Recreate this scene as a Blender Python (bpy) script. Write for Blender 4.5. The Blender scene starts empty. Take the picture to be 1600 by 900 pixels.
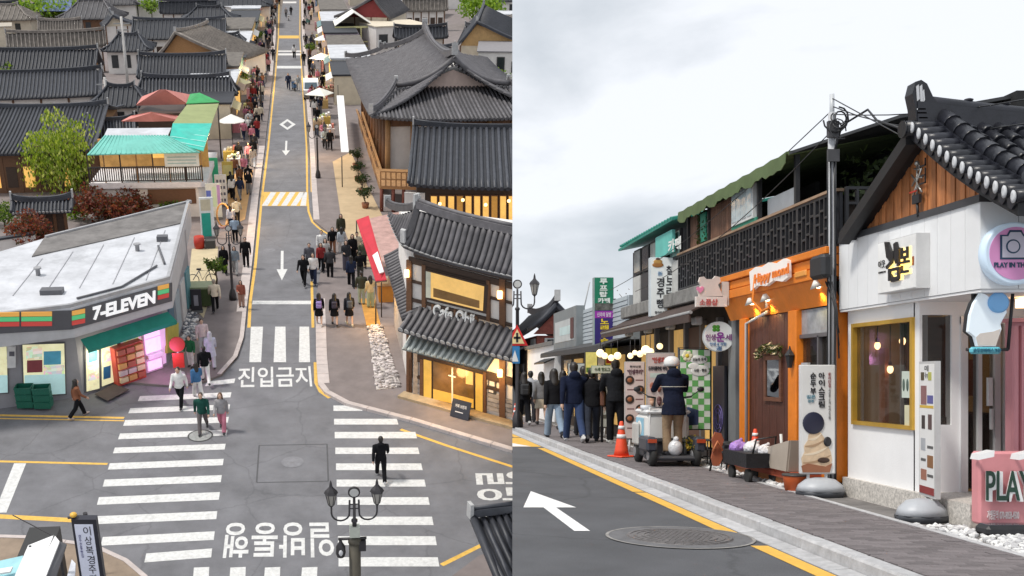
import bpy,bmesh,math,random
from mathutils import Vector,Matrix
random.seed(7)
SC=bpy.context.scene
COL=SC.collection
R=math.radians

# ---------------------------------------------------------------- camera
cam=bpy.data.cameras.new('camera')
cam.sensor_fit='HORIZONTAL';cam.sensor_width=36.0;cam.lens=36.0
cam.shift_x=0.125;cam.shift_y=0.0875
cam.clip_start=0.1;cam.clip_end=3000
cam_o=bpy.data.objects.new('camera',cam);COL.objects.link(cam_o)
cam_o.location=(0,0,1.55);cam_o.rotation_euler=(R(90),0,0)
SC.camera=cam_o

# ---------------------------------------------------------------- sky and sun
SUN_EL,SUN_AZ=56.0,236.0          # degrees; azimuth clockwise from +Y
world=bpy.data.worlds.new('World');SC.world=world;world.use_nodes=True
nt=world.node_tree;nt.nodes.clear()
def wn(t,**k):
    n=nt.nodes.new(t)
    for a,b in k.items():setattr(n,a,b)
    return n
out=wn('ShaderNodeOutputWorld')
sky=wn('ShaderNodeTexSky',sky_type='NISHITA',sun_disc=False)
sky.sun_elevation=R(SUN_EL);sky.sun_rotation=R(SUN_AZ)
b1=wn('ShaderNodeBackground');b1.inputs[1].default_value=0.1
nt.links.new(sky.outputs[0],b1.inputs[0])
tc=wn('ShaderNodeTexCoord')
mp=wn('ShaderNodeMapping');mp.inputs['Scale'].default_value=(1.6,1.6,4.2);mp.inputs['Location'].default_value=(0.9,0.45,1.3)
nt.links.new(tc.outputs['Generated'],mp.inputs[0])
nz=wn('ShaderNodeTexNoise');nz.inputs['Scale'].default_value=1.5;nz.inputs['Detail'].default_value=7;nz.inputs['Roughness'].default_value=0.52
nz.inputs['Distortion'].default_value=0.35
nt.links.new(mp.outputs[0],nz.inputs['Vector'])
cr=wn('ShaderNodeValToRGB')
cr.color_ramp.elements[0].position=0.36;cr.color_ramp.elements[0].color=(0.55,0.595,0.645,1)
cr.color_ramp.elements[1].position=0.56;cr.color_ramp.elements[1].color=(0.90,0.925,0.97,1)
nt.links.new(nz.outputs[0],cr.inputs[0])
b2=wn('ShaderNodeBackground');b2.inputs[1].default_value=0.92
nt.links.new(cr.outputs[0],b2.inputs[0])
mx=wn('ShaderNodeMixShader');mx.inputs[0].default_value=0.93
nt.links.new(b1.outputs[0],mx.inputs[1]);nt.links.new(b2.outputs[0],mx.inputs[2])
nt.links.new(mx.outputs[0],out.inputs[0])
sl=bpy.data.lights.new('sun','SUN');sl.energy=2.4;sl.angle=R(9);sl.color=(1,0.95,0.87)
so=bpy.data.objects.new('sun',sl);COL.objects.link(so)
sd=Vector((math.sin(R(SUN_AZ))*math.cos(R(SUN_EL)),math.cos(R(SUN_AZ))*math.cos(R(SUN_EL)),math.sin(R(SUN_EL))))
so.rotation_euler=sd.to_track_quat('Z','Y').to_euler()
SC.view_settings.view_transform='Standard';SC.view_settings.look='None'
SC.view_settings.exposure=0.28;SC.view_settings.gamma=1.0

# ---------------------------------------------------------------- the two places
# Street B lies level in front of the camera.  Old town A is the hillside street that
# rises away to the left of it; its own up, forward and right axes:
CAM=Vector((0,0,1.55));HA=19.0
nA=Vector((0,-740,1600)).normalized()
dA=Vector((-139,1600,740));dA=(dA - nA*dA.dot(nA)).normalized()
eA=dA.cross(nA).normalized()
oA=CAM - nA*HA
FA=Matrix(((eA.x,dA.x,nA.x,oA.x),(eA.y,dA.y,nA.y,oA.y),(eA.z,dA.z,nA.z,oA.z),(0,0,0,1)))
FB=Matrix.Identity(4)
SEAM=200.6/1600.0                    # the two places meet on the upright plane x = SEAM*y
def pw(x,y,w=0.0):
    """survey point of place A: sight line (x, y) met with the level w above A's ground"""
    r=Vector(((x-600)/1600,1.0,(590-y)/1600))
    t=-(HA-w)/r.dot(nA)
    p=r*t
    return Vector((p.dot(eA),p.dot(dA),w))
def ht(x,yb,yt):
    """height over the ground point (x, yb) at which its upright meets sight line y = yt"""
    b=pw(x,yb);base=CAM*0 - nA*HA + eA*b.x + dA*b.y
    k=(590-yt)/1600
    return (k*base.y-base.z)/(nA.z-k*nA.y)
def fb(x,y,X):
    """survey point of place B on the facade line at X"""
    Y=1600*X/(x-600)
    return Vector((X,Y,1.55+(590-y)/1600*Y))
def gb(x,y,z=0.0):
    Y=1600*(1.55-z)/(y-590)
    return Vector(((x-600)/1600*Y,Y,z))

# ---------------------------------------------------------------- materials
MATS={}
def mat(name,col,rough=0.7,var=0.12,vs=3.0,bump=0.0,bs=40.0,metal=0.0,emit=0.0,rnd=0.0,alpha=1.0,trans=0.0,dirt=0.0,spec=None,ecol=None):
    if name in MATS:return MATS[name]
    m=bpy.data.materials.new(name);m.use_nodes=True
    t=m.node_tree;N=t.nodes;Lk=t.links.new
    p=N['Principled BSDF']
    p.inputs['Roughness'].default_value=rough;p.inputs['Metallic'].default_value=metal
    if spec is not None:p.inputs['Specular IOR Level'].default_value=spec
    c4=(*col,1)
    tcn=N.new('ShaderNodeTexCoord')
    if var > 0 or dirt > 0 or rnd > 0:
        n1=N.new('ShaderNodeTexNoise');n1.inputs['Scale'].default_value=vs;n1.inputs['Detail'].default_value=6;n1.inputs['Roughness'].default_value=0.65
        Lk(tcn.outputs['Object'],n1.inputs['Vector'])
        rp=N.new('ShaderNodeValToRGB')
        rp.color_ramp.elements[0].position=0.3;rp.color_ramp.elements[1].position=0.7
        rp.color_ramp.elements[0].color=tuple(max(0,v*(1-var)) for v in col)+(1,)
        rp.color_ramp.elements[1].color=tuple(min(1,v*(1+var)) for v in col)+(1,)
        Lk(n1.outputs[0],rp.inputs[0]);src=rp.outputs[0]
        if dirt > 0:
            n2=N.new('ShaderNodeTexNoise');n2.inputs['Scale'].default_value=vs*0.37;n2.inputs['Detail'].default_value=9;n2.inputs['Roughness'].default_value=0.75
            Lk(tcn.outputs['Object'],n2.inputs['Vector'])
            r2=N.new('ShaderNodeValToRGB');r2.color_ramp.elements[0].position=0.52;r2.color_ramp.elements[1].position=0.74
            r2.color_ramp.elements[0].color=(0,0,0,1);r2.color_ramp.elements[1].color=(dirt,dirt,dirt,1)
            Lk(n2.outputs[0],r2.inputs[0])
            mxd=N.new('ShaderNodeMix');mxd.data_type='RGBA'
            Lk(r2.outputs[0],mxd.inputs[0]);Lk(src,mxd.inputs[6]);mxd.inputs[7].default_value=tuple(v*0.45 for v in col)+(1,)
            src=mxd.outputs[2]
        if rnd > 0:
            oi=N.new('ShaderNodeObjectInfo')
            mr=N.new('ShaderNodeMapRange');mr.inputs[3].default_value=1-rnd;mr.inputs[4].default_value=1+rnd
            Lk(oi.outputs['Random'],mr.inputs[0])
            hs=N.new('ShaderNodeHueSaturation');Lk(mr.outputs[0],hs.inputs['Value']);Lk(src,hs.inputs['Color'])
            src=hs.outputs[0]
        Lk(src,p.inputs['Base Color'])
    else:
        p.inputs['Base Color'].default_value=c4
    if bump > 0:
        n3=N.new('ShaderNodeTexNoise');n3.inputs['Scale'].default_value=bs;n3.inputs['Detail'].default_value=4
        Lk(tcn.outputs['Object'],n3.inputs['Vector'])
        bn=N.new('ShaderNodeBump');bn.inputs['Strength'].default_value=bump;bn.inputs['Distance'].default_value=0.02
        Lk(n3.outputs[0],bn.inputs['Height']);Lk(bn.outputs[0],p.inputs['Normal'])
    if emit > 0:
        p.inputs['Emission Color'].default_value=(*(ecol or col),1);p.inputs['Emission Strength'].default_value=emit
    if alpha < 1:p.inputs['Alpha'].default_value=alpha
    if trans > 0:p.inputs['Transmission Weight'].default_value=trans
    MATS[name] =m
    return m
def asphalt(name,col,crack=0.5):
    m=mat(name,col,0.86,var=0.2,vs=0.8,bump=0.45,bs=140,dirt=0.45)
    t=m.node_tree;N=t.nodes;Lk=t.links.new;p=N['Principled BSDF'];src=p.inputs['Base Color'].links[0].from_socket
    tcn=[n for n in N if n.type == 'TEX_COORD'][0]
    v=N.new('ShaderNodeTexVoronoi');v.feature='DISTANCE_TO_EDGE';v.inputs['Scale'].default_value=0.42
    n0=N.new('ShaderNodeTexNoise');n0.inputs['Scale'].default_value=1.3;n0.inputs['Detail'].default_value=8;n0.inputs['Roughness'].default_value=0.7
    ad=N.new('ShaderNodeMix');ad.data_type='VECTOR';ad.inputs[0].default_value=0.35
    Lk(tcn.outputs['Object'],n0.inputs['Vector']);Lk(tcn.outputs['Object'],ad.inputs[4]);Lk(n0.outputs['Color'],ad.inputs[5]);Lk(ad.outputs[1],v.inputs['Vector'])
    r=N.new('ShaderNodeValToRGB');r.color_ramp.elements[0].position=0.0;r.color_ramp.elements[1].position=0.012
    r.color_ramp.elements[0].color=(crack,crack,crack,1);r.color_ramp.elements[1].color=(0,0,0,1);Lk(v.outputs['Distance'],r.inputs[0])
    sp=N.new('ShaderNodeTexNoise');sp.inputs['Scale'].default_value=95;sp.inputs['Detail'].default_value=2;Lk(tcn.outputs['Object'],sp.inputs['Vector'])
    r2=N.new('ShaderNodeMapRange');r2.inputs[1].default_value=0.3;r2.inputs[2].default_value=0.7;r2.inputs[3].default_value=0.72;r2.inputs[4].default_value=1.28;Lk(sp.outputs[0],r2.inputs[0])
    h=N.new('ShaderNodeHueSaturation');Lk(r2.outputs[0],h.inputs['Value']);Lk(src,h.inputs['Color'])
    mx_=N.new('ShaderNodeMix');mx_.data_type='RGBA';Lk(r.outputs[0],mx_.inputs[0]);Lk(h.outputs[0],mx_.inputs[6]);mx_.inputs[7].default_value=tuple(c*0.4 for c in col)+(1,)
    Lk(mx_.outputs[2],p.inputs['Base Color']);return m
def goods(name,cells,sc,emit=0.25,sat=0.8):
    """shelves of small packaged goods seen through a shop window"""
    m=mat(name,(0.5,0.45,0.35),0.4,var=0,emit=emit);t=m.node_tree;N=t.nodes;Lk=t.links.new;p=N['Principled BSDF']
    tcn=N.new('ShaderNodeTexCoord');mp_=N.new('ShaderNodeMapping');mp_.inputs['Scale'].default_value=sc;Lk(tcn.outputs['Object'],mp_.inputs[0])
    v=N.new('ShaderNodeTexVoronoi');v.distance='CHEBYCHEV';v.inputs['Scale'].default_value=cells;v.inputs['Randomness'].default_value=0.55;Lk(mp_.outputs[0],v.inputs['Vector'])
    h=N.new('ShaderNodeHueSaturation');h.inputs['Saturation'].default_value=sat;h.inputs['Value'].default_value=0.8;Lk(v.outputs['Color'],h.inputs['Color'])
    x=N.new('ShaderNodeMix');x.data_type='RGBA';x.inputs[0].default_value=0.5;Lk(h.outputs[0],x.inputs[6]);x.inputs[7].default_value=(0.85,0.78,0.5,1)
    Lk(x.outputs[2],p.inputs['Base Color']);Lk(x.outputs[2],p.inputs['Emission Color']);return m
def cm(col,rough=0.75,**k):
    """plain painted or dyed material picked by its colour"""
    return mat('paint_%03d_%03d_%03d_%d_%s' % (*(int(v*255) for v in col),int(rough*100),''.join(k)),col,rough,**k)

def wood(name,col,sc=(1,1,14),rough=0.6,rnd=0.0):
    """wood with grain stretched along the short-scale axis"""
    if name in MATS:return MATS[name]
    m=mat(name,col,rough,var=0.35,vs=5,bump=0.25,bs=30,rnd=rnd)
    t=m.node_tree
    for n in [n for n in t.nodes if n.type == 'TEX_NOISE']:
        mpn=t.nodes.new('ShaderNodeMapping');mpn.inputs['Scale'].default_value=sc
        for l in list(t.links):
            if l.to_node == n and l.to_socket.name == 'Vector':
                t.links.new(l.from_socket,mpn.inputs[0])
        t.links.new(mpn.outputs[0],n.inputs['Vector'])
    return m

# ---------------------------------------------------------------- mesh builder
V3=Vector
class MB:
    def __init__(s):s.v=[];s.f=[];s.m=[];s.sm=[]
    def face(s,idx,m=0,smooth=False):s.f.append(idx);s.m.append(m);s.sm.append(smooth)
    def poly(s,pts,m=0):
        b=len(s.v);s.v += [tuple(p) for p in pts];s.face(list(range(b,b+len(pts))),m);return s
    def hexa(s,p,m=0):
        b=len(s.v);s.v += [tuple(q) for q in p]
        for f in ((3,2,1,0),(4,5,6,7),(0,1,5,4),(1,2,6,5),(2,3,7,6),(3,0,4,7)):s.face([b+i for i in f],m)
        return s
    def box(s,a,b,m=0):
        x0,y0,z0=(min(p,q) for p,q in zip(a,b));x1,y1,z1=(max(p,q) for p,q in zip(a,b))
        return s.hexa([(x0,y0,z0),(x1,y0,z0),(x1,y1,z0),(x0,y1,z0),(x0,y0,z1),(x1,y0,z1),(x1,y1,z1),(x0,y1,z1)],m)
    def cbox(s,a,b,c=0.01,m=0):
        """box with chamfered edges"""
        x0,y0,z0=(min(p,q) for p,q in zip(a,b));x1,y1,z1=(max(p,q) for p,q in zip(a,b))
        bm=bmesh.new();vs=[bm.verts.new(q) for q in ((x0,y0,z0),(x1,y0,z0),(x1,y1,z0),(x0,y1,z0),(x0,y0,z1),(x1,y0,z1),(x1,y1,z1),(x0,y1,z1))]
        for f in ((3,2,1,0),(4,5,6,7),(0,1,5,4),(1,2,6,5),(2,3,7,6),(3,0,4,7)):bm.faces.new([vs[i] for i in f])
        bmesh.ops.bevel(bm,geom=bm.edges[:],offset=c,segments=1,affect='EDGES')
        o=len(s.v);bm.verts.index_update();s.v += [tuple(q.co) for q in bm.verts]
        for f in bm.faces:s.face([o+q.index for q in f.verts],m)
        bm.free();return s
    def slab(s,o,ax,ay,az,m=0):
        """parallelepiped from corner o along three vectors"""
        o,ax,ay,az=V3(o),V3(ax),V3(ay),V3(az)
        if ax.cross(ay).dot(az) < 0:ax,ay=ay,ax
        return s.hexa([o,o+ax,o+ax+ay,o+ay,o+az,o+ax+az,o+ax+ay+az,o+ay+az],m)
    def prism(s,pts,vec,m=0,mside=None):
        n=len(pts);b=len(s.v);vec=V3(vec);pts=[V3(p) for p in pts]
        nn=V3((0,0,0))
        for i in range(n):nn += pts[i].cross(pts[(i+1) % n])
        if nn.dot(vec) < 0:pts=pts[::-1]
        s.v += [tuple(p) for p in pts]+[tuple(p+vec) for p in pts]
        s.face([b+i for i in range(n)][::-1],m);s.face([b+n+i for i in range(n)],m)
        for i in range(n):
            j=(i+1) % n;s.face([b+i,b+j,b+n+j,b+n+i],m if mside is None else mside)
        return s
    def tube(s,path,r,n=8,m=0,cap=True,smooth=True,flat=1.0,up=None):
        path=[V3(p) for p in path];k=len(path);b=len(s.v)
        rr=r if isinstance(r,(list,tuple)) else [r]*k
        prev=None
        for i,p in enumerate(path):
            t=(path[min(i+1,k-1)]-path[max(i-1,0)])
            t=t.normalized() if t.length > 1e-9 else V3((0,0,1))
            if prev is None:
                a=V3(up) if up is not None else (V3((0,0,1)) if abs(t.z) < 0.9 else V3((1,0,0)))
                u=(a-t*a.dot(t)).normalized()
            else:
                u=prev-t*prev.dot(t);u=u.normalized() if u.length > 1e-6 else prev
            prev=u;w=t.cross(u)
            for j in range(n):
                a=2*math.pi*(j+(0.5 if n == 4 else 0))/n
                s.v.append(tuple(p+u*(math.cos(a)*rr[i]*flat)+w*(math.sin(a)*rr[i])))
        for i in range(k-1):
            for j in range(n):
                j2=(j+1) % n
                s.face([b+i*n+j,b+i*n+j2,b+(i+1)*n+j2,b+(i+1)*n+j],m,smooth and n > 4)
        if cap:
            s.face([b+j for j in range(n)][::-1],m);s.face([b+(k-1)*n+j for j in range(n)],m)
        return s
    def lathe(s,c,prof,n=12,m=0,axis=(0,0,1),smooth=True):
        ax=V3(axis).normalized();a=V3((1,0,0)) if abs(ax.x) < 0.9 else V3((0,1,0))
        u=(a-ax*a.dot(ax)).normalized();w=ax.cross(u);c=V3(c);b=len(s.v);k=len(prof)
        for (r,h) in prof:
            for j in range(n):
                t=2*math.pi*j/n;s.v.append(tuple(c+ax*h+u*(r*math.cos(t))+w*(r*math.sin(t))))
        for i in range(k-1):
            for j in range(n):
                j2=(j+1) % n;s.face([b+i*n+j,b+i*n+j2,b+(i+1)*n+j2,b+(i+1)*n+j],m,smooth)
        s.face([b+j for j in range(n)][::-1],m);s.face([b+(k-1)*n+j for j in range(n)],m)
        return s
    def ell(s,c,r,n=10,k=7,m=0):
        c=V3(c);b=len(s.v);r=(r,r,r) if not isinstance(r,(tuple,list)) else r
        for i in range(1,k):
            p=math.pi*i/k
            for j in range(n):
                t=2*math.pi*j/n
                s.v.append((c.x+r[0]*math.sin(p)*math.cos(t),c.y+r[1]*math.sin(p)*math.sin(t),c.z+r[2]*math.cos(p)))
        top=len(s.v);s.v.append((c.x,c.y,c.z+r[2]));s.v.append((c.x,c.y,c.z-r[2]))
        for j in range(n):
            j2=(j+1) % n
            s.face([top,b+j,b+j2],m,True);s.face([top+1,b+(k-2)*n+j2,b+(k-2)*n+j],m,True)
            for i in range(k-2):s.face([b+i*n+j,b+(i+1)*n+j,b+(i+1)*n+j2,b+i*n+j2],m,True)
        return s
    def text(s,body,o,xd,yd,m=0,bold=0.0,depth=0.0):
        """lettering fitted to the box o, o+xd, o+yd"""
        tv,tf=glyphs(body,bold)
        if not tv:return s
        x0=min(p[0] for p in tv);x1=max(p[0] for p in tv);y0=min(p[1] for p in tv);y1=max(p[1] for p in tv)
        o,xd,yd=V3(o),V3(xd),V3(yd);nn=xd.cross(yd).normalized();b=len(s.v)
        loc=[o+xd*((p[0]-x0)/max(x1-x0,1e-6))+yd*((p[1]-y0)/max(y1-y0,1e-6)) for p in tv]
        s.v += [tuple(p+nn*depth) for p in loc]
        for f in tf:s.face([b+i for i in f],m)
        if depth > 0:
            b2=len(s.v);s.v += [tuple(p) for p in loc]
            cnt={}
            for f in tf:
                for i in range(len(f)):cnt[(f[i],f[(i+1) % len(f)])] =1
            for (i,j) in list(cnt):
                if (j,i) not in cnt:s.face([b2+i,b2+j,b+j,b+i],m)
        return s
    def vtext(s,chars,o,xd,yd,m=0,bold=0.0,depth=0.0,gap=0.12):
        """one character under the other; o is the top left corner, yd points up"""
        o,xd,yd=V3(o),V3(xd),V3(yd);k=0
        for ch in chars:
            if ch != ' ':s.text(ch,o-yd*(k+1-gap),xd,yd*(1-gap),m,bold,depth)
            k += 1 if ch != ' ' else 0.4
        return s
    def mesh(s,name,mats,inv=None):
        me=bpy.data.meshes.new(name)
        vv=s.v if inv is None else [tuple(inv @ V3(p)) for p in s.v]
        me.from_pydata(vv,[],s.f)
        for q in (mats if isinstance(mats,(list,tuple)) else [mats]):me.materials.append(q)
        if me.polygons:
            me.polygons.foreach_set('material_index',s.m);me.polygons.foreach_set('use_smooth',s.sm)
        me.update();return me
_G={}
def glyphs(body,bold):
    k=(body,round(bold,3))
    if k in _G:return _G[k]
    c=bpy.data.curves.new('lettering','FONT');c.body=body;c.size=1;c.offset=bold;c.resolution_u=3;c.space_line=0.95
    o=bpy.data.objects.new('lettering',c);me=o.to_mesh()
    res=([tuple(q.co) for q in me.vertices],[list(p.vertices) for p in me.polygons])
    o.to_mesh_clear();bpy.data.objects.remove(o);bpy.data.curves.remove(c)
    _G[k] =res;return res

SIDE={}                              # object name -> 'A' or 'B'
def props(o,label=None,cat=None,group=None,kind=None):
    if label:o['label'] =label
    if cat:o['category'] =cat
    if group:o['group'] =group
    if kind:o['kind'] =kind
    return o
class T:
    """a thing: an Empty at its base that parents its parts; shapes are given in the place's own coordinates"""
    def __init__(s,name,label,cat,loc=(0,0,0),F=FB,rz=0.0,group=None,kind=None,local=False):
        s.o=bpy.data.objects.new(name,None);s.o.empty_display_size=0.1;COL.objects.link(s.o)
        Lm=Matrix.Translation(V3(loc)) @ Matrix.Rotation(rz,4,'Z')
        s.o.matrix_world=F @ Lm;s.inv=None if local else Lm.inverted();s.F=F
        props(s.o,label,cat,group,kind);SIDE[s.o.name] ='A' if F is FA else 'B'
    def part(s,name,mb,mats,parent=None,label=None,kind=None):
        o=bpy.data.objects.new(name,mb.mesh(name,mats,s.inv));COL.objects.link(o)
        o.parent=parent or s.o
        props(o,label,None,None,kind);return o
    def inst(s,name,me,M,parent=None,label=None):
        """a part that shares its mesh; M places it in the place's coordinates"""
        o=bpy.data.objects.new(name,me);COL.objects.link(o);o.parent=parent or s.o
        o.matrix_local=(s.inv @ M) if s.inv is not None else M
        if label:o['label'] =label
        return o
def single(name,label,cat,mb,mats,loc,F=FB,group=None,kind=None):
    L=Matrix.Translation(V3(loc))
    o=bpy.data.objects.new(name,mb.mesh(name,mats,L.inverted()));COL.objects.link(o)
    o.matrix_world=F @ L;props(o,label,cat,group,kind);SIDE[o.name] ='A' if F is FA else 'B'
    return o
def struct(name,mb,mats,F=FB,kind='structure'):
    o=bpy.data.objects.new(name,mb.mesh(name,mats));COL.objects.link(o);o.matrix_world=F.copy()
    o['kind'] =kind;SIDE[o.name] ='A' if F is FA else 'B';return o
def sub(parent,name,mb,mats,kind=None,label=None):
    o=bpy.data.objects.new(name,mb.mesh(name,mats));COL.objects.link(o);o.parent=parent
    props(o,label,None,None,kind);return o
def copy_thing(o,M,label=None,group=None):
    def cp(a,par):
        c=a.copy();COL.objects.link(c);c.parent=par
        if par is not None:c.matrix_local=a.matrix_local
        for ch in a.children:cp(ch,c)
        return c
    c=cp(o,None);c.matrix_world=M
    if label:c['label'] =label
    if group:c['group'] =group
    SIDE[c.name] =SIDE[o.name];return c
X_,Y_,Z_=V3((1,0,0)),V3((0,1,0)),V3((0,0,1))
# ---------------------------------------------------------------- people
SKIN=mat('skin',(0.55,0.36,0.27),0.55,var=0.05)
HAIRM=mat('dark_hair',(0.018,0.014,0.012),0.45,var=0.2)
EYEM=mat('eye_dark',(0.02,0.015,0.012),0.3,var=0)
LIPM=mat('lip',(0.42,0.17,0.15),0.5,var=0)
def remesh(mb,vox,mats,name,smooth=4):
    me=mb.mesh(name,mats)
    o=bpy.data.objects.new('tmp',me);COL.objects.link(o)
    md=o.modifiers.new('r','REMESH');md.mode='VOXEL';md.voxel_size=vox;md.use_smooth_shade=True
    sm=o.modifiers.new('s','SMOOTH');sm.factor=0.5;sm.iterations=smooth
    dg=bpy.context.evaluated_depsgraph_get();dg.update()
    r=bpy.data.meshes.new_from_object(o.evaluated_get(dg));r.name=name
    bpy.data.objects.remove(o);bpy.data.meshes.remove(me)
    if not r.materials:
        for q in mats:r.materials.append(q)
    return r
def join_extra(me,mb,mats):
    """adds small features (eyes, nose, lips) to a remeshed body, in the same mesh"""
    bm=bmesh.new();bm.from_mesh(me);vs=[bm.verts.new(p) for p in mb.v]
    for f,m,s in zip(mb.f,mb.m,mb.sm):
        q=bm.faces.new([vs[i] for i in f]);q.material_index=m;q.smooth=s
    bm.to_mesh(me);bm.free()
    me.materials.clear()
    for q in mats:me.materials.append(q)
TPL={}
def make_pose(key,legs,arms,female=False,skirt=False,coat=0.0,longhair=False,hood=False,lean=0.0,short=False,fine=False):
    """legs: ((swing, knee), (swing, knee)), arms: ((swing, out, elbow), ...) in degrees; faces +Y"""
    sh_w,hip_w=(0.165,0.088) if female else (0.195,0.09)
    hz=0.90
    J={}
    for k,sx,(sw,kn) in ((0,-1,legs[0]),(1,1,legs[1])):
        h=V3((sx*hip_w,0,hz));a=R(sw);b=R(sw-kn)
        knee=h+V3((sx*0.005,math.sin(a)*0.42,-math.cos(a)*0.42))
        ank=knee+V3((0,math.sin(b)*0.40,-math.cos(b)*0.40))
        pit=R(max(-35,min(25,(sw-kn)*0.75)))
        toe=ank+V3((sx*0.015,math.cos(pit)*0.16,math.sin(pit)*0.16-0.05))
        heel=ank+V3((0,-0.05,-0.05-math.sin(pit)*0.05))
        J[k] =(h,knee,ank,toe,heel)
    low=min(min(J[k][3].z,J[k][4].z) for k in J)-0.025
    dz=V3((0,0,-low))
    for k in J:J[k] =tuple(p+dz for p in J[k])
    up=dz.z
    def spine(z,y=0.0):return V3((0,y+math.tan(R(lean))*max(0,z-0.95),z+up))
    neck=spine(1.46);hc=spine(1.605,0.025)
    A={}
    for k,sx,(sw,ou,el) in ((0,-1,arms[0]),(1,1,arms[1])):
        s0=spine(1.385)+V3((sx*sh_w,0,0));a,o_=R(sw),R(ou)
        d1=V3((sx*math.sin(o_),math.sin(a)*math.cos(o_),-math.cos(a)*math.cos(o_)))
        e0=s0+d1*0.29;b=R(sw+el);o2=o_*0.3 if el < 60 else -R(18)
        d2=V3((sx*math.sin(o2),math.sin(b)*math.cos(o2),-math.cos(b)*math.cos(o2)))
        w0=e0+d2*0.25;A[k] =(s0,e0,w0,d2,sx)
    # body: head, neck, trunk, arms, hands with fingers and legs fused into one skin
    m=MB()
    m.ell(hc+V3((0,0,0.02)),(0.074,0.094,0.115),14,10)
    m.ell(hc+V3((0,0.022,-0.055)),(0.055,0.066,0.07),12,8)
    m.tube([spine(1.40),neck,hc+V3((0,-0.005,-0.04))],[0.062,0.052,0.05],10)
    for sx in (-1,1):m.ell(hc+V3((sx*0.077,-0.005,0.0)),(0.012,0.022,0.032),8,6)
    trunk=[(0.86,0.14,0.10),(0.95,0.155,0.11),(1.08,0.125 if female else 0.14,0.092),(1.25,0.15 if female else 0.165,0.105),(1.37,0.165 if female else 0.185,0.095),(1.43,0.10,0.07)]
    def rings(mbx,rows,g=0.0,gy=None,m_=0):
        b=len(mbx.v);n=16
        for z,rx,ry in rows:
            c=spine(z)
            for j in range(n):
                t=2*math.pi*j/n;mbx.v.append((c.x+(rx+g)*math.cos(t),c.y+(ry+g)*math.sin(t),c.z))
        for i in range(len(rows)-1):
            for j in range(n):mbx.face([b+i*n+j,b+i*n+(j+1) % n,b+(i+1)*n+(j+1) % n,b+(i+1)*n+j],m_,True)
        mbx.face([b+j for j in range(n)][::-1],m_);mbx.face([b+(len(rows)-1)*n+j for j in range(n)],m_)
    rings(m,trunk)
    for k in (0,1):
        h,kn,an,toe,heel=J[k]
        m.tube([h+V3((0,0,0.05)),h.lerp(kn,0.4),kn,kn.lerp(an,0.35),an],[0.088,0.078,0.054,0.055,0.036],10)
        m.tube([heel,an.lerp(toe,0.4),toe],[0.03,0.036,0.026],8)
        s0,e0,w0,d2,sx=A[k]
        m.tube([s0-V3((sx*0.04,0,0)),s0,e0,w0],[0.05,0.05,0.038,0.026],10)
        sd_=V3((0,1,0)) if abs(d2.y) < 0.75 else V3((0,0,1));sd_=(sd_-d2*sd_.dot(d2)).normalized();nn=d2.cross(sd_)
        pc=w0+d2*0.05;b=len(m.v)
        m.tube([w0-d2*0.01,w0+d2*0.035,w0+d2*0.085],[0.024,0.038,0.036],8,flat=1.0)
        for q,ln in ((-0.027,0.06),(-0.009,0.07),(0.009,0.066),(0.027,0.05)):
            f0=w0+d2*0.085+sd_*q;curl=nn*(-sx)*0.02
            m.tube([f0,f0+d2*ln*0.55+curl*0.5,f0+d2*ln+curl*1.4],[0.0105,0.0095,0.008],6)
        th=w0+d2*0.03+sd_*0.03
        m.tube([th,th+d2*0.03+sd_*0.022,th+d2*0.06+sd_*0.02],[0.012,0.011,0.009],6)
    body=remesh(m,0.0095 if fine else 0.012,[SKIN],key+'_body',2)
    x=MB()
    for sx in (-1,1):
        x.ell(hc+V3((sx*0.03,0.093,0.012)),(0.013,0.008,0.008),8,6,1)
        x.tube([hc+V3((sx*0.048,0.088,0.035)),hc+V3((sx*0.018,0.1,0.037))],0.005,5,1)
    x.ell(hc+V3((0,0.1,-0.018)),(0.014,0.018,0.026),8,6,0)
    x.ell(hc+V3((0,0.087,-0.06)),(0.024,0.01,0.008),8,6,2)
    join_extra(body,x,[SKIN,EYEM,LIPM])
    P={'body':body}
    # jacket
    m=MB();lo=0.86-coat
    rows=[(1.08,0.145,0.115),(1.25,0.17,0.125),(1.37,0.18 if female else 0.2,0.115),(1.45,0.11,0.085)]
    rows=[(lo,0.17+coat*0.14,0.135+coat*0.12),(0.95,0.168,0.13)]+rows
    rings(m,rows,0.012)
    m.tube([spine(1.42),spine(1.475),spine(1.5)],[0.085,0.078,0.07],12)
    for k in (0,1):
        s0,e0,w0,d2,sx=A[k]
        m.tube([s0-V3((sx*0.06,0,-0.01)),s0,s0.lerp(e0,0.5),e0,w0,w0+d2*0.012],[0.07,0.074,0.066,0.056,0.044,0.044],10)
    if hood:m.ell(spine(1.46,-0.09),(0.12,0.07,0.1),12,8)
    P['jacket'] =remesh(m,0.016,[SKIN],key+'_jacket',3)
    # trousers or skirt
    m=MB()
    if skirt:
        rings(m,[(0.55,0.205,0.185),(0.75,0.185,0.155),(0.95,0.155,0.12),(1.0,0.14,0.11)],0.0)
        P['skirt'] =remesh(m,0.018,[SKIN],key+'_skirt',2)
    else:
        rings(m,[(0.85,0.15,0.115),(0.95,0.158,0.118),(1.02,0.15,0.112)],0.0)
        w=0.012 if female else 0.0
        for k in (0,1):
            h,kn,an,toe,heel=J[k]
            m.tube([h+V3((0,0,0.04)),h.lerp(kn,0.4),kn,kn.lerp(an,0.5),an+V3((0,0,-0.02))],[0.098,0.092,0.074+w,0.07+w,0.066+w],10)
        P['trousers'] =remesh(m,0.016,[SKIN],key+'_trousers',3)
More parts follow.
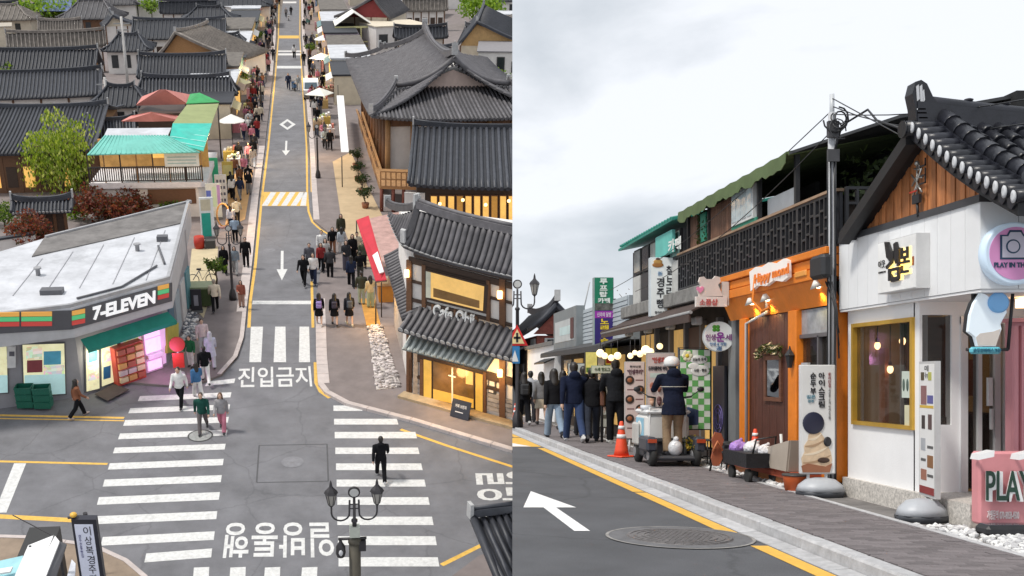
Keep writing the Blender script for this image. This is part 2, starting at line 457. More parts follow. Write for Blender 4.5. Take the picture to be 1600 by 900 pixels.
    for k in (0,1):
        h,kn,an,toe,heel=J[k];m=MB()
        m.tube([heel+V3((0,-0.005,0.0)),an.lerp(toe,0.35)+V3((0,0,-0.015)),an.lerp(toe,0.8),toe+V3((0,0.025,0.0))],[0.037,0.047,0.041,0.026],10)
        m.tube([an+V3((0,0,0.03)),an+V3((0,0,-0.03))],0.044,10)
        P['shoe%d' % k] =m.mesh(key+'_shoe',[SKIN])
    # hair
    m=MB()
    m.ell(hc+V3((0,-0.018,0.036)),(0.086,0.1,0.112),14,10)
    if longhair:
        m.tube([hc+V3((0,-0.05,0.03)),hc+V3((0,-0.07,-0.1)),hc+V3((0,-0.105,-0.24)),hc+V3((0,-0.115,-0.36))],[0.085,0.088,0.095,0.06],12,flat=0.65,up=(0,1,0))
        for sx in (-1,1):m.tube([hc+V3((sx*0.055,0.0,0.05)),hc+V3((sx*0.077,0.01,-0.06)),hc+V3((sx*0.08,-0.01,-0.18))],[0.04,0.032,0.02],8)
    else:
        m.ell(hc+V3((0,-0.055,-0.02)),(0.07,0.055,0.085),12,8)
    r=remesh(m,0.012,[SKIN],key+'_hair',2)
    bm=bmesh.new();bm.from_mesh(r)                      # clear the face below the hairline
    cut=[f for f in bm.faces if f.calc_center_median().y > hc.y+0.045 and f.calc_center_median().z < hc.z+0.062]
    bmesh.ops.delete(bm,geom=cut,context='FACES');bm.to_mesh(r);bm.free()
    P['hair'] =r
    TPL[key] =(P,hc,spine,A,J)
W=((26,6),(-20,22))
make_pose('walk_man',W,((-22,8,18),(22,8,24)),hood=True,lean=2)
make_pose('stride_man',((-20,24),(24,5)),((20,9,22),(-20,9,16)),lean=2)
make_pose('stand_man',((3,2),(-3,3)),((4,9,18),(6,9,14)))
make_pose('phone_man',((5,4),(-4,4)),((25,8,95),(30,8,100)),lean=1,hood=True)
make_pose('walk_woman',((20,5),(-17,24)),((-16,8,16),(18,8,30)),female=True,longhair=True,lean=1)
make_pose('stand_woman',((2,2),(-2,2)),((4,8,20),(20,8,70)),female=True,longhair=True)
make_pose('skirt_woman',((15,5),(-13,20)),((-12,9,14),(12,9,18)),female=True,skirt=True,longhair=True)
make_pose('coat_woman',((14,4),(-12,16)),((-12,9,16),(14,9,20)),female=True,longhair=True,coat=0.3)
make_pose('rider_man',((10,14),(14,18)),((38,12,62),(38,12,66)),coat=0.14,lean=9,hood=True,fine=True)
def person(label,F,loc,face,tpl,top,low,shoe=(0.03,0.03,0.035),hair=None,h=1.7,group=None,bag=None,hat=None,skin=None,phone=False):
    P,hc,spine,A,J=TPL[tpl]
    t=T('person',label,'person',loc,F,R(face),group,local=True)
    s=h/1.72;t.o.scale=(s*1.1,s*1.1,s)
    mats={'jacket':cm(top,0.9,bump=0.5,bs=22,spec=0.15,var=0.25),'trousers':cm(low,0.9,bump=0.45,bs=22,spec=0.15,var=0.2),'skirt':cm(low,0.9,bump=0.3,bs=22,spec=0.15),'shoe':cm(shoe,0.6),'hair':HAIRM if hair is None else cm(hair,0.5)}
    for k,me in P.items():
        nm='shoe' if k.startswith('shoe') else k
        o=bpy.data.objects.new(nm,me);COL.objects.link(o);o.parent=t.o
        if nm in mats:
            o.material_slots[0].link='OBJECT';o.material_slots[0].material=mats[nm]
    if bag:
        m=MB();c=spine(1.2,-0.19)
        m.cbox(c+V3((-0.13,-0.07,-0.19)),c+V3((0.13,0.07,0.17)),0.045)
        m.cbox(c+V3((-0.1,-0.10,-0.16)),c+V3((0.1,-0.06,0.0)),0.018)
        for sx in (-1,1):m.tube([c+V3((sx*0.1,0.06,0.14)),spine(1.455)+V3((sx*0.115,0.0,0.02)),spine(1.36)+V3((sx*0.125,0.14,0)),spine(1.1)+V3((sx*0.13,0.10,0)),c+V3((sx*0.11,0.05,-0.15))],0.014,6)
        t.part('backpack',m,cm(bag,0.7,bump=0.15,bs=50))
    if hat:
        m=MB();m.lathe(hc+V3((0,-0.01,0.03)),[(0.104,0.0),(0.108,0.05),(0.092,0.10),(0.05,0.125),(0.0,0.13)],14)
        m.slab(hc+V3((-0.07,0.07,0.035)),(0.14,0,0),(0,0.1,-0.015),(0,0,0.012));t.part('cap',m,cm(hat,0.8))
    return t
# ================================================================ PLACE A: the old town street
ASPH_A=asphalt('worn_asphalt',(0.165,0.165,0.178),0.35)
PAVE_A=mat('grey_brown_paving',(0.20,0.17,0.165),0.9,var=0.18,vs=0.9,bump=0.25,bs=30,dirt=0.3)
BEIGE=mat('beige_paving',(0.48,0.36,0.22),0.9,var=0.14,vs=0.8,bump=0.2,bs=25,dirt=0.2)
KERB_A=mat('pale_kerb_stone',(0.5,0.44,0.42),0.85,var=0.15,vs=2,bump=0.2,bs=30,dirt=0.25)
WPAINT=mat('white_road_paint',(0.62,0.62,0.61),0.8,var=0.16,vs=7,bump=0.15,bs=80,dirt=0.55)
YPAINT=mat('yellow_road_paint',(0.70,0.43,0.09),0.8,var=0.16,vs=7,bump=0.15,bs=80,dirt=0.5)
EARTH=mat('packed_earth',(0.17,0.145,0.12),0.95,var=0.3,vs=0.3,bump=0.4,bs=6,dirt=0.4)
def flat(pts,z):return [(p.x,p.y,z) for p in pts]
m=MB();m.poly([(-150,8,-0.02),(90,8,-0.02),(120,640,-0.02),(-230,640,-0.02)])
ground=struct('ground',m,EARTH,FA)
m=MB()
rd=[(-3.1,46),(-3.1,420),(0.1,420),(0.1,46)]
m.poly([(-3.2,50,0),(0.9,50,0),(0.35,90,0),(0.2,420,0),(-3.4,420,0),(-3.25,90,0)])
m.poly([(-70,14,0),(40,14,0),(40,40,0),(6,46,0),(3.2,50,0),(-4,50,0),(-9,44,0),(-70,41,0)])
m.poly([(-0.2,50,0.001),(2.2,50,0.001),(1.6,68,0.001),(0.1,68,0.001)])
road_a=struct('road',m,ASPH_A,FA)
# raised pavements
def raised(name,px,z,mt,extra=()):
    pts=[pw(*q) for q in px]+[V3((a,b,0)) for a,b in extra]
    m=MB();m.prism([(p.x,p.y,-0.05) for p in pts],(0,0,z+0.05));return struct(name,m,mt,FA)
LK=[(433,-60),(431,60),(426,120),(414,230),(404,310),(394,414),(385,490),(381,530),(371,560),(346,588),(318,599),(272,606)]
pave_l=raised('pavement',LK,0.10,PAVE_A,[(-9.9,41.7),(-30,40.6),(-70,41),(-70,420)])
RK=[(469,-60),(472,60),(476,120),(484,230),(487,300),(490,346),(512,364),(506,400),(493,470),(494,560),(497,603),(507,616),(540,634),(640,660),(800,708)]
pave_r=raised('pavement',RK,0.10,PAVE_A,[(40,36),(60,420)])
pave_bl=raised('pavement',[(-200,832),(0,840),(60,842),(150,855),(200,878),(232,905),(260,960),(-200,990)],0.10,mat('brown_paving',(0.26,0.2,0.15),0.9,var=0.2,vs=1.5,bump=0.2,bs=30,dirt=0.3))
pave_br=raised('pavement',[(690,960),(705,905),(748,872),(860,838),(900,960)],0.10,PAVE_A)
def strip(px,w,z,mb,side=0.0,px_is_w=False):
    """a band of width w along ground points"""
    P=[pw(*q) if not px_is_w else V3(q) for q in px]
    L,Rr=[],[]
    for i,p in enumerate(P):
        t=(P[min(i+1,len(P)-1)]-P[max(i-1,0)]);t.z=0;t.normalize();n=V3((t.y,-t.x,0))
        L.append(p+n*(side-w/2));Rr.append(p+n*(side+w/2))
    for i in range(len(P)-1):
        mb.poly([(Rr[i].x,Rr[i].y,z),(Rr[i+1].x,Rr[i+1].y,z),(L[i+1].x,L[i+1].y,z),(L[i].x,L[i].y,z)])
    return mb
def kerb_line(px,w,parent,step=1.0,z=0.125,side=0.0):
    """kerb stones one by one along ground points"""
    P=[pw(*q) for q in px];n_=0
    for a,b in zip(P[:-1],P[1:]):
        d=(b-a);L=d.length;k=max(1,round(L/step));d.normalize();nrm=V3((d.y,-d.x,0))
        for i in range(k):
            if n_ >= 140:return
            q=a+d*(L*i/k+0.01)+nrm*(side-w/2)
            mb=MB();mb.slab((q.x,q.y,-0.04),d*(L/k-0.02),nrm*w,(0,0,z+0.04));sub(parent,'kerb_stone',mb,KERB_A);n_ += 1
kerb_line(LK[9:3:-1][:4],0.2,pave_l,0.9,side=-0.1);kerb_line(LK[6:2:-1],0.5,pave_l,1.6,side=-0.25);kerb_line(LK[2::-1],0.5,pave_l,4,side=-0.25)
kerb_line(RK[2:6],0.4,pave_r,1.6,side=-0.2);kerb_line(RK[8:11],0.5,pave_r,0.9,side=-0.25);kerb_line(RK[10:],0.25,pave_r,0.9,side=-0.12);kerb_line(RK[2::-1],0.45,pave_r,4,side=0.22)
kerb_line([(0,840),(60,842),(150,855),(200,878),(232,905)],0.16,pave_bl,1.0,side=0.08)
# markings
def mark(name,mb,mt=WPAINT,par=road_a):return sub(par,name,mb,mt)
def quadpx(pts,z=0.005):
    m=MB();P=[pw(*q) for q in pts]
    if sum((P[i].x*P[(i+1) % len(P)].y-P[(i+1) % len(P)].x*P[i].y) for i in range(len(P))) < 0:P=P[::-1]
    m.poly(flat(P,z));return m
for k,(xl,yl,xr,yr,tk) in enumerate([(322,600,366,595,7),(217,623,360,617,8),(202,642,358,636,8),(194,661,356,656,9),(186,682,354,676,9),(178,704,351,698,9),(170,729,348,722,10),(162,755,345,748,11),(153,783,342,775,12),(150,813,338,805,12.5),(159,846,334,837,13.5),(227,872,330,864,14)]):
    mark('crosswalk_stripe',quadpx([(xl+1.6,yl-tk/2),(xr+1.6,yr-tk/2),(xr,yr+tk/2),(xl-1.6,yl+tk/2)]))
for k,(xl,xr,y,tk) in enumerate([(521,565,638,8.5),(522,621,659,9),(523,650,680,10),(524,654,704.5,10),(525,659,729.5,10.5),(526,664,755,11),(527,670,783,12),(527,676,814,13),(528,681,845,14),(529,685,878,14.5)]):
    mark('crosswalk_stripe',quadpx([(xl,y-tk/2),(xr-1,y-tk/2),(xr+1.5,y+tk/2),(xl,y+tk/2)]))
for xa,xb,xc,xd_ in ((392,411,408,389.5),(430,446,447,427.5),(468,483,484.5,467)):
    mark('crosswalk_stripe',quadpx([(xa,510.5),(xb,510.5),(xc,566),(xd_,566)]))
for xa in (303,360,414,472):mark('crosswalk_stripe',quadpx([(xa,887),(xa+24,886),(xa+22,935),(xa-4,935)]))
m=MB();m.poly(flat([pw(394,475.5),pw(486,475.5),pw(486,470),pw(395,470)],0.005));mark('stop_line',m)
mark('stop_line',quadpx([(22,724),(41,724),(10,801),(-9,801)]))
for a in ((432.5,471,107,103),(434.5,470,86.5,83.5),(434.5,470,81,79),(442,463,5,2.5)):
    m=MB();m.poly(flat([pw(a[0],a[2]),pw(a[1],a[2]),pw(a[1],a[3]),pw(a[0],a[3])],0.005));mark('stop_line',m)
m=MB();m.poly(flat([pw(436,60),pw(467,60),pw(467,55.5),pw(436,55.5)],0.005));mark('speed_hump',m,YPAINT)
def yline(px,w,side=0.0,name='edge_line'):mark(name,strip(px,w,0.004,MB(),side),YPAINT)
yline([(389,512),(391,470),(399,414),(409,310),(419,230),(430,120),(435,60),(437,-50)],0.16,0.0)
yline([(469,-50),(468.5,60),(472,120),(479,230),(480,300),(482,330),(488,347),(500,358),(513,366)],0.14)
yline([(476,120),(484,230),(485,300)],0.08,-0.06)
yline([(487,440),(489,512)],0.14);yline([(493,566),(494,598),(501,612),(515,622)],0.17)
yline([(-60,646),(0,649),(194,653)],0.16);yline([(-60,651),(0,654),(194,657.5)],0.09)
yline([(-60,719),(0,721),(168,725)],0.14);yline([(-60,804),(0,807),(115,813)],0.26)
yline([(626,671),(700,697),(800,729),(900,762)],0.15);yline([(690,883),(742,857),(860,800)],0.17)
def arrow(tip,tail,w,hl,hw,name='lane_arrow',z=0.005,par=road_a,mt=WPAINT,pts=None):
    a,b=(pw(*tip),pw(*tail)) if pts is None else pts
    d=(a-b);L=d.length;d.normalize();n=V3((d.y,-d.x,0));h=a-d*hl
    m=MB();m.poly(flat([b+n*w/2,h+n*w/2,h-n*w/2,b-n*w/2][::-1],z));m.poly(flat([h+n*hw/2,a,h-n*hw/2],z));return sub(par,name,m,mt)
arrow((440.5,438),(441,392),0.16,1.9,0.62);arrow((446.5,243),(447.5,220),0.17,1.9,0.68)
m=MB();c=[(449,203),(462,194.5),(449,186),(436.5,194.5)];ci=[(449,199.5),(456,194.5),(449,189.5),(442.5,194.5)]
for i in range(4):m.poly(flat([pw(*c[i]),pw(*c[(i+1) % 4]),pw(*ci[(i+1) % 4]),pw(*ci[i])],0.005))
mark('diamond_marking',m)
m=MB();m.poly(flat([pw(410,322),pw(480,322),pw(480,300),pw(412,300)],0.005));hump=mark('speed_hump',m,YPAINT)
m=MB()
for k in range(5):
    x=409+k*15;m.poly(flat([pw(x,321.6),pw(x+9,321.6),pw(min(480,x+23),300.4),pw(min(474,x+14),300.4)],0.009))
sub(hump,'hump_stripe',m,WPAINT)
def gtext(body,o,x,y,bold=0.015,name='road_lettering'):
    o,x,y=pw(*o),pw(*x),pw(*y);m=MB();m.text(body,(o.x,o.y,0.006),(x-o),(y-o),0,bold);mark(name,m)
gtext('진입금지',(371,606),(488,604),(373,574))
gtext('일방통행',(520,816),(354,817),(523,871))
gtext('일방통행',(741,736),(753,842),(838,736))
# patch, manholes
m=MB();P4=[(405,696),(511,694),(513,752),(401,754)]
for i in range(4):strip([P4[i],P4[(i+1) % 4]],0.06,0.004,m)
mark('patch_seam',m,mat('seam_tar',(0.09,0.09,0.095),0.9,var=0.1))
def disc(c,r,z,n=28,rin=0.0):
    m=MB()
    if rin == 0:m.poly([(c.x+r*math.cos(2*math.pi*i/n),c.y+r*math.sin(2*math.pi*i/n),z) for i in range(n)])
    else:
        for i in range(n):
            a,b=2*math.pi*i/n,2*math.pi*(i+1)/n
            m.poly([(c.x+rin*math.cos(a),c.y+rin*math.sin(a),z),(c.x+r*math.cos(a),c.y+r*math.sin(a),z),(c.x+r*math.cos(b),c.y+r*math.sin(b),z),(c.x+rin*math.cos(b),c.y+rin*math.sin(b),z)])
    return m
MANH=mat('pale_manhole_iron',(0.33,0.34,0.33),0.6,var=0.35,vs=6,bump=0.5,bs=20,metal=0.3)
mh=mark('manhole_cover',disc(pw(313,681),0.46,0.012),MANH);sub(mh,'cover_ring',disc(pw(313,681),0.5,0.014,rin=0.44),mat('dark_iron',(0.06,0.06,0.06),0.6))
mark('manhole_cover',disc(pw(457,722),0.42,0.008),mat('asphalt_lid',(0.2,0.2,0.215),0.85,var=0.2,vs=4))
mark('manhole_cover',disc(pw(421,391),0.36,0.008),mat('asphalt_lid',(0.2,0.2,0.215),0.85))
# beige terraces, white stone beds beside the pavements
def terrace(name,px,z,mt):return raised(name,px,z,mt)
terrace('pavement',[(520,255),(548,240),(600,345),(612,420),(560,420),(534,350)],0.13,BEIGE)
terrace('pavement',[(300,392),(341,388),(338,440),(318,500),(292,470)],0.13,mat('sand_paving',(0.5,0.42,0.27),0.9,var=0.15,vs=1))
terrace('pavement',[(575,345),(640,330),(650,400),(600,420)],0.14,mat('pink_paving',(0.5,0.32,0.29),0.9,var=0.25,vs=2))
terrace('pavement',[(358,276),(396,268),(383,345),(352,360)],0.115,mat('orange_paving',(0.60,0.34,0.14),0.9,var=0.12,vs=1.2))
terrace('pavement',[(563,470),(585,470),(595,513),(573,513)],0.13,mat('ochre_paving',(0.50,0.25,0.05),0.85,var=0.25,vs=1.5))
ICO=[]
def pebbles(name,px,n,r,cols,z=0.1,F=FA,pts=None,par=None):
    bm=bmesh.new();bmesh.ops.create_icosphere(bm,subdivisions=1,radius=1);iv=[v.co.copy() for v in bm.verts];fi=[[v.index for v in f.verts] for f in bm.faces];bm.free()
    P=[pw(*q) for q in px] if pts is None else [V3(p) for p in pts];m=MB()
    # sample inside the polygon
    x0,x1=min(p.x for p in P),max(p.x for p in P);y0,y1=min(p.y for p in P),max(p.y for p in P);k=0
    while k < n:
        x,y=random.uniform(x0,x1),random.uniform(y0,y1);ins=False
        for i in range(len(P)):
            a,b=P[i],P[i-1]
            if (a.y > y) != (b.y > y) and x < (b.x-a.x)*(y-a.y)/(b.y-a.y)+a.x:ins=not ins
        if not ins:continue
        k += 1;s=r*random.uniform(0.55,1.25);rz=random.random()*6.28;b0=len(m.v);ci=random.randrange(len(cols))
        sx,sy,sz=s*random.uniform(0.8,1.3),s*random.uniform(0.7,1.1),s*random.uniform(0.5,0.85)
        for q in iv:
            j=1+random.uniform(-0.16,0.16)
            a,b=q.x*sx*j,q.y*sy*j;m.v.append((x+a*math.cos(rz)-b*math.sin(rz),y+a*math.sin(rz)+b*math.cos(rz),z+s*random.uniform(0.1,0.35)*0+sz*0.5+q.z*sz*j))
        for f in fi:m.face([b0+i for i in f],ci,False)
    mts=[mat('pebble_%d_%d' % (int(c[0]*100),int(c[2]*100)),c,0.7,var=0.15,vs=20) for c in cols]
    return struct(name,m,mts,F,'stuff')
terrace('pavement',[(575,514),(596,511),(626,608),(588,613)],0.13,mat('white_bed_base',(0.5,0.46,0.43),0.9,var=0.2,vs=4))
pebbles('gravel',[(575,514),(596,511),(626,608),(588,613)],420,0.09,[(0.66,0.6,0.58),(0.5,0.45,0.44),(0.3,0.27,0.26)],0.13)
pebbles('gravel',[(291,488),(309,488),(306,535),(283,540)],260,0.1,[(0.62,0.6,0.58),(0.3,0.31,0.33),(0.12,0.13,0.15)],0.1)
# ---------------------------------------------------------------- roofs and houses of place A
SLATE=mat('slate_tile',(0.040,0.043,0.054),0.5,var=0.3,vs=2.5,bump=0.2,bs=20,rnd=0.25)
SLATE_B=mat('slate_tile_base',(0.024,0.026,0.033),0.65,var=0.3,vs=1.5,bump=0.3,bs=14)
GREYT=mat('grey_tile',(0.105,0.10,0.107),0.6,var=0.3,vs=2.5,bump=0.25,bs=20,rnd=0.25)
GREYT_B=mat('grey_tile_base',(0.062,0.06,0.065),0.7,var=0.35,vs=1.5,bump=0.35,bs=14)
OLDT=mat('weathered_tile',(0.22,0.195,0.175),0.8,var=0.35,vs=2.5,bump=0.3,bs=20,rnd=0.25)
OLDT_B=mat('weathered_tile_base',(0.13,0.115,0.10),0.85,var=0.4,vs=1.5,bump=0.3,bs=14)
TIMBER=wood('brown_timber',(0.14,0.065,0.03))
TIMBERD=wood('dark_timber',(0.05,0.028,0.018))
TIMBERL=wood('honey_timber',(0.36,0.19,0.075))
PLASTER=mat('white_plaster',(0.72,0.69,0.66),0.9,var=0.08,vs=1.5,bump=0.1,bs=40,dirt=0.15)
CREAM=mat('cream_plaster',(0.6,0.53,0.42),0.9,var=0.12,vs=1.5,bump=0.1,bs=40,dirt=0.15)
MORTAR=mat('ridge_mortar',(0.42,0.42,0.42),0.9,var=0.2,vs=4)
GLASSD=mat('dark_glass',(0.03,0.035,0.04),0.08,var=0.2,vs=0.8,spec=0.6)
LITWARM=mat('lit_window_warm',(0.75,0.42,0.10),0.4,var=0.5,vs=1.6,emit=0.55,ecol=(1.0,0.55,0.14))
STONEW=mat('stone_wall',(0.36,0.33,0.31),0.9,var=0.35,vs=4,bump=0.5,bs=12)
TL={'slate':(SLATE,SLATE_B),'grey':(GREYT,GREYT_B),'old':(OLDT,OLDT_B)}
def slope(t,e0,e1,up,n,tl,mode='stuff',sag=0.12,lift=0.0,h0=0.0,h1=0.0,rr=0.085,ends=None,thick=0.12):
    e0,e1,up=V3(e0),V3(e1),V3(up);W=(e1-e0)
    def pt(q,k):
        p=e0+W*q+up*k;p.z += -sag*math.sin(math.pi*k)+lift*abs(2*q-1)**3*(1-k);return p
    mb=MB();nq,nk=12,5;rows=[]
    for i in range(nk+1):
        k=i/nk;rows.append([pt(h0*k+(1-h0*k-h1*k)*j/nq,k) for j in range(nq+1)])
    b=len(mb.v)
    for r in rows:mb.v += [tuple(p) for p in r]
    for r in rows:mb.v += [tuple(p-V3((0,0,thick))) for p in r]
    S=(nq+1)*(nk+1)
    for i in range(nk):
        for j in range(nq):
            a=b+i*(nq+1)+j;mb.face([a,a+1,a+nq+2,a+nq+1],0,True);mb.face([a+S+nq+1,a+S+nq+2,a+S+1,a+S],0,True)
    for j in range(nq):
        mb.face([b+S+j,b+S+j+1,b+j+1,b+j],0);a=b+nk*(nq+1)+j;mb.face([a,a+1,a+1+S,a+S],0)
    for i in range(nk):
        a=b+i*(nq+1);mb.face([a,a+nq+1,a+nq+1+S,a+S],0);a += nq;mb.face([a+S,a+S+nq+1,a+nq+1,a],0)
    base=t.part('roof',mb,TL[tl][1])
    allm=MB();mts=[TL[tl][0],ends or MORTAR]
    for k in range(n):
        q=(k+0.5)/n;tm=min(1.0,q/h0 if h0 > 0 else 1,(1-q)/h1 if h1 > 0 else 1)
        if tm < 0.1:continue
        path=[pt(q,-0.015+(tm+0.015)*i/5)+V3((0,0,0.025)) for i in range(6)]
        m=allm if mode == 'stuff' else MB()
        m.tube(path,rr,6,0)
        if ends:
            d=(path[0]-path[1]).normalized();m.tube([path[0],path[0]+d*0.03],rr*1.12,8,1)
        if mode == 'parts':sub2(t,base,'tile_row',m,mts)
    if mode == 'stuff':sub2(t,base,'roof_tile',allm,mts,'stuff')
    return base
def sub2(t,base,name,mb,mats,kind=None):
    o=bpy.data.objects.new(name,mb.mesh(name,mats,t.inv));COL.objects.link(o);o.parent=base
    if kind:o['kind'] =kind
    return o
def ridge(t,a,b,r=0.16,sagr=0.12,rise=0.18,mt=None,name='ridge',knob=True):
    a,b=V3(a),V3(b);P=[]
    for i in range(9):
        k=i/8;p=a.lerp(b,k);p.z += rise*abs(2*k-1)**3-sagr*(1-abs(2*k-1)**2)*0.5+r*0.7;P.append(p)
    m=MB();m.tube(P,r,4,0,flat=1.0);m.tube([p+V3((0,0,r*0.9)) for p in P],r*0.42,6,0)
    if knob:
        for e,d in ((P[0],P[0]-P[1]),(P[-1],P[-1]-P[-2])):
            d.normalize();m.slab(e+d*0.0-V3((0,0,r))+d.cross(Z_)*-r*0.8,d.cross(Z_)*r*1.6,d*0.1,(0,0,r*3.0),1)
    return t.part(name,m,[mt or SLATE,MORTAR])
def hanok(label,L,Rr,he,ry,hr,n=26,tl='slate',mode='stuff',wall=PLASTER,over=0.5,group='tiled roof houses of the old town',gable=TIMBERL,sag=0.15,lift=0.12,rx=None,bays=5,far=True,name='hanok_house',zb=0.0,rr=0.09,hip=0.0,lit=False,ends=None):
    """L, Rr: sight lines to the ends of the near eave (height he); the ridge passes the sight line (rx, ry) at height hr"""
    e0,e1=pw(*L,he),pw(*Rr,he);ax=(e1-e0);W=ax.length;ax.normalize();ay=V3((-ax.y,ax.x,0))
    rp=pw((L[0]+Rr[0])/2 if rx is None else rx,ry,hr);D=max(0.8,(rp-e0).dot(ay));up=ay*D+Z_*(hr-he)
    t=T(name,label,'house',(e0+e1)/2*1.0*V3((1,1,0)).x+V3((0,0,-(e0+e1).z/2+zb)),FA,math.atan2(ax.y,ax.x),group)
    slope(t,e0,e1,up,n,tl,mode,sag,lift,hip,hip,rr,ends)
    f0,f1=e1+ay*2*D,e0+ay*2*D
    if far:slope(t,f0,f1,-ay*D+Z_*(hr-he),n,tl,'stuff',sag,lift,hip,hip,rr)
    r0,r1=e0+up+ax*W*hip,e1+up-ax*W*hip
    ridge(t,r0,r1,0.17,mt=TL[tl][0])
    for a,b in ((r0,e0),(r1,e1)) + (((r0,f1),(r1,f0)) if far else ()):
        P=[a.lerp(b,k/6)+V3((0,0,-sag*math.sin(math.pi*k/6)*0.9+0.1+(lift*k/6 if k > 3 else 0))) for k in range(7)]
        m=MB();m.tube(P,0.11,6);t.part('verge_ridge',m,TL[tl][0])
    # walls set in under the eaves
    w0,w1=e0+ax*over+ay*over,e1-ax*over+ay*over;dd=2*D-2*over;hw=he+min(0.25,over*(hr-he)/D)-0.14
    m=MB();m.slab(V3((w0.x,w0.y,zb)),ax*(W-2*over),ay*dd,Z_*(hw-zb));wl=t.part('wall',m,wall)
    if hip < 0.05:
        for a,sgn in ((w0,-1),(w1,1)):
            g=[V3((a.x,a.y,hw)),V3((a.x,a.y,hw))+ay*dd,V3((a.x,a.y,hr-0.28))+ay*dd/2]
            m=MB();m.prism([p-ax*sgn*0.12 for p in g],ax*sgn*0.16);t.part('gable',m,gable)
    for i in range(bays+1):
        p=V3((w0.x,w0.y,zb))+ax*((W-2*over)*i/bays)
        m=MB();m.slab(p-ay*0.05-ax*0.09,ax*0.18,ay*0.12,Z_*(hw-zb-0.02));t.part('post',m,TIMBER)
    for i in range(bays):
        p=V3((w0.x,w0.y,zb+0.5))+ax*((W-2*over)*(i+0.2)/bays)
        m=MB();m.slab(p-ay*0.035,ax*((W-2*over)*0.6/bays),ay*0.05,Z_*max(0.5,(hw-zb)*0.5));wd=t.part('window',m,LITWARM if lit and i % 2 else TIMBERD)
    return t
def wallpt(x,y,P,Q):
    r=V3(((x-600)/1600,1.0,(590-y)/1600));rl=V3((r.dot(eA),r.dot(dA),r.dot(nA)))
    d=(Q-P);nrm=V3((d.y,-d.x,0)).normalized();o=V3((0,0,HA));k=(P-o).dot(nrm)/rl.dot(nrm)
    return o+rl*k
def wpanel(mb,px,P,Q,o0,o1,m=0):
    """a panel on the upright wall through P and Q, standing out from o0 to o1"""
    d=(Q-P);nrm=V3((d.y,-d.x,0)).normalized()
    pts=[wallpt(x,y,P,Q) for x,y in px]
    return mb.prism([p+nrm*o0 for p in pts],nrm*(o1-o0),m)
def block(label,name,cat,L,Rr,h,depth,wallm,roofm,win=(),zb=0.0,group=None,parapet=0.25,winm=None,roofname='roof'):
    """flat roofed house: L, Rr sight lines to the foot of its near wall (height zb)"""
    p0,p1=pw(*L,zb),pw(*Rr,zb);ax=(p1-p0);W=ax.length;ax.normalize();ay=V3((-ax.y,ax.x,0))
    t=T(name,label,cat,(p0+p1)/2,FA,math.atan2(ax.y,ax.x),group)
    m=MB();m.slab(p0,ax*W,ay*depth,Z_*(h-zb));t.part('wall',m,wallm)
    m=MB();q=V3((p0.x,p0.y,h));m.slab(q-ax*0.15-ay*0.15,ax*(W+0.3),ay*(depth+0.3),Z_*0.12);t.part(roofname,m,roofm)
    for (a,b,c,d) in win:   # fractions along and up
        q=V3((p0.x,p0.y,zb))+ax*(W*a)+Z_*((h-zb)*c)
        m=MB();m.slab(q-ay*0.05,ax*(W*(b-a)),ay*0.08,Z_*((h-zb)*(d-c)));fr=t.part('window',m,cm((0.1,0.09,0.09),0.5))
        m=MB();m.slab(q-ay*0.06+ax*0.07+Z_*0.07,ax*(W*(b-a)-0.14),ay*0.03,Z_*((h-zb)*(d-c)-0.14));sub2(t,fr,'pane',m,winm or GLASSD)
    return t

# ---- convenience store on the corner
P0,P1,P2,P3=pw(-90,652),pw(130,619),pw(262,573),pw(300,478)
seven=T('convenience_store','grey corner convenience store with white flat roof and green awning','shop',P1,FA)
Hs=4.4
GREYP=mat('grey_store_panel',(0.27,0.265,0.285),0.5,var=0.1,vs=1.5,dirt=0.1)
DARKP=mat('dark_grey_sign_panel',(0.085,0.085,0.095),0.4,var=0.1,vs=2)
PALEP=mat('pale_grey_soffit',(0.45,0.45,0.46),0.6,var=0.1,vs=2,dirt=0.1)
ROOFW=mat('white_roof_membrane',(0.52,0.53,0.56),0.6,var=0.2,vs=0.8,dirt=0.75,bump=0.15,bs=8)
ROOFG=mat('weathered_roof_felt',(0.17,0.16,0.155),0.9,var=0.35,vs=1.2,bump=0.3,bs=14,dirt=0.4)
F1,F2,F3=pw(110,481,Hs),pw(266,437,Hs),pw(297,316,Hs);F0=P0+(F1-P1);F0.z=Hs
B3=pw(70,372,Hs);B4=pw(-90,420,Hs)
m=MB();m.prism([V3((p.x,p.y,0)) for p in (P0,P1,P2,P3,V3((B3.x,B3.y+1,0)),V3((B4.x,B4.y,0)))],Z_*(Hs-0.3));seven.part('wall',m,GREYP)
m=MB();m.prism([V3((p.x,p.y,Hs-1.28)) for p in (F0,F1,F2,F3,B3,B4)],Z_*1.15);fas=seven.part('fascia',m,PALEP)
m=MB();m.prism([V3((p.x,p.y,Hs-0.13)) for p in (F0,F1,F2,F3,B3,B4)],Z_*0.13,0);seven.part('roof',m,ROOFW)
m=MB();m.prism([V3((p.x,p.y,Hs+0.002)) for p in (pw(20,445,Hs).lerp(B4,0.8),pw(50,402,Hs),pw(282,350,Hs),pw(294,318,Hs),B3)][1:],Z_*0.05);seven.part('roof_felt',m,ROOFG)
m=MB()
for a,b in ((F0,F1),(F1,F2),(F2,F3),(F3,B3)):
    d=(b-a).normalized();nn=V3((d.y,-d.x,0));m.slab(V3((a.x,a.y,Hs))-nn*0.16,(b-a),nn*0.15,Z_*0.14)
seven.part('parapet_cap',m,mat('dull_metal_cap',(0.38,0.38,0.39),0.45,metal=0.3,var=0.15))
m=MB();m.tube([pw(120,466,Hs+0.06),pw(190,448,Hs+0.06),pw(245,415,Hs+0.06)],0.05,6);m.tube([pw(247,384,Hs+0.06),pw(257,412,Hs+0.06)],0.05,6)
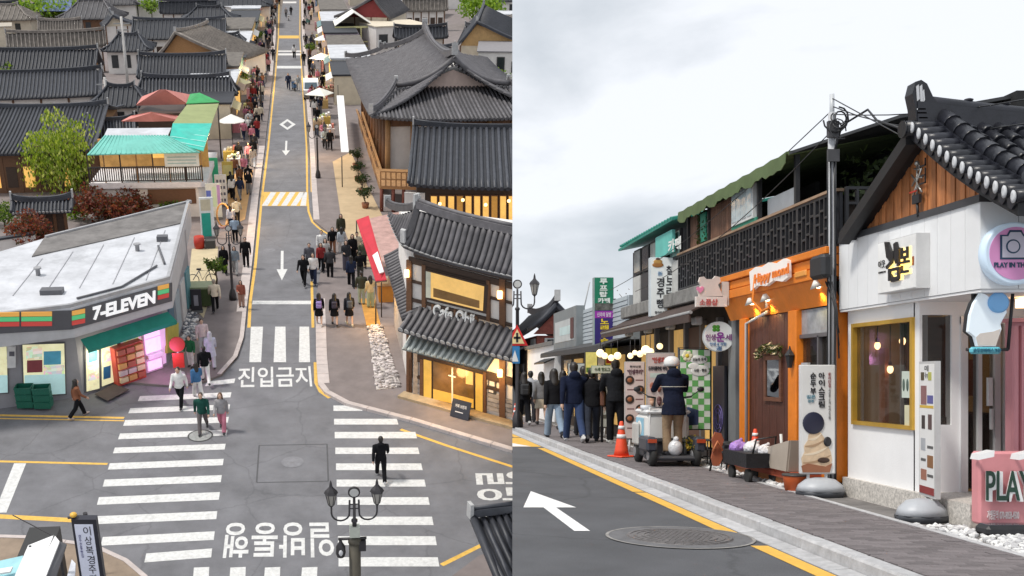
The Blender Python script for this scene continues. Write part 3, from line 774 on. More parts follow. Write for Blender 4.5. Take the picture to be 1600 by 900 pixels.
m.box(pw(254,376,Hs)+V3((-0.25,-0.2,0)),pw(254,376,Hs)+V3((0.25,0.2,0.25)));m.box(pw(80,458,Hs)+V3((-0.4,-0.25,0)),pw(80,458,Hs)+V3((0.5,0.2,0.2)))
seven.part('roof_cable',m,cm((0.1,0.1,0.11),0.5))
def fpanel(px,a,b,o0,o1,mt,name,par=None):
    m=MB();wpanel(m,px,a,b,o0,o1)
    return seven.part(name,m,mt) if par is None else sub2(seven,par,name,m,mt)
sg=fpanel([(-60,490),(112,484.5),(112,514),(-60,524)],F0,F1,0.02,0.06,DARKP,'sign_panel')
sg2=fpanel([(112,484.5),(268,441),(268,470),(112,514)],F1,F2,0.02,0.06,DARKP,'sign_panel')
ORG,GRN,RED=(mat('lit_orange',(0.75,0.38,0.08),0.4,emit=0.25,var=0),mat('lit_green',(0.10,0.55,0.22),0.4,emit=0.2,var=0),mat('lit_red',(0.55,0.06,0.05),0.4,emit=0.2,var=0))
def tri(xa,ya,xb,yb,h,a,b,par,wht=0):
    for k,mt in enumerate((ORG,GRN,RED)):
        f0,f1=k/3+0.02,(k+1)/3-0.02
        fpanel([(xa,ya+h*f0),(xb,yb+h*f0),(xb,yb+h*f1),(xa,ya+h*f1)],a,b,0.06,0.10,mt,'sign_stripe',par)
tri(-40,487,30,486,23,F0,F1,sg);tri(33,486,81,485.5,23,F0,F1,sg);tri(111,485,131,481,23,F1,F2,sg2);tri(245,446,262,442,22,F1,F2,sg2)
nF=V3(((F2-F1).y,-(F2-F1).x,0)).normalized()
o=wallpt(143,500,F1,F2)+nF*0.08;xd=wallpt(240,473,F1,F2)+nF*0.08-o;yd=wallpt(143,479,F1,F2)+nF*0.08-o
m=MB();m.text('7-ELEVEN',o,xd,yd,0,0.035,0.05);sub2(seven,sg2,'lettering',m,mat('lit_white_letters',(0.9,0.9,0.9),0.4,var=0,emit=0.35))
for i in range(5):
    m=MB();a,b=pw(20+i*52,462-i*6,Hs+0.01),pw(66+i*48,404-i*11,Hs+0.01);m.tube([a,b],0.022,4);seven.part('roof_seam',m,mat('roof_seam_grey',(0.33,0.33,0.35),0.7,var=0.2))
for px_ in ((215,392),(60,430)):m=MB();m.lathe(pw(*px_,Hs),[(0.1,0),(0.1,0.3),(0.17,0.3),(0.17,0.36)],10);seven.part('roof_vent',m,cm((0.3,0.3,0.31),0.5))
# front windows and doors
GLOW=mat('store_interior_poster',(0.75,0.72,0.45),0.35,var=0.35,vs=2.2,emit=0.35,ecol=(0.95,0.9,0.55));GOODS=goods('store_shelf_goods',5,(1,1,1.6),0.4)
AQUA=mat('aqua_poster',(0.5,0.75,0.74),0.4,var=0.12,vs=2,emit=0.2,ecol=(0.6,0.9,0.9))
FRAME=cm((0.1,0.1,0.11),0.4)
def win(px,a,b,mt,split=None):
    f=fpanel([(px[0][0]-2,px[0][1]-2),(px[1][0]+2,px[1][1]-2),(px[2][0]+2,px[2][1]+2),(px[3][0]-2,px[3][1]+2)],a,b,0.0,0.06,FRAME,'window')
    fpanel(px,a,b,0.05,0.08,mt,'pane',f);return f
f=win([(-20,535),(10,535),(12,612),(-20,614)],P0,P1,GLOW)
fpanel([(-20,585),(11.5,585),(12,612),(-20,614)],P0,P1,0.08,0.09,AQUA,'poster',f)
f=win([(35,538),(100,536),(102,614),(38,618)],P0,P1,GLOW)
fpanel([(38,585),(101,583),(102,614),(38,617)],P0,P1,0.08,0.09,AQUA,'poster',f)
fpanel([(40,541),(66,540),(66,560),(41,561)],P0,P1,0.08,0.09,GOODS,'shelf',f);fpanel([(68,570),(100,569),(100,583),(68,584)],P0,P1,0.08,0.09,GOODS,'shelf',f)
fpanel([(42,562),(66,561),(66,580),(42,581)],P0,P1,0.08,0.095,cm((0.25,0.05,0.06),0.5),'poster',f)
fpanel([(68,548),(95,547),(95,568),(68,569)],P0,P1,0.08,0.095,cm((0.1,0.42,0.6),0.5),'poster',f)
f=win([(133,538),(152,533),(154,606),(134,611)],P1,P2,GLOW);f2=win([(157,531),(181,524),(182,594),(158,603)],P1,P2,GLOW)
fpanel([(160,535),(180,530),(180,560),(160,566)],P1,P2,0.08,0.09,GOODS,'shelf',f2);fpanel([(135,566),(152,561),(153,590),(136,595)],P1,P2,0.08,0.09,GOODS,'shelf',f)
fpanel([(160,573),(171,570),(171,589),(160,592)],P1,P2,0.08,0.095,cm((0.02,0.12,0.28),0.4),'poster',f2)
fpanel([(137,550),(150,546),(150,562),(137,566)],P1,P2,0.08,0.095,cm((0.1,0.4,0.55),0.4),'poster',f)
f=win([(187,524),(228,512),(230,580),(189,596)],P1,P2,goods('store_red_shelf',7,(1,1,1.5),0.3,1.2))
f=fpanel([(228,518),(256,508),(258,566),(230,580)],P1,P2,0.0,0.09,mat('pink_lit_wall',(0.75,0.5,0.75),0.4,emit=0.35,var=0.1),'window')
# awning
m=MB();a0,a1=wallpt(124,529,P1,P2),wallpt(276,484,P1,P2)
c0,c1,c2,c3=pw(126,530,2.75),pw(262,487,2.75),pw(276,501,2.35),pw(137,546,2.35)
m.prism([c0,c1,c2,c3],(0,0,-0.05));m.slab(c3,c2-c3,(0,0,-0.16),(c3-c0)*0.02);aw=seven.part('awning',m,mat('green_canvas',(0.01,0.21,0.16),0.8,var=0.12,vs=2,bump=0.1))
m=MB();wpanel(m,[(258,509),(276,504),(276,548),(258,552)],P2,P3,0.0,0.1);seven.part('side_panel',m,cm((0.45,0.4,0.06),0.6))
for i in range(4):
    a=P2.lerp(P3,0.15+i*0.22);b=P2.lerp(P3,0.3+i*0.22);d=P3-P2;nn=V3((d.y,-d.x,0)).normalized()
    m=MB();m.slab(a+Z_*0.4,b-a,nn*0.08,Z_*1.9);seven.part('side_window',m,cm([(0.05,0.12,0.18),(0.3,0.36,0.4),(0.5,0.5,0.5),(0.1,0.25,0.28)][i],0.5))
# things on the store's forecourt
def ground_thing(name,label,cat,px,rz=0.0,group=None,w=0.1):return T(name,label,cat,pw(*px,w),FA,rz,group,local=True)
ang=math.atan2((P2-P1).y,(P2-P1).x)
t=ground_thing('snack_rack','red snack rack with rows of goods beside the store door','rack',(209,596),ang)
m=MB();m.box((-0.75,-0.0,0),(0.65,0.5,1.75));t.part('cabinet',m,cm((0.45,0.06,0.04),0.5))
for i in range(3):
    for k in range(5):
        m=MB();m.box((-0.68+i*0.44,-0.12,0.15+k*0.32),(-0.3+i*0.44,0.02,0.37+k*0.32));t.part('goods_box',m,cm(random.choice([(0.6,0.5,0.3),(0.5,0.42,0.4),(0.35,0.1,0.06),(0.55,0.3,0.1)]),0.6))
t=ground_thing('claw_machine','glowing pink claw machine under the green awning','machine',(243,580),ang)
PINKL=mat('pink_glow',(0.85,0.6,0.85),0.4,emit=0.6,ecol=(1.0,0.62,0.95),var=0.15,vs=3)
m=MB();m.cbox((-0.45,0,0),(0.45,0.6,1.95),0.04);t.part('cabinet',m,cm((0.7,0.55,0.7),0.4))
m=MB();m.box((-0.4,-0.03,0.95),(0.4,0.02,1.6));t.part('lit_case',m,PINKL);m=MB();m.box((-0.4,-0.03,1.65),(0.4,0.02,1.9));t.part('header',m,PINKL)
m=MB();m.box((-0.36,-0.02,0.12),(0.36,0.02,0.55));t.part('lower_panel',m,PINKL);m=MB();m.box((-0.4,-0.2,0.72),(0.4,0.0,0.9));t.part('console',m,cm((0.8,0.75,0.85),0.4))
m=MB();a,b,c,d=pw(148,616,.12),pw(178,600,.12),pw(202,609,.12),pw(168,627,.12);m.prism([a,b,c,d],Z_*0.02);single('door_mat','dark brown mat in front of the store door','mat',m,cm((0.07,0.055,0.05),0.95,bump=0.6,bs=60),(a+c)/2,FA)
GCR=mat('green_crate_plastic',(0.01,0.12,0.08),0.45,var=0.1)
def crate(px,nlayers,label):
    t0=pw(*px,0.1)
    for k in range(nlayers):
        t=T('crate',label[k],'crate',t0+Z_*(k*0.31),FA,random.uniform(-0.08,0.08),'green crates before the store',local=True);m=MB()
        w,d,h=0.33,0.24,0.3
        for s in (-1,1):
            m.box((-w,s*d-0.015,0.05),(w,s*d+0.015,h));m.box((s*w-0.015,-d+0.02,0.05),(s*w+0.015,d-0.02,h))
        m.box((-w,-d,0),(w,d,0.045));t.part('body',m,GCR)
        m=MB()
        for j in range(5):m.box((-w+0.06+j*0.13,-d-0.03,0.03),(-w+0.1+j*0.13,-d-0.01,h-0.02))
        m.box((-w-0.02,-d-0.03,h-0.05),(w+0.02,-d-0.012,h));t.part('rib',m,GCR)
crate((42,634),3,['bottom green crate of the plain pile beside the cardboard','middle green crate of the plain pile beside the cardboard','top green crate of the plain pile beside the cardboard'])
crate((69,635),3,['bottom green crate of the pile right of its twin pile','middle green crate of the pile right of its twin pile','top green crate of the pile right of its twin pile'])
for k,x in enumerate((1,17)):
    t=T('cardboard_box',['tan cardboard box at the left picture edge by the store wall','tan cardboard box leaning next to the green crates'][k],'box',pw(x,629,0.1),FA,0.1*k,local=True);m=MB()
    m.cbox((-0.22,-0.12,0),(0.22,0.15,0.82-0.05*k),0.01);t.part('box_body',m,mat('cardboard',(0.42,0.27,0.14),0.9,var=0.1,rnd=0.1));m=MB();m.box((-0.03,-0.125,0.1),(0.03,-0.118,0.75));t.part('tape',m,cm((0.5,0.38,0.22),0.4))
t=ground_thing('red_post','red round headed sign stand on the pavement by the store','sign',(281,585));m=MB();m.tube([(0,0,0.05),(0,0,1.35)],0.05,8);m.lathe((0,0,0),[(0.25,0),(0.22,0.08),(0.05,0.1)],14);t.part('pole',m,cm((0.4,0.4,0.4),0.5))
RDP=cm((0.42,0.03,0.015),0.5);m=MB();m.lathe((0,0.05,1.45),[(0.34,0),(0.34,0.1)],20,axis=(0,-1,0));t.part('disc',m,RDP);m=MB();m.box((-0.25,-0.06,0.35),(0.25,0.02,1.05));t.part('panel',m,RDP)
t=ground_thing('wall_meter','grey meter box on the store wall between its windows','box',(19,628));t.o.location=t.o.location;m=MB();q=wallpt(17,555,P0,P1);
bx=MB();wpanel(bx,[(11,537),(24,537),(24,570),(11,571)],P0,P1,0.06,0.3);t2=t;t.inv=Matrix.Translation(pw(19,628,0.1)).inverted();t.part('casing',bx,cm((0.6,0.6,0.6),0.5))
bx=MB();wpanel(bx,[(14,545),(22,545),(22,552),(14,552)],P0,P1,0.3,0.32);t.part('screen',bx,cm((0.1,0.1,0.12),0.3))
t.o.name='cash_terminal';SIDE['cash_terminal'] ='A'
# ---------------------------------------------------------------- left side of the old street
G_='tiled roof houses of the old town'
hanok('dark tiled house behind the willow with amber lit windows below its eave',(-70,243),(146,238),3.0,168,4.7,34,'slate',mode='parts',lit=True,wall=TIMBER,bays=7,rr=0.085)
hanok('long dark tiled house with the higher ridge left of the narrow alley',(-80,113),(148,112),3.4,78,5.3,40,'slate',gable=TIMBERL)
hanok('dark tiled house in front of the long one, right by the white flat roof',(-80,158),(158,150),3.0,113,4.6,40,'slate',gable=TIMBERL)
hanok('weathered pale tiled house beyond the long dark roofs',(12,77),(166,72),3.2,52,4.9,24,'old')
hanok('dark tiled house with pale wall below the brown gabled roof',(214,124),(352,122),3.2,87,5.0,26,'slate')
hanok('dark tiled house directly behind the pink canopy roofs',(208,152),(372,150),2.9,121,4.4,30,'slate',hip=0.08)
hanok('dark tiled house beyond the brown gabled roof with white wall strip',(204,62),(352,60),3.0,31,4.9,24,'slate')
hanok('brown old tiled house turning its honey timber gable to the viewer',(236,82),(270,88),3.0,62,5.6,16,'old',gable=TIMBERL,rx=311,bays=3) if False else None
# gable turned to the viewer
def gable_front(label,apex,Lf,Rf,he,hr,depth,n,tl,gm,wall=PLASTER,mode='stuff',name='hanok_house',sag=0.18,group=G_,rr=0.085,over=0.5,skirt=None,ends=None):
    """house whose ridge runs away from the viewer; Lf, Rf sight lines to the near eave corners at height he"""
    e0,e1=pw(*Lf,he),pw(*Rf,he);ax=(e1-e0);W=ax.length;ax.normalize();ay=V3((-ax.y,ax.x,0))
    k=(pw(*apex,hr)-e0).dot(ax)/W;k=min(0.75,max(0.25,k));a0=e0.lerp(e1,k);a0.z=hr
    t=T(name,label,'house',(a0.x,a0.y,0),FA,math.atan2(ax.y,ax.x),group)
    b0,b1=e0+ay*depth,e1+ay*depth
    slope(t,b0,e0,(a0-e0),n,tl,mode,sag,0.1,rr=rr,ends=ends);slope(t,e1,b1,(a0-e1),n,tl,'stuff',sag,0.1,rr=rr,ends=ends)
    ridge(t,a0+ay*depth,a0,0.18,mt=TL[tl][0])
    for e in (e0,e1):
        P=[a0.lerp(e,i/7)+V3((0,0,-sag*math.sin(math.pi*i/7)+0.12+0.14*max(0,i/7-0.5))) for i in range(8)]
        m=MB();m.tube(P,0.14,6);m.tube([p-V3((0,0,0.16))-ay*0.05 for p in P],0.09,4);t.part('verge_ridge',m,TL[tl][0])
    g0,g1=e0+ax*over+ay*0.45,e1-ax*over+ay*0.45;hw=he+0.15
    m=MB();m.prism([V3((g0.x,g0.y,hw)),V3((g1.x,g1.y,hw)),V3((a0.x,a0.y,hr-0.3))+ay*0.45],ay*0.1);t.part('gable',m,gm)
    m=MB();q=V3((g0.x,g0.y,0));m.slab(q+ay*0.05,ax*(W-2*over),ay*(depth-0.8),Z_*hw);t.part('wall',m,wall)
    for i in range(4):
        m=MB();m.slab(q+ax*((W-2*over)*i/3-0.08),ax*0.16,ay*0.1,Z_*hw);t.part('post',m,TIMBER)
    return t,e0,e1,a0,ax,ay
gable_front('brown old tiled house turning its honey timber gable to the viewer',(311,40),(244,90),(378,95),3.0,5.8,9,18,'old',TIMBERL)
gable_front('small dark hip house peeking above the weathered pale roof by the alley',(178,27),(160,44),(222,42),3.0,4.6,6,10,'slate',CREAM)
def hipped(label,c,w,d,he,hr,tl='slate',rz=0.0,wall=PLASTER,group=G_,n=14):
    """small hipped house centred on ground sight line c"""
    p=pw(*c);t=T('hanok_house',label,'house',p,FA,rz,group,local=True)
    hx,hy=w/2,d/2;up=hy
    slope(t,(-hx,-hy,he),(hx,-hy,he),(0,hy,hr-he),n,tl,'stuff',0.12,0.12,0.3,0.3)
    slope(t,(hx,hy,he),(-hx,hy,he),(0,-hy,hr-he),n,tl,'stuff',0.12,0.12,0.3,0.3)
    slope(t,(-hx,hy,he),(-hx,-hy,he),(w*0.3,0,hr-he),n,tl,'stuff',0.12,0.12,0.5,0.5);slope(t,(hx,-hy,he),(hx,hy,he),(-w*0.3,0,hr-he),n,tl,'stuff',0.12,0.12,0.5,0.5)
    ridge(t,(-w*0.2,0,hr),(w*0.2,0,hr),0.16,mt=TL[tl][0])
    for sx in (-1,1):
        for sy in (-1,1):m=MB();m.tube([(sx*w*0.2,0,hr+0.08),(sx*w*0.36,sy*d*0.3,he+(hr-he)*0.36),(sx*hx,sy*hy,he+0.25)],0.11,6);t.part('hip_ridge',m,TL[tl][0])
    m=MB();m.box((-hx+0.6,-hy+0.6,0),(hx-0.6,hy-0.6,he+0.1));t.part('wall',m,wall)
    for i in (-1,0,1):m=MB();m.box((i*w*0.25-0.4,-hy+0.55,0.8),(i*w*0.25+0.4,-hy+0.62,he-0.5));t.part('window',m,GLASSD)
    return t
hipped('far dark hipped house at the top left beside the street shops',(330,66),9,7,3.2,5.0)
hipped('far dark hipped house with pale walls left of the top of the street',(378,40),11,8,3.4,5.4)
hipped('far grey house with brown walls at the top left picture corner',(14,62),10,8,3.2,5.0,'old',wall=CREAM)
hipped('far dark house behind the round green tree at top left',(112,38),13,7,3.2,5.0)
block('far white house with two dark windows near the top of the hillside','town_house','house',(218,34),(318,31),4.4,8,PLASTER,ROOFW,[(0.12,0.27,0.4,0.75),(0.55,0.68,0.4,0.75)],group='flat roofed town houses')
t=block('far house with blue solar panels on its pale roof','town_house','house',(40,30),(112,29),3.6,9,CREAM,cm((0.45,0.45,0.47),0.6),[(0.2,0.4,0.3,0.7)],group='flat roofed town houses')
for i in range(3):
    q=pw(62+i*13,18,3.8);m=MB();m.slab(q,(2.1,0,0),(0,2.8,1.3),(0,-0.05,0.1));t.part('solar_panel',m,mat('solar_blue',(0.12,0.16,0.3),0.2,var=0.2))
block('far pale block with flat roof left of the street top','town_house','house',(352,22),(402,20),4.5,8,PLASTER,cm((0.3,0.3,0.32),0.7),[(0.3,0.6,0.35,0.7)],group='flat roofed town houses')
block('far white house with small window beside the dark roof by the street','town_house','house',(376,48),(402,46),3.4,5,PLASTER,ROOFW,[(0.2,0.7,0.4,0.75)],group='flat roofed town houses')
block('far cream house strip at the very left under the hipped roof','town_house','house',(-30,78),(22,76),3.0,5,CREAM,cm((0.4,0.36,0.3),0.8),[(0.3,0.6,0.35,0.7)],group='flat roofed town houses')
block('white flat canopy roof with teal front edge left of the orange gable','canopy_hut','hut',(12,190),(122,188),3.0,5.6,cm((0.72,0.75,0.76),0.5),cm((0.62,0.75,0.78),0.4),[(0.05,0.3,0.2,0.7)])
tl_=[o for o in SC.objects if o.get('label','').startswith('white flat canopy roof')][0]
q0,q1=pw(12,190),pw(122,188);m=MB();m.slab(V3((q0.x-0.2,q0.y-0.22,2.82)),V3((q1.x-q0.x+0.4,q1.y-q0.y,0)),(0,0.06,0),(0,0,0.28))
o=bpy.data.objects.new('roof_edge',m.mesh('roof_edge',cm((0.03,0.3,0.34),0.5),(FA.inverted() @ tl_.matrix_world).inverted()));COL.objects.link(o);o.parent=tl_
t=hanok('small low outbuilding with pale ribbed roof below the willow',(18,334),(112,330),2.2,314,2.7,16,'slate',mode='parts',wall=TIMBERD,bays=4,rr=0.07,lift=0.0,sag=0.02,far=True,ends=MORTAR)
# ---- green and pink canopy cafe
t=T('rooftop_cafe','two storey cafe with teal canopy roof and dark balcony rail','cafe',pw(225,355),FA)
zb=2.5
C0,C1=pw(139,287,zb),pw(318,284,zb);ax=(C1-C0);Wc=ax.length;ax.normalize();ay=V3((-ax.y,ax.x,0))
m=MB();m.slab(V3((C0.x,C0.y,0))+ay*0.25,ax*Wc,ay*8.5,Z_*(zb-0.36));t.part('wall',m,PLASTER)
m=MB();m.slab(C0-Z_*0.36,ax*(Wc+0.2),ay*8.8,Z_*0.36);t.part('floor_slab',m,cm((0.72,0.68,0.68),0.8,dirt=0.15))
m=MB();m.slab(V3((C0.x,C0.y,1.0))+ay*0.2+ax*Wc*0.5,ax*Wc*0.42,ay*0.08,Z_*1.0);t.part('brown_shutter',m,TIMBER)
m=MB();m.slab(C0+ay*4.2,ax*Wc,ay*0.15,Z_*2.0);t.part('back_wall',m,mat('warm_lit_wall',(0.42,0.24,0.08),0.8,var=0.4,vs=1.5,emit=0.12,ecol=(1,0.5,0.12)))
m=MB();m.slab(C0+ay*4.1+ax*(Wc*0.48)+Z_*0.7,ax*(Wc*0.22),ay*0.08,Z_*1.1);t.part('lit_window',m,LITWARM)
for i in range(8):
    p=C0+ax*(Wc*i/7)*0.985+ay*0.1;m=MB();m.slab(p,ax*0.08,ay*0.08,Z_*2.15);t.part('post',m,TIMBERL if i % 2 else TIMBERD)
RAILM=cm((0.03,0.025,0.025),0.5)
m=MB();m.slab(C0+ay*0.03+Z_*0.98,ax*Wc,ay*0.07,Z_*0.08);m.slab(C0+ay*0.03+Z_*0.1,ax*Wc,ay*0.05,Z_*0.06);rl=t.part('rail',m,RAILM)
for i in range(52):
    m=MB();m.slab(C0+ax*(Wc*(i+0.5)/52)+ay*0.05+Z_*0.12,ax*0.06,ay*0.04,Z_*0.88);sub2(t,rl,'baluster',m,RAILM)
m=MB();m.slab(C0+ax*(Wc*0.675)+ay*0.02+Z_*1.02,ax*(Wc*0.3),ay*0.04,Z_*0.85);bn=t.part('banner',m,cm((0.68,0.72,0.7),0.7))
m=MB()
for k in range(3):m.slab(C0+ax*(Wc*0.70)+ay*0.005+Z_*(1.2+k*0.2),ax*(Wc*0.25),ay*0.01,Z_*0.07)
sub2(t,bn,'lettering',m,cm((0.35,0.5,0.5),0.7))
TEAL=mat('teal_sheet_roof',(0.16,0.50,0.43),0.35,var=0.15,vs=1.2,dirt=0.15)
TEALD=mat('deep_teal_sheet',(0.02,0.48,0.38),0.35,var=0.18,vs=1.2)
PINKR=mat('pink_canvas',(0.56,0.21,0.18),0.75,var=0.12,vs=1,bump=0.1)
OLIVE=mat('olive_canvas',(0.28,0.32,0.14),0.8,var=0.12,vs=1)
def sheet(t,px,mt,name,th=0.06,ribs=0,rm=None):
    P=[pw(*q) for q in px];m=MB();m.prism(P,Z_*th);o=t.part(name,m,mt)
    if ribs:
        for i in range(ribs):
            a,b=P[0].lerp(P[1],(i+0.5)/ribs),P[3].lerp(P[2],(i+0.5)/ribs);m=MB();m.tube([a+Z_*(th+0.02),b+Z_*(th+0.02)],0.035,4);sub2(t,o,'sheet_rib',m,rm or mt)
    return o
sheet(t,[(136,243,4.5),(313,239,4.5),(262,213,5.3),(163,213,5.3)],TEAL,'canopy_roof',ribs=22)
sheet(t,[(264,222,5.0),(318,237,4.6),(331,194,5.3),(270,194,5.6)],TEALD,'canopy_roof',ribs=0)
for k in range(5):sheet(t,[(264+k*1.5,220-k*6,5.08+k*0.1),(319+k*2.5,231-k*8.5,4.72+k*0.13),(319.2+k*2.5,230-k*8.5,4.73+k*0.13),(264+k*1.5,219-k*6,5.09+k*0.1)],cm((0.3,0.65,0.58),0.4),'sheet_seam',0.04)
sheet(t,[(163,213,5.25),(262,213,5.25),(268,201,5.4),(168,202,5.4)],ROOFW,'white_roof',ribs=0)
sheet(t,[(270,194,5.6),(331,194,5.3),(342,163,5.5),(292,165,5.7)],OLIVE,'canopy_roof')
t2=T('canopy_shelter','pink canvas peaked canopy nearest behind the white roof strip','canopy',pw(240,230),FA)
sheet(t2,[(190,190,4.6),(240,190,4.9),(236,176,5.6),(205,182,4.8)],PINKR,'canvas');sheet(t2,[(240,190,4.9),(282,189,4.6),(278,182,4.8),(236,176,5.6)],PINKR,'canvas')
for q in ((192,190),(280,189)):a=pw(q[0],q[1],4.6);m=MB();m.tube([V3((a.x,a.y,0)),a],0.06,6);t2.part('post',m,RAILM)
t2=T('canopy_shelter','larger pink canvas hipped canopy with green tarp edge behind','canopy',pw(255,205),FA)
sheet(t2,[(213,165,4.6),(292,163,4.6),(258,141,5.8),(250,141,5.8)],PINKR,'canvas');sheet(t2,[(292,163,4.6),(298,149,4.8),(258,141,5.8)],PINKR,'canvas');sheet(t2,[(213,165,4.6),(250,141,5.8),(222,152,4.9)],PINKR,'canvas')
sheet(t2,[(291,163,4.62),(343,160,4.6),(312,146,5.1),(297,148,5.0)],mat('green_tarp',(0.03,0.32,0.09),0.5,var=0.2,vs=2),'green_tarp')
for q in ((215,165),(290,163),(340,160)):a=pw(q[0],q[1],4.6);m=MB();m.tube([V3((a.x,a.y,0)),a],0.06,6);t2.part('post',m,RAILM)
m=MB();a,b,c,d=pw(215,184,4),pw(290,180,4),pw(296,160,4),pw(222,165,4);m.prism([V3((q.x,q.y,0)) for q in (a,b,c,d)],Z_*4.2);t2.part('wall',m,TIMBERD)
# yard wall and walls near the willow
m=MB();a,b=pw(-70,302),pw(60,298);d=b-a;m.slab(a,d,(0,0.35,0),Z_*1.3);t=T('stone_wall','low pale stone yard wall in front of the amber windows','wall',a,FA);t.part('wall_body',m,STONEW)
m=MB();m.slab(a-V3((0,0.08,-1.3)),d,(0,0.5,0),Z_*0.14);t.part('coping',m,mat('coping',(0.4,0.38,0.36),0.9,var=0.2))
m=MB();m.poly(flat([pw(-60,360),pw(60,352),pw(150,330),pw(140,285),pw(-60,310)],0.02));struct('yard_ground',m,mat('yard_gravel',(0.34,0.34,0.37),0.95,var=0.25,vs=2),FA)
# ---- trees and shrubs
BARK=wood('bark',(0.1,0.075,0.055),rough=0.95)
def leafm(c):
    n_='leaf_%d_%d_%d' % tuple(int(v*1000) for v in c)
    if n_ in MATS:return MATS[n_]
    m=mat(n_,c,0.6,var=0.3,vs=1.2);t=m.node_tree;pb_=t.nodes['Principled BSDF'];tr=t.nodes.new('ShaderNodeBsdfTranslucent');mx_=t.nodes.new('ShaderNodeMixShader');mx_.inputs[0].default_value=0.4
    tr.inputs[0].default_value=(min(1,c[0]*1.9),min(1,c[1]*1.8),c[2],1);t.links.new(pb_.outputs[0],mx_.inputs[1]);t.links.new(tr.outputs[0],mx_.inputs[2]);t.links.new(mx_.outputs[0],t.nodes['Material Output'].inputs[0]);return m
def tree(name,label,cat,base,hgt,crad,cols,nleaf=1500,ls=0.16,trunk=0.15,F=FA,cz=None,limbs=7,group=None,droop=0.0,squash=0.8):
    t=T(name,label,cat,base,F,0,group,local=True);m=MB()
    cz=hgt-crad*squash if cz is None else cz
    top=V3((random.uniform(-.2,.2),random.uniform(-.2,.2),cz))
    m.tube([(0,0,-0.1),top*0.4+V3((0.06,0,0)),top],[trunk,trunk*0.75,trunk*0.45],8);tips=[]
    for i in range(limbs):
        a=i*2.399;l=crad*random.uniform(0.55,0.85);s=top*random.uniform(0.45,0.95)
        e=V3((math.cos(a)*l,math.sin(a)*l,cz+random.uniform(-0.4,0.55)*crad*squash));mid=s.lerp(e,0.5)+V3((0,0,0.12*crad))
        m.tube([s,mid,e],[trunk*0.4,trunk*0.25,trunk*0.1],6);tips += [e,mid]
    t.part('trunk',m,BARK);lm=MB();K=len(cols)
    cl=[(tp+V3((random.uniform(-.2,.2),random.uniform(-.2,.2),random.uniform(-.1,.3)))*crad*0.4,random.uniform(0.3,0.5)*crad) for tp in tips]+[(V3((0,0,cz+crad*squash*0.5)),crad*0.5),(V3((0,0,cz)),crad*0.6)]
    for i in range(nleaf):
        c,r=random.choice(cl);d=V3((random.gauss(0,1),random.gauss(0,1),random.gauss(0,1)));d.normalize()
        k=r*random.uniform(0.55,1.0);p=c+V3((d.x*k,d.y*k,d.z*k*squash));p.z -= droop*random.random()*random.random()*crad*(1 if d.z < 0.3 else 0.2)
        u=V3((random.gauss(0,1),random.gauss(0,1),random.gauss(0,1))).normalized();w=u.cross(V3((random.gauss(0,1),random.gauss(0,1),random.gauss(0,1)))).normalized()
        if droop:u=(u*0.5-Z_).normalized();w=u.cross(w).normalized()
        s=ls*random.uniform(0.6,1.3);v=p+u*s*(1.9 if droop else 1.3)
        lm.poly([p,p.lerp(v,0.5)+w*s*0.45,v,p.lerp(v,0.5)-w*s*0.45],random.randrange(K))
    t.part('crown',lm,[leafm(c) for c in cols]);return t
GREENS=[(0.10,0.17,0.02),(0.06,0.12,0.015),(0.15,0.22,0.03),(0.04,0.08,0.012)];WILLOW=[(0.24,0.33,0.03),(0.18,0.27,0.02),(0.32,0.40,0.06),(0.12,0.19,0.02),(0.42,0.46,0.16)]
tree('willow_tree','tall bright green willow beside the dark tiled house','tree',pw(98,305),6.6,2.45,WILLOW,4600,0.15,0.2,droop=1.0,squash=1.25,limbs=14)
BRIGHT=[(0.16,0.27,0.02),(0.10,0.19,0.015),(0.22,0.33,0.04)]
tree('round_tree','wide bright green tree at the top left among far roofs','tree',pw(78,54),6.0,5.0,BRIGHT,2200,0.42,0.25,group='trees among the far roofs',squash=0.5)
tree('round_tree','small bright green tree right of the wide one at top left','tree',pw(148,46),4.4,2.6,BRIGHT,1200,0.36,0.2,group='trees among the far roofs')
tree('round_tree','bright green tree above the roofs at the top right of the street view','tree',pw(752,42),6.6,4.2,BRIGHT,2200,0.4,0.25,group='trees among the far roofs')
tree('round_tree','dull green tree behind the white pergola','tree',pw(640,45),4.8,3.6,GREENS,1500,0.4,0.2,group='trees among the far roofs')
tree('round_tree','low yellow green tree at the right edge beside the tan gable','tree',pw(788,75),4.2,3.0,BRIGHT,1200,0.36,0.2,group='trees among the far roofs')
REDS=[(0.16,0.035,0.02),(0.10,0.022,0.016),(0.22,0.07,0.04),(0.07,0.05,0.02)]
tree('maple_shrub','dark red maple bush left of the white store roof','shrub',pw(52,400),2.9,1.6,REDS,1500,0.16,0.08,group='red maple bushes')
tree('maple_shrub','dark red maple bush below the cafe balcony on its left part','shrub',pw(152,352),2.5,1.9,REDS,2600,0.17,0.08,group='red maple bushes')
tree('maple_shrub','dark red maple bush below the cafe balcony, nearer its middle','shrub',pw(202,346),2.4,1.8,REDS,2400,0.17,0.08,group='red maple bushes')
tree('garden_shrub','round green garden bush beside the low ribbed outbuilding','shrub',pw(118,345),1.3,0.9,BRIGHT,700,0.13,0.06,group='green garden bushes')
tree('garden_shrub','green bush at the left picture edge under the outbuilding','shrub',pw(8,356),1.8,1.2,GREENS,800,0.14,0.06,group='green garden bushes')
tree('garden_shrub','low green bush between the balcony wall and the store roof','shrub',pw(262,345),1.4,1.0,GREENS,700,0.14,0.06,group='green garden bushes')
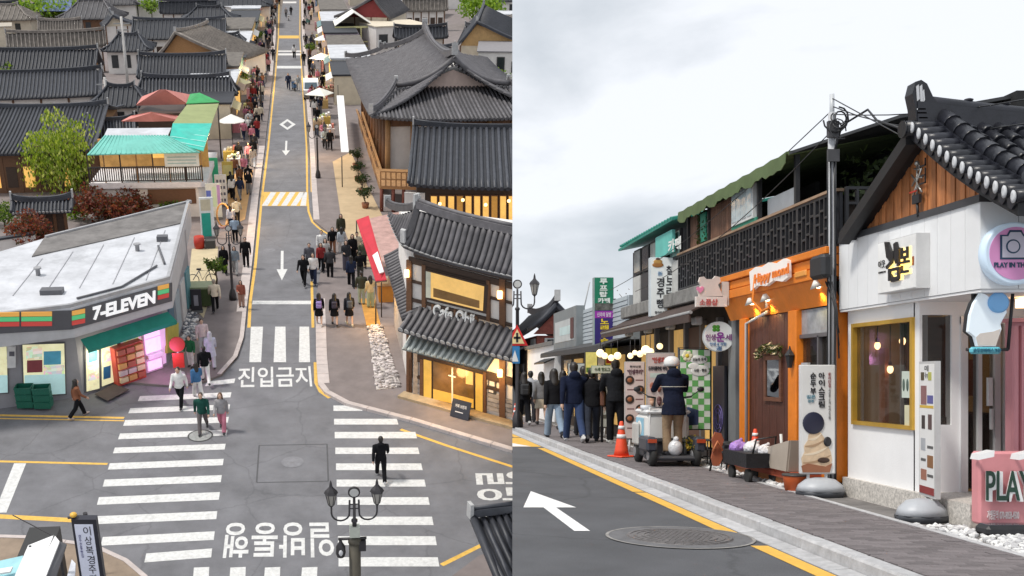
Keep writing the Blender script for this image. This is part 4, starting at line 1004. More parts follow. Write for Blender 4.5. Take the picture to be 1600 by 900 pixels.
m=MB();a,b=pw(-60,425),pw(60,405);m.slab(a,b-a,(0,0.2,0),Z_*1.5);t=T('garden_wall','white garden wall behind the convenience store','wall',a,FA);t.part('wall_body',m,PLASTER);m=MB();m.slab(a-V3((0,0.1,-1.5)),b-a,(0,0.4,0),Z_*0.12);t.part('coping',m,SLATE)
# utility posts in the alley
for lab,bx,yb,h in (('pale concrete utility post in the alley between tiled roofs',204,172,9.0),('short white concrete post by the dark hip roof',172,200,4.6)):
    t=T('utility_post',lab,'post',pw(bx,yb),FA,local=True);m=MB();m.tube([(0,0,0),(0,0,h)],[0.17,0.12],10);t.part('pole',m,mat('concrete_pole',(0.5,0.48,0.46),0.9,var=0.12))
    m=MB();m.box((-0.8,-0.05,h-0.7),(0.8,0.05,h-0.6));m.box((-0.6,-0.05,h-1.3),(0.6,0.05,h-1.2));t.part('crossarm',m,cm((0.3,0.3,0.3),0.6))
# ---------------------------------------------------------------- right side of the old street
# great hip-and-gable roof
e0,e1=pw(541,92,5.4),pw(580,183,5.4);e0.z=e1.z=5.1
Rn=pw(708,95,8.2);a=(e1-e0);Wd=a.length;a.normalize();out_=V3((a.y,-a.x,0))   # out_ points left of the house
if out_.x > 0:out_=-out_
half=-(Rn-e0).dot(out_);up=-out_*half+Z_*(8.2-5.1)
kn=1-(Rn-e0).dot(a)/Wd;kf=0.2
big=T('great_hanok','large two storey timber house with grey curved tile roof and plastered gable','house',(Rn.x,Rn.y,0),FA)
slope(big,e0,e1,up,62,'grey','stuff',0.45,0.35,kf,kn,0.09)
e2,e3=e1-out_*2*half,e0-out_*2*half
slope(big,e2,e3,out_*half+Z_*3.1,62,'grey','stuff',0.45,0.35,kn,kf,0.09)
n_f=-a   # away from the viewer
skd=Wd*kn
slope(big,e1,e2,n_f*skd+Z_*1.15,46,'grey','parts',0.1,0.35,0.19,0.19,0.11,ends=GREYT)
rA,rB=e0+up+a*Wd*kf,e0+up+a*Wd*(1-kn)
ridge(big,rA,rB+a*0.7,0.3,0.7,0.6,mt=GREYT)
ridge(big,e0+V3((0,0,0.3)),e0.lerp(rA,0.5)+V3((0,0,-0.1)),0.2,0.2,0.2,mt=GREYT,name='hip_ridge');ridge(big,e0.lerp(rA,0.45),rA,0.22,0.3,0.3,mt=GREYT,name='hip_ridge')
g0,g1=e1+n_f*skd-out_*half*0.36,e2+n_f*skd+out_*half*0.36;g0.z=g1.z=6.35
for g,c in ((g0,e1),(g1,e2)):
    P=[rB.lerp(g,i/7)+V3((0,0,-0.5*math.sin(math.pi*i/7)+0.2))+a*0.35 for i in range(8)]
    m=MB();m.tube(P,0.22,6);big.part('verge_ridge',m,GREYT);vb=big.o.children[-1] if False else None
    m=MB()
    for i in range(14):
        k=(i+0.5)/14;p=rB.lerp(g,k)+V3((0,0,-0.5*math.sin(math.pi*k)-0.12));m.tube([p-a*0.1,p+a*0.75],0.1,8)
    big.part('verge_tile',m,[GREYT,MORTAR],kind='stuff')
    ridge(big,g+V3((0,0,0.0)),c+V3((0,0,0.45)),0.2,0.25,0.25,mt=GREYT,name='hip_ridge')
m=MB();q=[g0+a*0.1,g1+a*0.1,V3((rB.x,rB.y,7.55))+a*0.1];q[0].z=q[1].z=6.0;m.prism(q,-a*0.2);big.part('gable',m,mat('pink_plaster',(0.62,0.48,0.42),0.9,var=0.1,dirt=0.1))
b0,b1=e1-out_*1.3-a*1.6,e2+out_*1.3-a*1.6
m=MB();m.slab(V3((b0.x,b0.y,0)),b1-b0,-a*(Wd-3.2),Z_*5.2);big.part('wall',m,PLASTER)
m=MB();m.slab(V3((b0.x,b0.y,4.45))+a*0.1,b1-b0,a*0.15,Z_*0.5);big.part('beam',m,TIMBER)
for i in range(7):
    p=b0.lerp(b1,i/6);m=MB();m.tube([V3((p.x,p.y,0))+a*0.3,V3((p.x,p.y,5.0))+a*0.3],0.2,10);big.part('column',m,TIMBERL)
for i in range(2,6):
    p=b0.lerp(b1,(i+0.2)/6);m=MB();m.slab(V3((p.x,p.y,2.7))+a*0.02,(b1-b0)*0.1,a*0.08,Z_*1.4);w_=big.part('window',m,TIMBER)
    m=MB();m.slab(V3((p.x,p.y,2.8))+a*0.06+(b1-b0)*0.01,(b1-b0)*0.08,a*0.06,Z_*1.2);sub2(big,w_,'pane',m,GLASSD)
for i in range(9):
    p=b0-a*(1.0+i*2.7);m=MB();m.tube([V3((p.x,p.y,0))+out_*0.15,V3((p.x,p.y,5.0))+out_*0.15],0.17,8);big.part('column',m,TIMBER)
    if i < 8:
        m=MB();m.slab(V3((p.x,p.y,0.6))-a*0.7+out_*0.02,-a*1.4,out_*0.08,Z_*1.9);big.part('window',m,LITWARM if i % 3 == 0 else GLASSD)
# timber ramp stair with boarded rail, decking and terrace tables before the great house
t=T('timber_ramp','brown timber terrace screen with long sloping handrail by the pavement','ramp',pw(575,262),FA)
r0,r1=pw(556,172,1.3),pw(590,277,1.3);d=(r1-r0);d.z=0;L_=d.length;d.normalize();nn=V3((d.y,-d.x,0))
for i in range(15):
    p=r0+d*(L_*i/15);m=MB();m.slab(V3((p.x,p.y,0.05))-nn*0.3,d*(L_/15-0.06),nn*0.07,Z_*(1.2));t.part('board',m,TIMBERL if i % 3 else TIMBER)
m=MB();m.slab(V3((r0.x,r0.y,1.3)),d*L_,nn*-0.14,Z_*0.1);t.part('handrail',m,TIMBERL)
r2,r3=pw(566,176,1.9),pw(598,275,1.4);m=MB();m.tube([r2,r3],0.12,4);t.part('handrail',m,TIMBERL)
for i in range(6):p=r2.lerp(r3,i/5);m=MB();m.tube([V3((p.x,p.y,0)),p],0.07,6);t.part('post',m,TIMBER)
t=T('timber_deck','raised honey timber deck with balustrade left of the dark roof','deck',pw(612,320),FA)
k0,k1=pw(594,290,1.9),pw(650,292,1.9);m=MB();m.slab(k0-Z_*0.22,k1-k0,(0,5.0,0),Z_*0.2);t.part('deck_slab',m,TIMBERL)
for i in range(8):p=k0.lerp(k1,i/7);m=MB();m.slab(p,(0.08,0,0),(0,0.08,0),Z_*0.95);t.part('baluster',m,TIMBERL)
for h_ in (0.4,0.9):m=MB();m.slab(k0+Z_*h_-Y_*0.02,k1-k0,(0,0.06,0),Z_*0.09);t.part('rail',m,TIMBERL)
for q in (k0,k0.lerp(k1,0.33),k0.lerp(k1,0.62)):m=MB();m.tube([V3((q.x+0.1,q.y+0.1,0)),q+V3((0.1,0.1,-0.2))],0.12,8);t.part('post',m,mat('red_timber',(0.16,0.045,0.03),0.7,var=0.2))
for k in range(5):
    p=pw(578+k*9,196+k*15 if k < 3 else 210+k*9);t=T('terrace_table',['first','second','third','fourth','last'][k]+' round brown terrace table counting from the street end of the deck','table',p,FA,group='terrace tables',local=True)
    m=MB();m.lathe((0,0,0.7),[(0.42,0),(0.42,0.05)],14);t.part('table_top',m,cm((0.3,0.12,0.1),0.6));m=MB();m.lathe((0,0,0),[(0.22,0),(0.04,0.05),(0.04,0.7)],10);t.part('leg',m,RAILM)
AMB3=mat('amber_dim',(0.3,0.14,0.03),0.3,var=0.4,vs=2,emit=0.25,ecol=(1,0.5,0.1))
# ---- second roof with ribbed near slope
hanok('dark blue tiled house with broad ribbed slope over amber lit windows',(638,292),(880,296),4.3,200,6.2,24,'slate',mode='parts',wall=TIMBER,over=2.6,lit=True,bays=9,lift=0.16,rr=0.115,rx=760,sag=0.2,ends=SLATE,gable=PLASTER)
sec=[o for o in SC.objects if o.get('label','').startswith('dark blue tiled house')][0]
q0,q1=pw(638,292,4.3),pw(880,296,4.3);p0=V3((q0.x+0.6,q0.y+0.9,0));p1=V3((q1.x,q1.y+0.9,0));t=T('lit_annex','amber lit glazed terrace wall under the dark blue roof','annex',p0,FA)
d=p1-p0;m=MB();m.slab(p0,d,(0,0.3,0),Z_*4.2);t.part('wall',m,TIMBERD)
for i in range(13):
    x=672+i*13.5;m=MB();wpanel(m,[(x,304),(x+12,304.3),(x+12,346),(x,345.5)],p0,p1,0.0,0.08);f=t.part('window',m,TIMBER)
    m=MB();wpanel(m,[(x+1.5,306),(x+10.5,306.3),(x+10.5,343),(x+1.5,342.5)],p0,p1,0.08,0.11);sub2(t,f,'pane',m,LITWARM if i % 4 != 3 else AMB3)
m=MB();wpanel(m,[(632,300),(664,301),(664,325),(632,324)],p0,p1,0.0,0.1);t.part('white_panel',m,PLASTER)
p0=p0+Z_*1.6;p1=p1+Z_*1.6
t2=T('terrace_beam','pale terrace rail with bulb lights behind the cafe roof','rail',V3((p0.x,p0.y-2.5,0)),FA)
m=MB();m.slab(p0+V3((2.3,-2.6,0.5)),d*0.75,(0,0.15,0),Z_*0.16);t2.part('rail',m,cm((0.45,0.38,0.32),0.7))
for i in range(6):q=p0+V3((2.3,-2.6,0))+d*(0.15*i);m=MB();m.slab(V3((q.x,q.y,0)),(0.1,0,0),(0,0.1,0),Z_*2.1);t2.part('post',m,TIMBERD)
for i in range(5):
    q=p0+V3((1.2,-1.2,1.75+0.25*(i % 2)))+d*(0.16*i);m=MB();m.ell(q,0.1,8,6);t2.part('bulb',m,mat('warm_bulb',(1,0.7,0.3),0.4,emit=4.0,ecol=(1,0.6,0.2),var=0))
# ---- cafe on the corner
CL,CR=pw(640,615,0.1),pw(787,655,0.1);CB=pw(622,520,0.1)
CW=CL+(CR-CL)*1.8
cafe=T('corner_cafe','two storey timber framed corner cafe with tiled roofs and amber glass door','cafe',CL,FA)
dC=(CR-CL).normalized();nC=V3((dC.y,-dC.x,0));dL=(CB-CL).normalized()
m=MB();m.prism([CL,CW,CW+dL*8,CB],Z_*6.3);cafe.part('wall',m,PLASTER)
def cpanel(px,o0,o1,mt,name,par=None):
    m=MB();wpanel(m,px,CL,CR,o0,o1);return cafe.part(name,m,mt) if par is None else sub2(cafe,par,name,m,mt)
for xa,xb,ya,yb in ((637,645,405,616),(661,667,412,478),(762,767,436,500),(782,791,410,657),(743,748,492,506),(676,680,474,492),(711,714,482,500),(658,663,560,622),(757,761,580,648),(641,644,558,617)):
    sl_=0.255;cpanel([(xa,ya),(xb,ya+(xb-xa)*sl_),(xb,yb+(xb-xa)*sl_),(xa,yb)],0.01,0.12,TIMBER,'post')
for xa,xb,ya,th in ((640,810,400,10),(646,664,437,4),(644,810,465,5),(766,810,462,4),(664,765,414,4),(643,810,484,4),(641,810,549,12),(641,662,583,4),(760,790,602,4)):
    sl_=0.255;cpanel([(xa,ya),(xb,ya+(xb-xa)*sl_),(xb,ya+th+(xb-xa)*sl_),(xa,ya+th)],0.01,0.09,TIMBERD,'beam')
f=cpanel([(666,419),(765,444),(762,489),(667,466)],0.02,0.13,TIMBERD,'window')
AMBR=mat('amber_glass',(0.45,0.26,0.07),0.15,var=0.45,vs=1.3,emit=0.5,ecol=(1,0.62,0.2));AMB2=mat('amber_glass_bright',(0.5,0.3,0.06),0.15,var=0.3,vs=1.0,emit=0.28,ecol=(1.0,0.62,0.12))
AMD=mat('brown_glass',(0.13,0.07,0.025),0.12,var=0.5,vs=1.5,emit=0.06,ecol=(1,0.5,0.1))
cpanel([(672,423),(759,446),(757,484),(672,463)],0.13,0.15,AMBR,'pane',f);cpanel([(668.5,422),(676,424),(676,464),(668.5,463)],0.15,0.16,cm((0.62,0.62,0.5),0.6),'blind',f)
cpanel([(680,448),(752,468),(752,480),(680,462)],0.15,0.155,AMD,'reflection_pane',f)
o=wallpt(680,491,CL,CR)+nC*0.1;xd=wallpt(744,507,CL,CR)+nC*0.1-o;yd=wallpt(680,473,CL,CR)+nC*0.1-o
m=MB();m.text('Cafe Ohii',o,xd,yd,0,0.02,0.1);cafe.part('lettering',m,cm((0.82,0.82,0.8),0.4))
# door
for px,mt in (([(664,560),(676,563),(676,622),(664,619)],AMB2),([(679,563),(742,580),(742,636),(679,622)],AMD),([(745,581),(756,584),(756,642),(745,639)],AMB2)):
    g_=[(px[0][0]-1.2,px[0][1]-1.5),(px[1][0]+1.2,px[1][1]-1.5),(px[2][0]+1.2,px[2][1]+2),(px[3][0]-1.2,px[3][1]+2)]
    f=cpanel(g_,0.02,0.1,TIMBERD,'door');cpanel(px,0.1,0.115,mt,'pane',f)
cpanel([(679,606),(742,622),(742,636),(679,622)],0.116,0.122,AMB2,'pane',f);cpanel([(730,577),(741,580),(741,600),(730,598)],0.116,0.122,AMBR,'pane',f)
m=MB();wpanel(m,[(708.5,572),(710.5,572.5),(710.5,629),(708.5,628.5)],CL,CR,0.12,0.16);wpanel(m,[(704,583),(715,586),(715,588),(704,585)],CL,CR,0.12,0.18);sub2(cafe,f,'handle',m,cm((0.75,0.72,0.65),0.3))
for i in range(4):
    for xa,xb,ya in ((642,659,589),(762,781,612),(791,830,622)):
        sl_=0.255;cpanel([(xa,ya+i*7),(xb,ya+i*7+(xb-xa)*sl_),(xb,ya+i*7+6+(xb-xa)*sl_),(xa,ya+i*7+6)],0.01,0.06+0.02*(i % 2),STONEW,'stone')
f=cpanel([(764,592),(776,595),(776,616),(764,613)],0.02,0.07,cm((0.05,0.05,0.05),0.5),'notice_board');cpanel([(766,594),(774,596),(774,603),(766,601)],0.07,0.08,PLASTER,'paper',f);cpanel([(765,605),(772,607),(772,613),(765,611)],0.07,0.08,PLASTER,'paper',f)
# upper roof: left and front slopes
E0,E1,E2=pw(606,336,6.55),pw(631,391,6.55),pw(860,448,6.55);E1.z=6.55
dF=(E2-E1).normalized();nF2=V3((-dF.y,dF.x,0));hgt=pw(652,330,8.0);dep=(hgt-E1).dot(nF2);ins=(hgt-E1).dot(dF)/(E2-E1).length
slope(cafe,E1,E2,nF2*dep+Z_*1.45,25,'grey','parts',0.12,0.2,ins,0.0,0.12,ends=MORTAR)
dS=(E1-E0).normalized();nS=V3((-dS.y,dS.x,0));depS=(hgt-E1).dot(nS)
k1_=max(0.1,min(0.9,(E1-hgt).dot(dS)/(E1-E0).length));slope(cafe,E0,E1,nS*depS+Z_*1.45,12,'grey','parts',0.12,0.2,1-k1_,k1_,0.12,ends=MORTAR)
rS=E1+nF2*dep+dF*((E2-E1).length*ins)+Z_*1.45;ridge(cafe,rS,rS+dF*8,0.2,0.12,0.15,mt=GREYT);ridge(cafe,rS,E1+Z_*0.3,0.17,0.15,0.12,mt=GREYT,name='hip_ridge');ridge(cafe,rS,E0+Z_*0.3,0.17,0.12,0.12,mt=GREYT,name='hip_ridge')
m=MB();m.prism([V3((p.x,p.y,6.25)) for p in (E1+nF2*0.3+dF*0.3,E2+nF2*0.3,E2+nF2*dep,rS-Z_*1,E0+nS*0.3)],Z_*0.12);cafe.part('soffit',m,TIMBERD)
# lower eave roof along front, side and the ribbed canopy
lo0,lo1=pw(622,517,3.35),pw(860,578,3.35);lo1.z=lo0.z=3.35;tp=wallpt(645,487,CL,CR)
nlo=V3((-(lo1-lo0).normalized().y,(lo1-lo0).normalized().x,0));dl=max(0.6,(CL-lo0).dot(nlo))
slope(cafe,lo0,lo1,nlo*dl+Z_*0.75,24,'grey','parts',0.05,0.1,0.03,0,0.10,ends=MORTAR)
cz=[pw(641,522,3.05),pw(774,557,3.05),pw(760,578,2.6),pw(628,545,2.6)]
m=MB();m.prism(cz,Z_*-0.05);cn=cafe.part('canopy',m,mat('canopy_metal',(0.2,0.22,0.21),0.45,var=0.2,metal=0.3))
for i in range(14):
    m=MB();p_,q_=cz[0].lerp(cz[1],(i+0.5)/14),cz[3].lerp(cz[2],(i+0.5)/14);m.tube([p_+Z_*0.03,q_+Z_*0.03-(p_-q_)*0.03],0.075,6);sub2(cafe,cn,'canopy_rib',m,mat('canopy_rib_metal',(0.42,0.45,0.43),0.45,var=0.2))
# long low ribbed roof by the side wall
s0,s1=pw(600,402,3.6),pw(628,500,3.6);d=s1-s0;n2=V3((-d.y,d.x,0)).normalized()
slope(cafe,s0,s1,n2*0.95+Z_*0.55,22,'grey','parts',0.03,0.05,0,0,0.10,ends=None)
m=MB();m.slab(V3((s0.x,s0.y,0.1))+n2*0.5,d,n2*0.2,Z_*3.6);cafe.part('side_wall',m,STONEW)
m=MB();m.slab(CL+nC*0.1-dC*0.2,dC*9,nC*0.55,Z_*0.12);cafe.part('step',m,mat('lit_step',(0.42,0.32,0.2),0.8,var=0.2))
for x,y in ((640,425),(785,458),(785,580)):
    p=wallpt(x,y,CL,CR)+nC*0.22;m=MB();m.box(p-V3((.09,.09,.14)),p+V3((.09,.09,.14)));cafe.part('wall_lamp',m,mat('warm_bulb',(1,0.7,0.3),0.4,emit=4.0,ecol=(1,0.6,0.2),var=0))
t=ground_thing('menu_board','dark menu board with white lettering before the cafe door','sign',(720,652),math.atan2(dC.y,dC.x),w=0.1)
m=MB();m.slab((-0.42,-0.05,0),(0.84,0,0),(0,0.3,0),(0,-0.0,0.02));m.prism([(-0.42,-0.16,0.02),(0.42,-0.16,0.02),(0.42,0.05,0.72),(-0.42,0.05,0.72)],(0,0.05,0));t.part('board',m,cm((0.03,0.035,0.05),0.5))
m=MB();m.text('커피 브런치',(-0.25,-0.045,0.42),(0.5,0,0),(0,0.042,0.14),0,0.015,0.004);m.text('OPEN',(-0.12,-0.09,0.25),(0.3,0,0),(0,0.027,0.09),0,0.015,0.004) if False else None
for k in range(2):m.slab((-0.22,-0.10-0.0*k,0.24-k*0.06),(0.36-k*0.1,0,0),(0,0.01,0.035),(0,-0.006,0.002))
t.part('lettering',m,cm((0.8,0.8,0.8),0.5))
# red awning, white tent flap, planters
t=T('red_awning','long red stall awning along the pavement beside the crowd','awning',pw(585,430),FA)
A4=[pw(557,345,2.5),pw(576,338,2.9),pw(604,438,2.9),pw(587,440,2.4)]
REDC=mat('red_canvas',(0.5,0.02,0.04),0.75,var=0.12,vs=1.5,bump=0.1);m=MB();m.prism(A4,Z_*0.05);cv=t.part('canvas',m,REDC)
for i in range(6):p=A4[0].lerp(A4[3],i/5);q=A4[1].lerp(A4[2],i/5);m=MB();m.tube([p-Z_*0.03,q-Z_*0.03],0.03,6);t.part('arm',m,RAILM)
for p in (A4[0],A4[3]):m=MB();m.tube([V3((p.x,p.y,0.1)),p],0.035,6);t.part('post',m,RAILM)
t=T('white_flap','white canvas flap hanging over the red awning','canopy',pw(598,435),FA);m=MB();m.prism([pw(582,400,2.95),pw(590,394,2.95),pw(600,426,2.95),pw(593,428,2.95)],Z_*0.04);t.part('canvas',m,cm((0.8,0.8,0.8),0.7))
m=MB();p=pw(596,425,2.5);m.tube([V3((p.x,p.y,0.1)),p+Z_*0.4],0.03,6);t.part('post',m,RAILM)
t=T('orange_stall','orange wooden counter stall under the end of the red awning','stall',pw(603,470),FA,local=True);m=MB();m.box((-0.4,-0.5,0),(0.35,0.8,1.0));t.part('counter',m,cm((0.6,0.25,0.04),0.7));m=MB();m.box((-0.5,-0.6,1.0),(0.45,0.9,1.06));t.part('counter_top',m,TIMBERL)
m=MB();m.box((-0.3,-0.3,1.06),(0.1,0.1,1.35));t.part('display_box',m,cm((0.7,0.6,0.4),0.6))
for k,(x,y) in enumerate(((556,262),(559,283),(566,302),(571,325))):
    tree('potted_shrub',['dark potted shrub farthest up the beige terrace row','second dark potted shrub down the beige terrace row','dark potted shrub third in the beige terrace row','dark potted shrub nearest the red awning'][k],'plant',pw(x,y,0.13),1.5,0.55,[(0.04,0.07,0.02),(0.02,0.04,0.012)],420,0.1,0.05,group='potted shrubs on the beige terrace',limbs=5)
    o=[q for q in SC.objects if q.name.startswith('potted_shrub')][-1]
    m=MB();m.lathe((0,0,0),[(0.2,0),(0.27,0.36),(0.24,0.36)],12);sub(o,'pot',m,mat('clay_pot',(0.3,0.12,0.06),0.8,var=0.2))
# ---- farther houses on the right
gable_front('dark house with broad tan gable above the great roof',(690,18),(712,74),(840,76),4.0,6.8,22,24,'slate',mat('tan_boards',(0.48,0.3,0.13),0.8,var=0.15),wall=CREAM)
gable_front('far grey tiled house with dark red gable at the top of the street',(568,2),(522,28),(610,30),4.2,7.0,14,18,'grey',cm((0.2,0.03,0.03),0.8),wall=CREAM)
block('white house with dark window at the right edge behind the great roof','town_house','house',(745,150),(860,152),4.6,10,PLASTER,cm((0.22,0.21,0.22),0.8),[(0.02,0.1,0.55,0.85),(0.25,0.36,0.45,0.9),(0.45,0.5,0.55,0.8)],group='flat roofed town houses')
block('long far white greenhouse roof above the pergola','greenhouse','greenhouse',(592,28),(684,30),3.0,9,CREAM,ROOFW,[(0.1,0.25,0.2,0.7),(0.4,0.6,0.2,0.7)])
block('low white shed roof by the round tree at the far right','shed','shed',(752,54),(860,55),3.0,6,CREAM,ROOFW,[(0.2,0.4,0.2,0.7)])
hipped('far slate house at the top edge right of the street',(720,12),16,9,3.4,5.6);hipped('far slate house at the top right corner of the old town',(792,30),14,9,3.4,5.4)
block('pale wall house with dark windows behind the great roof ridge','town_house','house',(588,88),(668,84),3.8,7,PLASTER,CREAM,[(0.05,0.22,0.25,0.75),(0.35,0.55,0.25,0.75),(0.7,0.9,0.25,0.75)],group='flat roofed town houses')
t=T('pergola','pale yellow timber pergola pavilion with two white canvas slopes','pergola',pw(550,88),FA)
PALEY=cm((0.55,0.52,0.25),0.7);p0,p1=pw(524,85),pw(583,83);d=p1-p0;dp=V3((0,7,0))
for i in range(4):
    for j in (0,1):q=p0+d*(i/3)+dp*j;m=MB();m.slab(q,(0.2,0,0),(0,0.2,0),Z_*3.4);t.part('post',m,PALEY)
for j in (0,1):m=MB();m.slab(p0+dp*j+Z_*3.4,d*1.03,(0,0.2,0),Z_*0.25);t.part('beam',m,PALEY)
for h_ in (0.9,1.5):m=MB();m.slab(p0+Z_*h_,d,(0,0.12,0),Z_*0.15);t.part('rail',m,PALEY)
m=MB();m.slab(p0+dp+Z_*0.1,d,(0,0.1,0),Z_*2.6);t.part('back_wall',m,TIMBERD)
for sx in (0,1):
    a_,b_=p0+d*(0.0 if sx == 0 else 1.0)+Z_*3.7,p0+d*0.5+Z_*5.4;m=MB();m.prism([a_,b_,b_+dp,a_+dp],Z_*0.08);t.part('canvas',m,cm((0.8,0.78,0.72),0.7))
t=T('blue_kiosk','deep blue kiosk tarp far up the right pavement','kiosk',pw(507,24),FA,local=True);m=MB();m.box((-1.4,0,0),(1.4,3,2.3));t.part('body',m,cm((0.4,0.4,0.42),0.7));m=MB();m.prism([(-1.6,-0.4,1.5),(1.6,-0.4,1.5),(1.6,3.2,2.9),(-1.6,3.2,2.9)],(0,0,0.1));t.part('tarp',m,cm((0.01,0.07,0.2),0.6))
# ---------------------------------------------------------------- street furniture of the old street
IRON=mat('dark_lamp_iron',(0.045,0.042,0.045),0.45,var=0.2,vs=6,metal=0.4)
LAMPG=mat('lamp_glass_panel',(0.35,0.33,0.3),0.2,var=0.1,spec=0.5)
def street_lamp(label,F,base,H,s=1.0,rz=0.0,group=None,extra=False):
    t=T('street_lamp',label,'lamp',base,F,rz,group,local=True);z=H-1.15*s
    m=MB();m.lathe((0,0,0),[(0.2*s,0),(0.2*s,0.25*s),(0.14*s,0.5*s),(0.075*s,0.62*s),(0.06*s,z),(0.085*s,z+0.02),(0.085*s,z+0.07),(0.04*s,z+0.1),(0.035*s,z+0.75*s)],12);t.part('pole',m,IRON)
    m=MB();m.lathe((0,-0.03*s,z+0.92*s),[(0.16*s,0),(0.16*s,0.06*s)],18,axis=(0,1,0));o=t.part('emblem',m,IRON)
    m=MB();m.lathe((0,-0.037*s,z+0.92*s),[(0.12*s,0),(0.12*s,0.02*s)],16,axis=(0,1,0));sub2(t,o,'emblem_face',m,cm((0.5,0.5,0.48),0.5))
    for sx in (-1,1):
        m=MB();c=sx*0.36*s;P=[(sx*0.12*s,0,z+0.68*s),(sx*0.13*s,0,z+0.3*s)]+[(c-sx*0.24*s*math.cos(math.pi*i/8),0,z+0.3*s-0.24*s*math.sin(math.pi*i/8)) for i in range(1,9)]+[(sx*0.6*s,0,z+0.5*s)]
        m.tube(P,0.026*s,6);m.tube([(0,0,z+0.55*s),(sx*0.13*s,0,z+0.55*s)],0.018*s,6);m.tube([(0,0,z+0.42*s),(sx*0.13*s,0,z+0.42*s)],0.018*s,6);t.part('arm',m,IRON)
        L=sx*0.6*s;zb=z+0.5*s
        m=MB();m.lathe((L,0,zb),[(0.03*s,0),(0.07*s,0.04*s),(0.075*s,0.06*s)],6,smooth=False);m.lathe((L,0,zb),[(0.19*s,0.42*s),(0.15*s,0.5*s),(0.07*s,0.58*s),(0.045*s,0.62*s),(0.03*s,0.72*s),(0.008*s,0.8*s)],6,smooth=False)
        for k in range(6):
            a=2*math.pi*k/6;m.tube([(L+0.075*s*math.cos(a),0.075*s*math.sin(a),zb+0.05*s),(L+0.155*s*math.cos(a),0.155*s*math.sin(a),zb+0.43*s)],0.012*s,4)
        o=t.part('lantern',m,IRON);m=MB();m.lathe((L,0,zb),[(0.066*s,0.06*s),(0.142*s,0.42*s)],6,smooth=False);sub2(t,o,'lantern_glass',m,LAMPG)
    return t
b=pw(553,757,6.0);L1=street_lamp('big twin lantern lamp over the near crosswalk at the bottom of the view',FA,(b.x,b.y,0),6.0,0.95)
OLV=mat('olive_column_paint',(0.085,0.075,0.055),0.6,var=0.15,vs=3)
m=MB();m.tube([(0,0,0),(0,0,4.35)],0.15,12);m.lathe((0,0,4.3),[(0.17,0),(0.17,0.1),(0.08,0.16)],12);L1.part('column',m,OLV)
m=MB();m.box((-0.13,-0.1,4.5),(0.13,0.1,4.8));L1.part('junction_box',m,cm((0.5,0.52,0.45),0.6))
m=MB();m.tube([(-0.42,0,4.42),(0.3,0,4.42)],0.04,6);L1.part('crossbar',m,IRON)
for sx,zz in ((-0.36,4.4),):
    m=MB();m.lathe((sx,0,zz-0.5),[(0.1,0),(0.13,0.1),(0.12,0.3),(0.05,0.42),(0.03,0.5)],10);o=L1.part('security_camera',m,IRON);m=MB();m.ell((sx,-0.1,zz-0.33),(0.06,0.05,0.1),8,6);sub2(L1,o,'camera_dome',m,cm((0.6,0.6,0.62),0.2))
m=MB();m.box((0.1,-0.12,4.1),(0.28,0.05,4.38));L1.part('floodlight',m,IRON)
for lab,x,y in (('tall twin lantern lamp on the left pavement by the convenience store',364,468),('tall twin lantern lamp on the right pavement beside the orange stalls',497,278),('twin lantern lamp on the left pavement above the lane diamond',409,180),('small far twin lantern lamp on the right pavement near the white van',484,108),('far twin lantern lamp on the left pavement near the top of the street',426,72)):
    street_lamp(lab,FA,pw(x,y,0.1),4.1,1.0,0.0,'twin lantern lamps along the old street')
# sign board and canopy at the lower left, tiled corner at the lower right
p=pw(130,812,4.6);q1,q2=pw(111,812,4.6),pw(150,812,4.6);d=q2-q1;bb=2.1
t=T('hanging_sign','tall white vertical bakery sign with black frame at the bottom left','sign',(p.x,p.y,0),FA)
m=MB();m.slab(q1-Z_*bb,d,(0,0.22,0),Z_*bb);fr=t.part('sign_case',m,cm((0.02,0.02,0.03),0.5))
m=MB();m.slab(q1-Z_*(bb-0.03)+d*0.1-Y_*0.012,d*0.74,(0,0.02,0),Z_*(bb-0.17));sub2(t,fr,'sign_face',m,mat('bluish_white_face',(0.66,0.68,0.80),0.5,var=0.05,emit=0.05))
m=MB();m.vtext('이상복경주빵',q1-Y_*0.02+d*0.43-Z_*0.2,d*0.3,Z_*0.30,0,0.0,0.004);sub2(t,fr,'lettering',m,cm((0.02,0.02,0.03),0.5))
m=MB();m.vtext('경주전통빵집',q1-Y_*0.02+d*0.2-Z_*0.45,d*0.1,Z_*0.12,0,0.0,0.004);sub2(t,fr,'lettering',m,cm((0.1,0.1,0.25),0.5))
m=MB();m.tube([q1+V3((0.3,0.3,0)),V3((q1.x+0.3,q1.y+0.3,0))],0.06,8);m.tube([q1+V3((-0.1,0.1,0.0)),q1+V3((0.3,0.3,-0.1))],0.04,6);t.part('pole',m,IRON)
m=MB();m.ell(q1+V3((0.05,0.1,0.08)),(0.1,0.1,0.07),8,6);t.part('lamp',m,cm((0.7,0.4,0.05),0.4))
t=T('market_canopy','white canvas stall canopy with dark edge at the bottom left corner','canopy',pw(60,890,0),FA)
CANV=mat('white_canvas',(0.74,0.74,0.74),0.7,var=0.07,vs=2,dirt=0.12,bump=0.1)
def canv(px,mt,nm,th=0.05):m=MB();m.prism([pw(*q) for q in px],Z_*-th);return t.part(nm,m,mt)
canv([(84,836,3.5),(44,852,3.4),(12,925,3.0),(46,925,3.2)],CANV,'canvas');canv([(93,846,3.55),(86,837,3.55),(40,925,3.2),(62,925,3.2)],CANV,'canvas')
canv([(104,850,3.4),(94,846,3.5),(64,925,3.15),(80,925,3.0)],cm((0.12,0.12,0.13),0.6),'side_curtain')
canv([(118,880,2.4),(112,874,2.4),(98,925,2.2),(116,925,2.2)],cm((0.6,0.62,0.68),0.7),'side_curtain')
